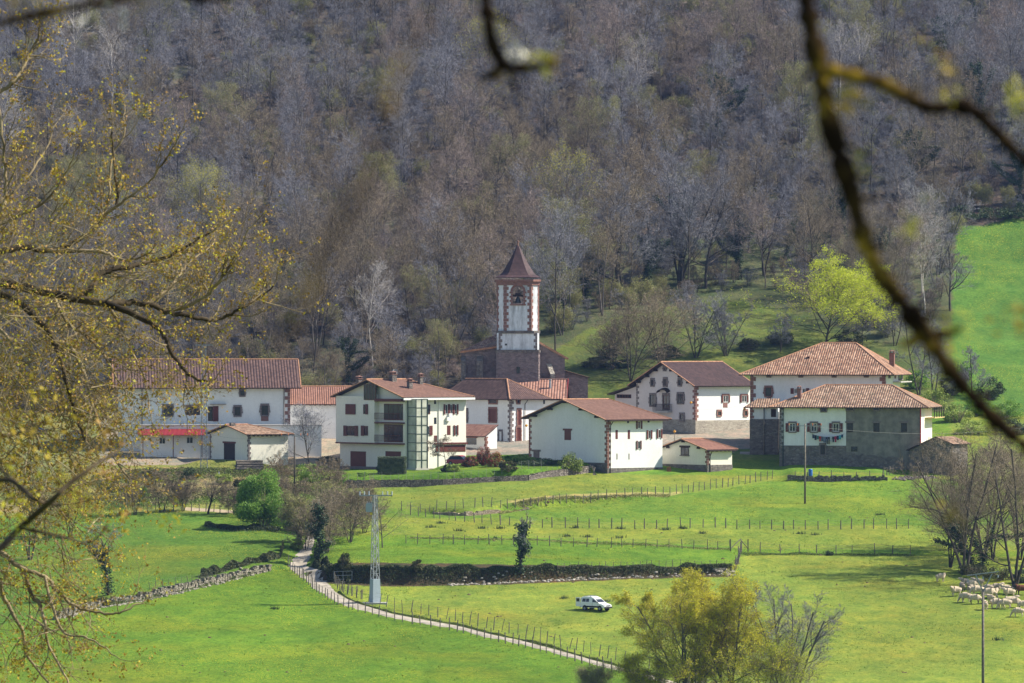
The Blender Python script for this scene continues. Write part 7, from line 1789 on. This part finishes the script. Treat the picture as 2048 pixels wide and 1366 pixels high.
def budding_tree():
    rn = random.Random(12); rs = np.random.RandomState(12)
    x0 = (-230 - 1024) * q_; g0 = Tz(x0, YL)
    t = thing('budding_oak', 'nearby tree with tan branches and ochre opening leaves filling the left side', 'tree', (x0, YL, g0))
    base = Vector((x0, YL, g0)); L = lambda p: p - base
    trk = [(Vector((x0, YL, g0 - .5)), .38), (Vector((x0 + .1, YL, g0 + 4)), .33), (Vector((x0 - .1, YL, g0 + 8)), .28), (Vector((x0 + .2, YL, -1.5)), .24), (Vector((x0 - .1, YL + .2, 1.5)), .18), (Vector((x0 + .3, YL, 5)), .10)]
    pth = smooth_path([(L(p), r) for p, r in trk]); v, f = sweep(pth, 12); link('trunk', np_mesh('trunk', v, f, [M['obark_d']], smooth=True), t)
    paths = [  # px, py, radius px ; depth offset from, to ; droop
     ([(-230, 560), (-80, 566), (0, 566), (30, 571), (106, 588), (154, 598), (218, 609), (282, 636), (324, 663), (336, 688), (357, 727), (390, 757), (418, 763)], 12, 2.2, 0, -1.5, .1, 1),
     ([(154, 598), (179, 579), (200, 548), (230, 538), (272, 530), (315, 518), (363, 500), (418, 463)], 8, 2, 0, 1.0, .5, 1),
     ([(218, 609), (257, 606), (291, 609), (330, 621), (378, 633), (418, 641), (448, 635), (484, 616), (515, 597), (545, 573)], 7, 1.6, 0, .8, .5, 1),
     ([(291, 609), (333, 582), (357, 551), (378, 527), (424, 491)], 4, 1.3, .3, 1.5, .6, 0),
     ([(330, 621), (378, 612), (418, 585), (445, 554), (472, 512), (496, 461)], 4.5, 1.3, .4, -.5, .6, 1),
     ([(-230, 520), (-60, 515), (27, 497), (97, 501), (136, 491), (182, 464), (212, 427), (236, 400), (228, 330), (224, 263)], 8, 1.8, 1, 2, .7, 0),
     ([(97, 501), (194, 504), (230, 515), (262, 520), (300, 505)], 5, 1.4, 1.1, .4, .5, 0),
     ([(-230, 590), (-80, 590), (18, 594), (60, 624), (91, 657), (112, 691), (121, 721), (136, 778), (150, 830), (170, 880)], 8, 2, -.5, -1.5, -.1, 1),
     ([(127, 685), (154, 712), (172, 757), (185, 813), (227, 914), (259, 955)], 5, 1.5, -.8, -1.8, -.3, 1),
     ([(-230, 260), (-60, 200), (0, 182), (27, 163), (45, 136), (60, 106), (76, 73), (79, 39)], 6, 1.3, 1, 1.5, .8, 0),
     ([(-230, 640), (-60, 560), (-10, 470), (9, 400), (12, 363), (6, 288), (-4, 200)], 6, 2, .5, .5, .8, 0),
     ([(182, 464), (205, 430), (218, 394), (222, 318), (248, 272), (248, 224)], 4, 1.2, 1.6, 2.2, .8, 0),
     ([(212, 427), (250, 400), (300, 360), (330, 320), (360, 270)], 3.5, 1.1, 1.4, .6, .7, 0),
     ([(-230, 1000), (-60, 1090), (0, 1104), (40, 1133), (89, 1153), (121, 1189), (162, 1218), (200, 1226), (239, 1226), (270, 1208)], 6, 1.6, -.5, -1, .1, 0),
     ([(40, 1133), (60, 1180), (81, 1218), (90, 1250), (97, 1290), (134, 1359), (150, 1400)], 4.5, 1.6, -.7, -1.4, -.4, 0),
     ([(0, 1160), (8, 1197), (44, 1258), (53, 1311), (93, 1359), (110, 1400)], 5, 1.6, -.5, 0, -.3, 0),
     ([(89, 1153), (121, 1258), (178, 1278), (231, 1311)], 3.5, 1.1, -.8, -1.6, -.2, 0),
     ([(-230, 800), (-80, 850), (0, 870), (60, 860), (110, 830), (160, 838), (200, 850)], 6, 1.5, 0, 1, .1, 1),
     ([(-230, 700), (-60, 720), (0, 731), (60, 724), (110, 700), (150, 668), (190, 640)], 5, 1.4, .5, 1.5, .3, 1),
     ([(-60, 430), (0, 400), (50, 360), (90, 300), (110, 250)], 4, 1.2, 0, 1, .8, 0),
     ([(-60, 480), (20, 440), (80, 410), (130, 350), (150, 300)], 4, 1.2, 1, 0, .8, 0),
     ([(218, 609), (245, 660), (262, 700), (290, 760), (300, 830)], 3.5, 1.1, -.2, -1.2, -.4, 1),
     ([(106, 588), (130, 640), (180, 680), (215, 720), (240, 770), (262, 800)], 4, 1.1, -.2, -1.5, -.3, 1),
     ([(-60, 900), (0, 935), (50, 985), (110, 1010), (150, 1050)], 4, 1.2, -.5, -1, -.1, 1),
     ([(-60, 640), (0, 660), (40, 720), (60, 800), (66, 860)], 4.5, 1.3, -.4, -1, -.5, 1)]
    brs, tws, lv = [], [], []
    def leafs(p, n, k=1.):
        for _ in range(n): lv.append(p + Vector((rn.gauss(0, .026), rn.gauss(0, .026), rn.gauss(0, .024))) * k)
    def twig(p, d, Ln, r, lvl, trop):
        n = 4 if lvl < 2 else 3; st = Ln / n
        for i in range(n):
            d = (d + Vector((rn.gauss(0, .22), rn.gauss(0, .2), rn.gauss(0, .16) + trop * .22))).normalized(); q = p + d * st; r2 = r * .8
            tws.append((*L(p), *L(q), r, r2)); 
            if lvl < 2 and rn.random() < (.95 if lvl == 0 else .75):
                s = rn.choice((-1, 1)); nd = rot_about(d, Vector((rn.gauss(0, .5), 1, rn.gauss(0, .5))).normalized(), s * R(rn.uniform(25, 60)))
                twig(q, nd.normalized(), Ln * rn.uniform(.35, .65), r2 * .7, lvl + 1, trop)
            if rn.random() < .08: leafs(q, rn.randint(1, 3))
            p, r = q, r2
        leafs(p, rn.randint(0, 2) if rn.random() < .65 else rn.randint(4, 7))
    for pts, ra, rb, da, db, trop, dense in paths:
        n = len(pts); P3 = []
        for i, (a, b) in enumerate(pts):
            f = i / (n - 1); Y = YL + da + (db - da) * f + rn.uniform(-.1, .1); P3.append((P(a, b, Y), (ra + (rb - ra) * f) * q_))
        sp = smooth_path(P3, 5)
        # gentle crookedness
        sp = [(p + Vector((rn.gauss(0, .008), 0, rn.gauss(0, .008))), r) for p, r in sp]
        v, f = sweep([(L(p), r) for p, r in sp], 7); brs.append((v, f, ra))
        ln = 0
        for i in range(1, len(sp) - 1):
            p = sp[i][0]; 
            if PX(p.x, p.y) < -60: continue
            if rn.random() < (.42 + .2 * dense):
                d = (sp[i + 1][0] - sp[i][0]).normalized(); s = rn.choice((-1, 1)); nd = rot_about(d, Vector((rn.gauss(0, .35), 1, rn.gauss(0, .35))).normalized(), s * R(rn.uniform(30, 75)))
                nd.z += trop * .4; twig(p, nd.normalized(), rn.uniform(.22, .8) * (1.1 if dense else .85), min(sp[i][1] * .65, .010), 0, trop)
        twig(sp[-1][0], (sp[-1][0] - sp[-2][0]).normalized(), .35, sp[-1][1], 0, trop)
    # infill near the trunk side where the crown is thick
    for _ in range(300):
        px = -50 + 330 * rn.random() ** 2.1; py = rn.uniform(400, 1260) if rn.random() < .55 else rn.uniform(620, 980)
        if px > 150 + 120 * math.sin((py - 350) / 300.): px *= .55
        p = P(px, py, YL + rn.uniform(-2.2, 2.2)); up_ = .5 if py < 560 else (-.35 if py > 700 else 0)
        d = Vector((rn.uniform(.2, 1), rn.gauss(0, .5), rn.gauss(up_, .55))).normalized(); twig(p - d * .3, d, rn.uniform(.5, 1.0), .009, 0, up_)
    for i, (v, f, ra) in enumerate(brs): link('branch', np_mesh('branch', v, f, [M['obark_d' if ra > 6.5 else 'obark']], smooth=True), t)
    tv, tf = seg_tubes(tws, 4); link('twigs', np_mesh('twigs', tv, tf, [M['obark']], smooth=True), t)
    pts = np.array([tuple(L(p)) for p in lv]); a = rs.normal(size=pts.shape); a /= np.linalg.norm(a, axis=1, keepdims=True); b = np.cross(a, rs.normal(size=pts.shape)); b /= np.linalg.norm(b, axis=1, keepdims=True)
    s_ = .0185 * rs.uniform(.5, 1.4, (len(pts), 1)); c_ = np.cross(a, b)
    V = np.stack([pts - a * s_, pts - b * s_ * .6 + c_ * s_ * .3, pts + a * s_, pts + b * s_ * .6 + c_ * s_ * .3], 1).reshape(-1, 3)
    link('leaves', np_mesh('leaves', V, np.arange(len(V)).reshape(-1, 4), [M['oak'], M['bud_y'], M['brownbud']], rs.choice([0, 0, 0, 0, 1, 2, 2], len(pts))), t)
M['brownbud'] = m_leaf("brown_bud_scales", (.22, .12, .03), (.42, .26, .07), .2, 2.)
budding_tree()
def overhanging():
    bp = Vector((3.4, 7.2, Tz(3.4, 7.2))); t = thing('overhanging_tree', 'out-of-focus mossy branches of a nearby tree hanging down on the right and at the top', 'tree', bp)
    L = lambda p: Vector(p) - bp; k = lambda px, py, Y=6.: P(px, py, Y); u = 6. / F
    v, f = sweep([(p, r) for p, r in smooth_path([(L((3.4, 7.2, bp.z - .4)), .16), (L((3.45, 7.2, -.3)), .13), (L((3.3, 7.1, 1.2)), .11), (L((3.0, 7.0, 2.6)), .08), (L((2.4, 6.8, 4.0)), .04)])], 12)
    link('trunk', np_mesh('trunk', v, f, [M['moss']], smooth=True), t)
    R1 = [((3.1, 7.0, 2.2), .05), ((2.0, 6.6, 1.9), .03), ((.9, 6.1, 1.2), .017), (k(1600, -260), .0125), (k(1606, -60), .0115), (k(1622, 60), .0105), (k(1640, 140), .0105), (k(1655, 230), .010), (k(1672, 290), .0105), (k(1700, 380), .009), (k(1725, 470), .0095), (k(1755, 540), .0095), (k(1800, 600), .009), (k(1850, 668), .0105), (k(1900, 740), .0085), (k(1960, 810), .0085), (k(2048, 890), .0075), (k(2180, 985), .006), (k(2300, 1100), .003)]
    R2 = [(k(1640, 135), .0085), (k(1700, 150), .0080), (k(1760, 165), .0075), (k(1810, 192), .007), (k(1860, 216), .0072), (k(1935, 216), .0085), (k(1990, 262), .0062), (k(2048, 320), .006), (k(2130, 380), .005), (k(2230, 430), .003)]
    C1 = [((2.4, 6.8, 2.9), .03), ((1.2, 6.3, 2.2), .016), ((.2, 6.0, 1.3), .010), (k(960, -200), .0085), (k(968, -30), .0078), (k(975, 30), .0075), (k(985, 88), .0070), (k(1012, 130), .0062), (k(1060, 136), .0048), (k(1112, 124), .0036)]
    C2 = [(k(1012, 132), .0055), (k(985, 148), .0045), (k(958, 160), .0030)]
    T1 = [((1.2, 6.3, 2.2), .014), ((-.2, 6.0, 1.2), .009), (k(520, -150), .006), (k(300, -22), .0045), (k(150, 14), .0042), (k(60, 32), .0048), (k(-40, 56), .004), (k(-160, 90), .002)]
    S1 = [(k(1850, 668), .007), (k(1822, 684), .0045), (k(1800, 692), .003)]
    S2 = [(k(1850, 668), .007), (k(1890, 668), .0045), (k(1925, 655), .003)]
    rb = random.Random(5); shoots = []
    for src in (R1[3:-1], R2, C1[3:]):
        for (a, ra), (b, rb_) in zip(src[:-1], src[1:]):
            if rb.random() < .75:
                a_, b_ = Vector(a), Vector(b); p = a_.lerp(b_, rb.random()); d = (b_ - a_).normalized(); nd = rot_about(d, Vector((0, 1, 0)), rb.choice((-1, 1)) * R(rb.uniform(35, 80))); ln = rb.uniform(.012, .045)
                shoots.append([(p, .0036), (p + nd * ln * .5 + Vector((0, 0, rb.gauss(0, .003))), .0022), (p + nd * ln, .0012)])
    for pth in (R1, R2, C1, C2, T1, S1, S2, *shoots):
        v, f = sweep([(L(p), r * 1.0 * (1 + .38 * float(vnoise(i * .9, len(pth) * 7.7, 81)) + .15 * float(vnoise(i * 2.3, len(pth) * 3.1, 82)))) for i, (p, r) in enumerate(smooth_path([(Vector(a), b) for a, b in pth], 9))], 8); link('branch', np_mesh('branch', v, f, [M['moss']], smooth=True), t)
    rs = np.random.RandomState(7); A = []; mi = []
    for px, py, n, sp, mt in ((1690, 212, 26, .010, 0), (1715, 195, 16, .008, 0), (1700, 180, 10, .006, 1), (1075, 122, 16, .008, 1), (1110, 122, 12, .006, 0), (1032, 105, 10, .006, 3), (2040, 185, 16, .008, 1), (1818, 440, 14, .009, 1), (2035, 638, 18, .010, 0), (1900, 135, 10, .009, 0), (1870, 95, 8, .012, 2), (1905, 1030, 9, .010, 0), (1925, 665, 22, .014, 1), (1880, 200, 10, .01, 1), (2045, 655, 8, .01, 2), (1870, 690, 14, .012, 2), (1730, 330, 8, .006, 1), (50, 12, 14, .014, 0), (200, 20, 12, .012, 3), (290, 0, 12, .012, 2), (1000, 150, 10, .007, 2), (1965, 1330, 0, .01, 1)):
        c = L(k(px, py)); 
        for _ in range(n): A.append(tuple(c + Vector(rs.normal(size=3)) * sp)); mi.append(mt)
    pts = np.array(A); a = rs.normal(size=pts.shape); a /= np.linalg.norm(a, axis=1, keepdims=True); b = np.cross(a, rs.normal(size=pts.shape)); b /= np.linalg.norm(b, axis=1, keepdims=True)
    s_ = .0055 * rs.uniform(.6, 1.4, (len(pts), 1)); V = np.stack([pts - a * s_, pts - b * s_ * .5, pts + a * s_, pts + b * s_ * .5], 1).reshape(-1, 3)
    link('young_leaves', np_mesh('young_leaves', V, np.arange(len(V)).reshape(-1, 4), [M['oak'], M['bud_y'], M['brownbud'], M['blossom']], mi), t)
    # dangling dry strand very close to the lens
    Y = 2.4; kk = lambda px, py: P(px, py, Y)
    pth = [((.9, 5.0, 1.6), .004), ((.25, 3.0, .7), .0015), (kk(900, -60), .0010), (kk(800, 210), .0008), (kk(735, 355), .0020), (kk(690, 430), .0022), (kk(640, 530), .0018), (kk(590, 640), .0018), (kk(560, 700), .0010)]
    v, f = sweep([(L(p), r) for p, r in smooth_path([(Vector(a), b) for a, b in pth], 6)], 6); link('dry_strand', np_mesh('dry_strand', v, f, [M['moss']], smooth=True), t)
overhanging()
def sapling():
    Y = 19.; g = Y / F; bx = (-190 - 1024) * g; bp = Vector((bx, Y, Tz(bx, Y))); t = thing('budding_sapling', 'blurred young tree with yellow-green leaf clumps at the lower left', 'tree', bp); L = lambda p: Vector(p) - bp
    rn = random.Random(31); rs = np.random.RandomState(31); k = lambda px, py: P(px, py, Y + rn.uniform(-.4, .4))
    P_ = [[(bp - Vector((0, 0, .3)), .05), (Vector((bx + .05, Y, -3.2)), .042), (Vector((bx - .03, Y, -1.8)), .034), (Vector((bx + .05, Y, -.6)), .022), (Vector((bx + .1, Y, .3)), .01)],
          [(k(-185, 1250), .03), (k(-60, 1120), .016), (k(0, 1096), .013), (k(40, 1056), .011), (k(101, 1003), .010), (k(134, 972), .008), (k(190, 930), .006), (k(240, 900), .004)],
          [(k(-185, 1050), .025), (k(-60, 980), .012), (k(20, 960), .009), (k(70, 1000), .008), (k(120, 1010), .006)], [(k(40, 1056), .006), (k(110, 1070), .005), (k(180, 1085), .0035), (k(215, 1050), .002)]]
    for i, q in enumerate(P_):
        v, f = sweep([(L(p), r) for p, r in smooth_path([(Vector(a), b) for a, b in q], 5)], 8); link('trunk' if i == 0 else 'branch', np_mesh('branch', v, f, [M['obark_d']], smooth=True), t)
    A = []; mi = []
    for px, py, n, sp, mt in ((60, 860, 30, .05, 0), (20, 900, 36, .06, 0), (100, 940, 40, .05, 0), (150, 960, 30, .05, 2), (215, 890, 30, .035, 2), (30, 1000, 30, .07, 1), (240, 1045, 18, .03, 0), (345, 1040, 12, .025, 1), (80, 800, 20, .05, 0), (190, 1010, 24, .04, 2), (20, 1050, 40, .05, 1), (260, 1010, 16, .035, 2)):
        c = L(k(px, py))
        for _ in range(n): A.append(tuple(c + Vector(rs.normal(size=3)) * sp)); mi.append(mt)
    pts = np.array(A); a = rs.normal(size=pts.shape); a /= np.linalg.norm(a, axis=1, keepdims=True); b = np.cross(a, rs.normal(size=pts.shape)); b /= np.linalg.norm(b, axis=1, keepdims=True)
    s_ = .012 * rs.uniform(.6, 1.4, (len(pts), 1)); V = np.stack([pts - a * s_, pts - b * s_ * .5, pts + a * s_, pts + b * s_ * .5], 1).reshape(-1, 3)
    link('leaves', np_mesh('leaves', V, np.arange(len(V)).reshape(-1, 4), [M['oak'], M['bud_y'], M['brownbud']], mi), t)
sapling()

# ------------------------------------------------------------------ haze over the valley
m = MB(); m.box(-420, -80, -60, 420, 1640, 165)
hm = bpy.data.materials.new("valley_haze"); hm.use_nodes = True; t_ = hm.node_tree; t_.nodes.clear()
ho = t_.nodes.new("ShaderNodeOutputMaterial"); pv = t_.nodes.new("ShaderNodeVolumePrincipled")
pv.inputs["Color"].default_value = (.30, .50, 1.0, 1); pv.inputs["Density"].default_value = .000042; pv.inputs["Anisotropy"].default_value = .1
t_.links.new(pv.outputs[0], ho.inputs["Volume"])
hz = m.build("haze", hm); tag(hz, 'thin bluish haze filling the valley', 'haze', kind="stuff")
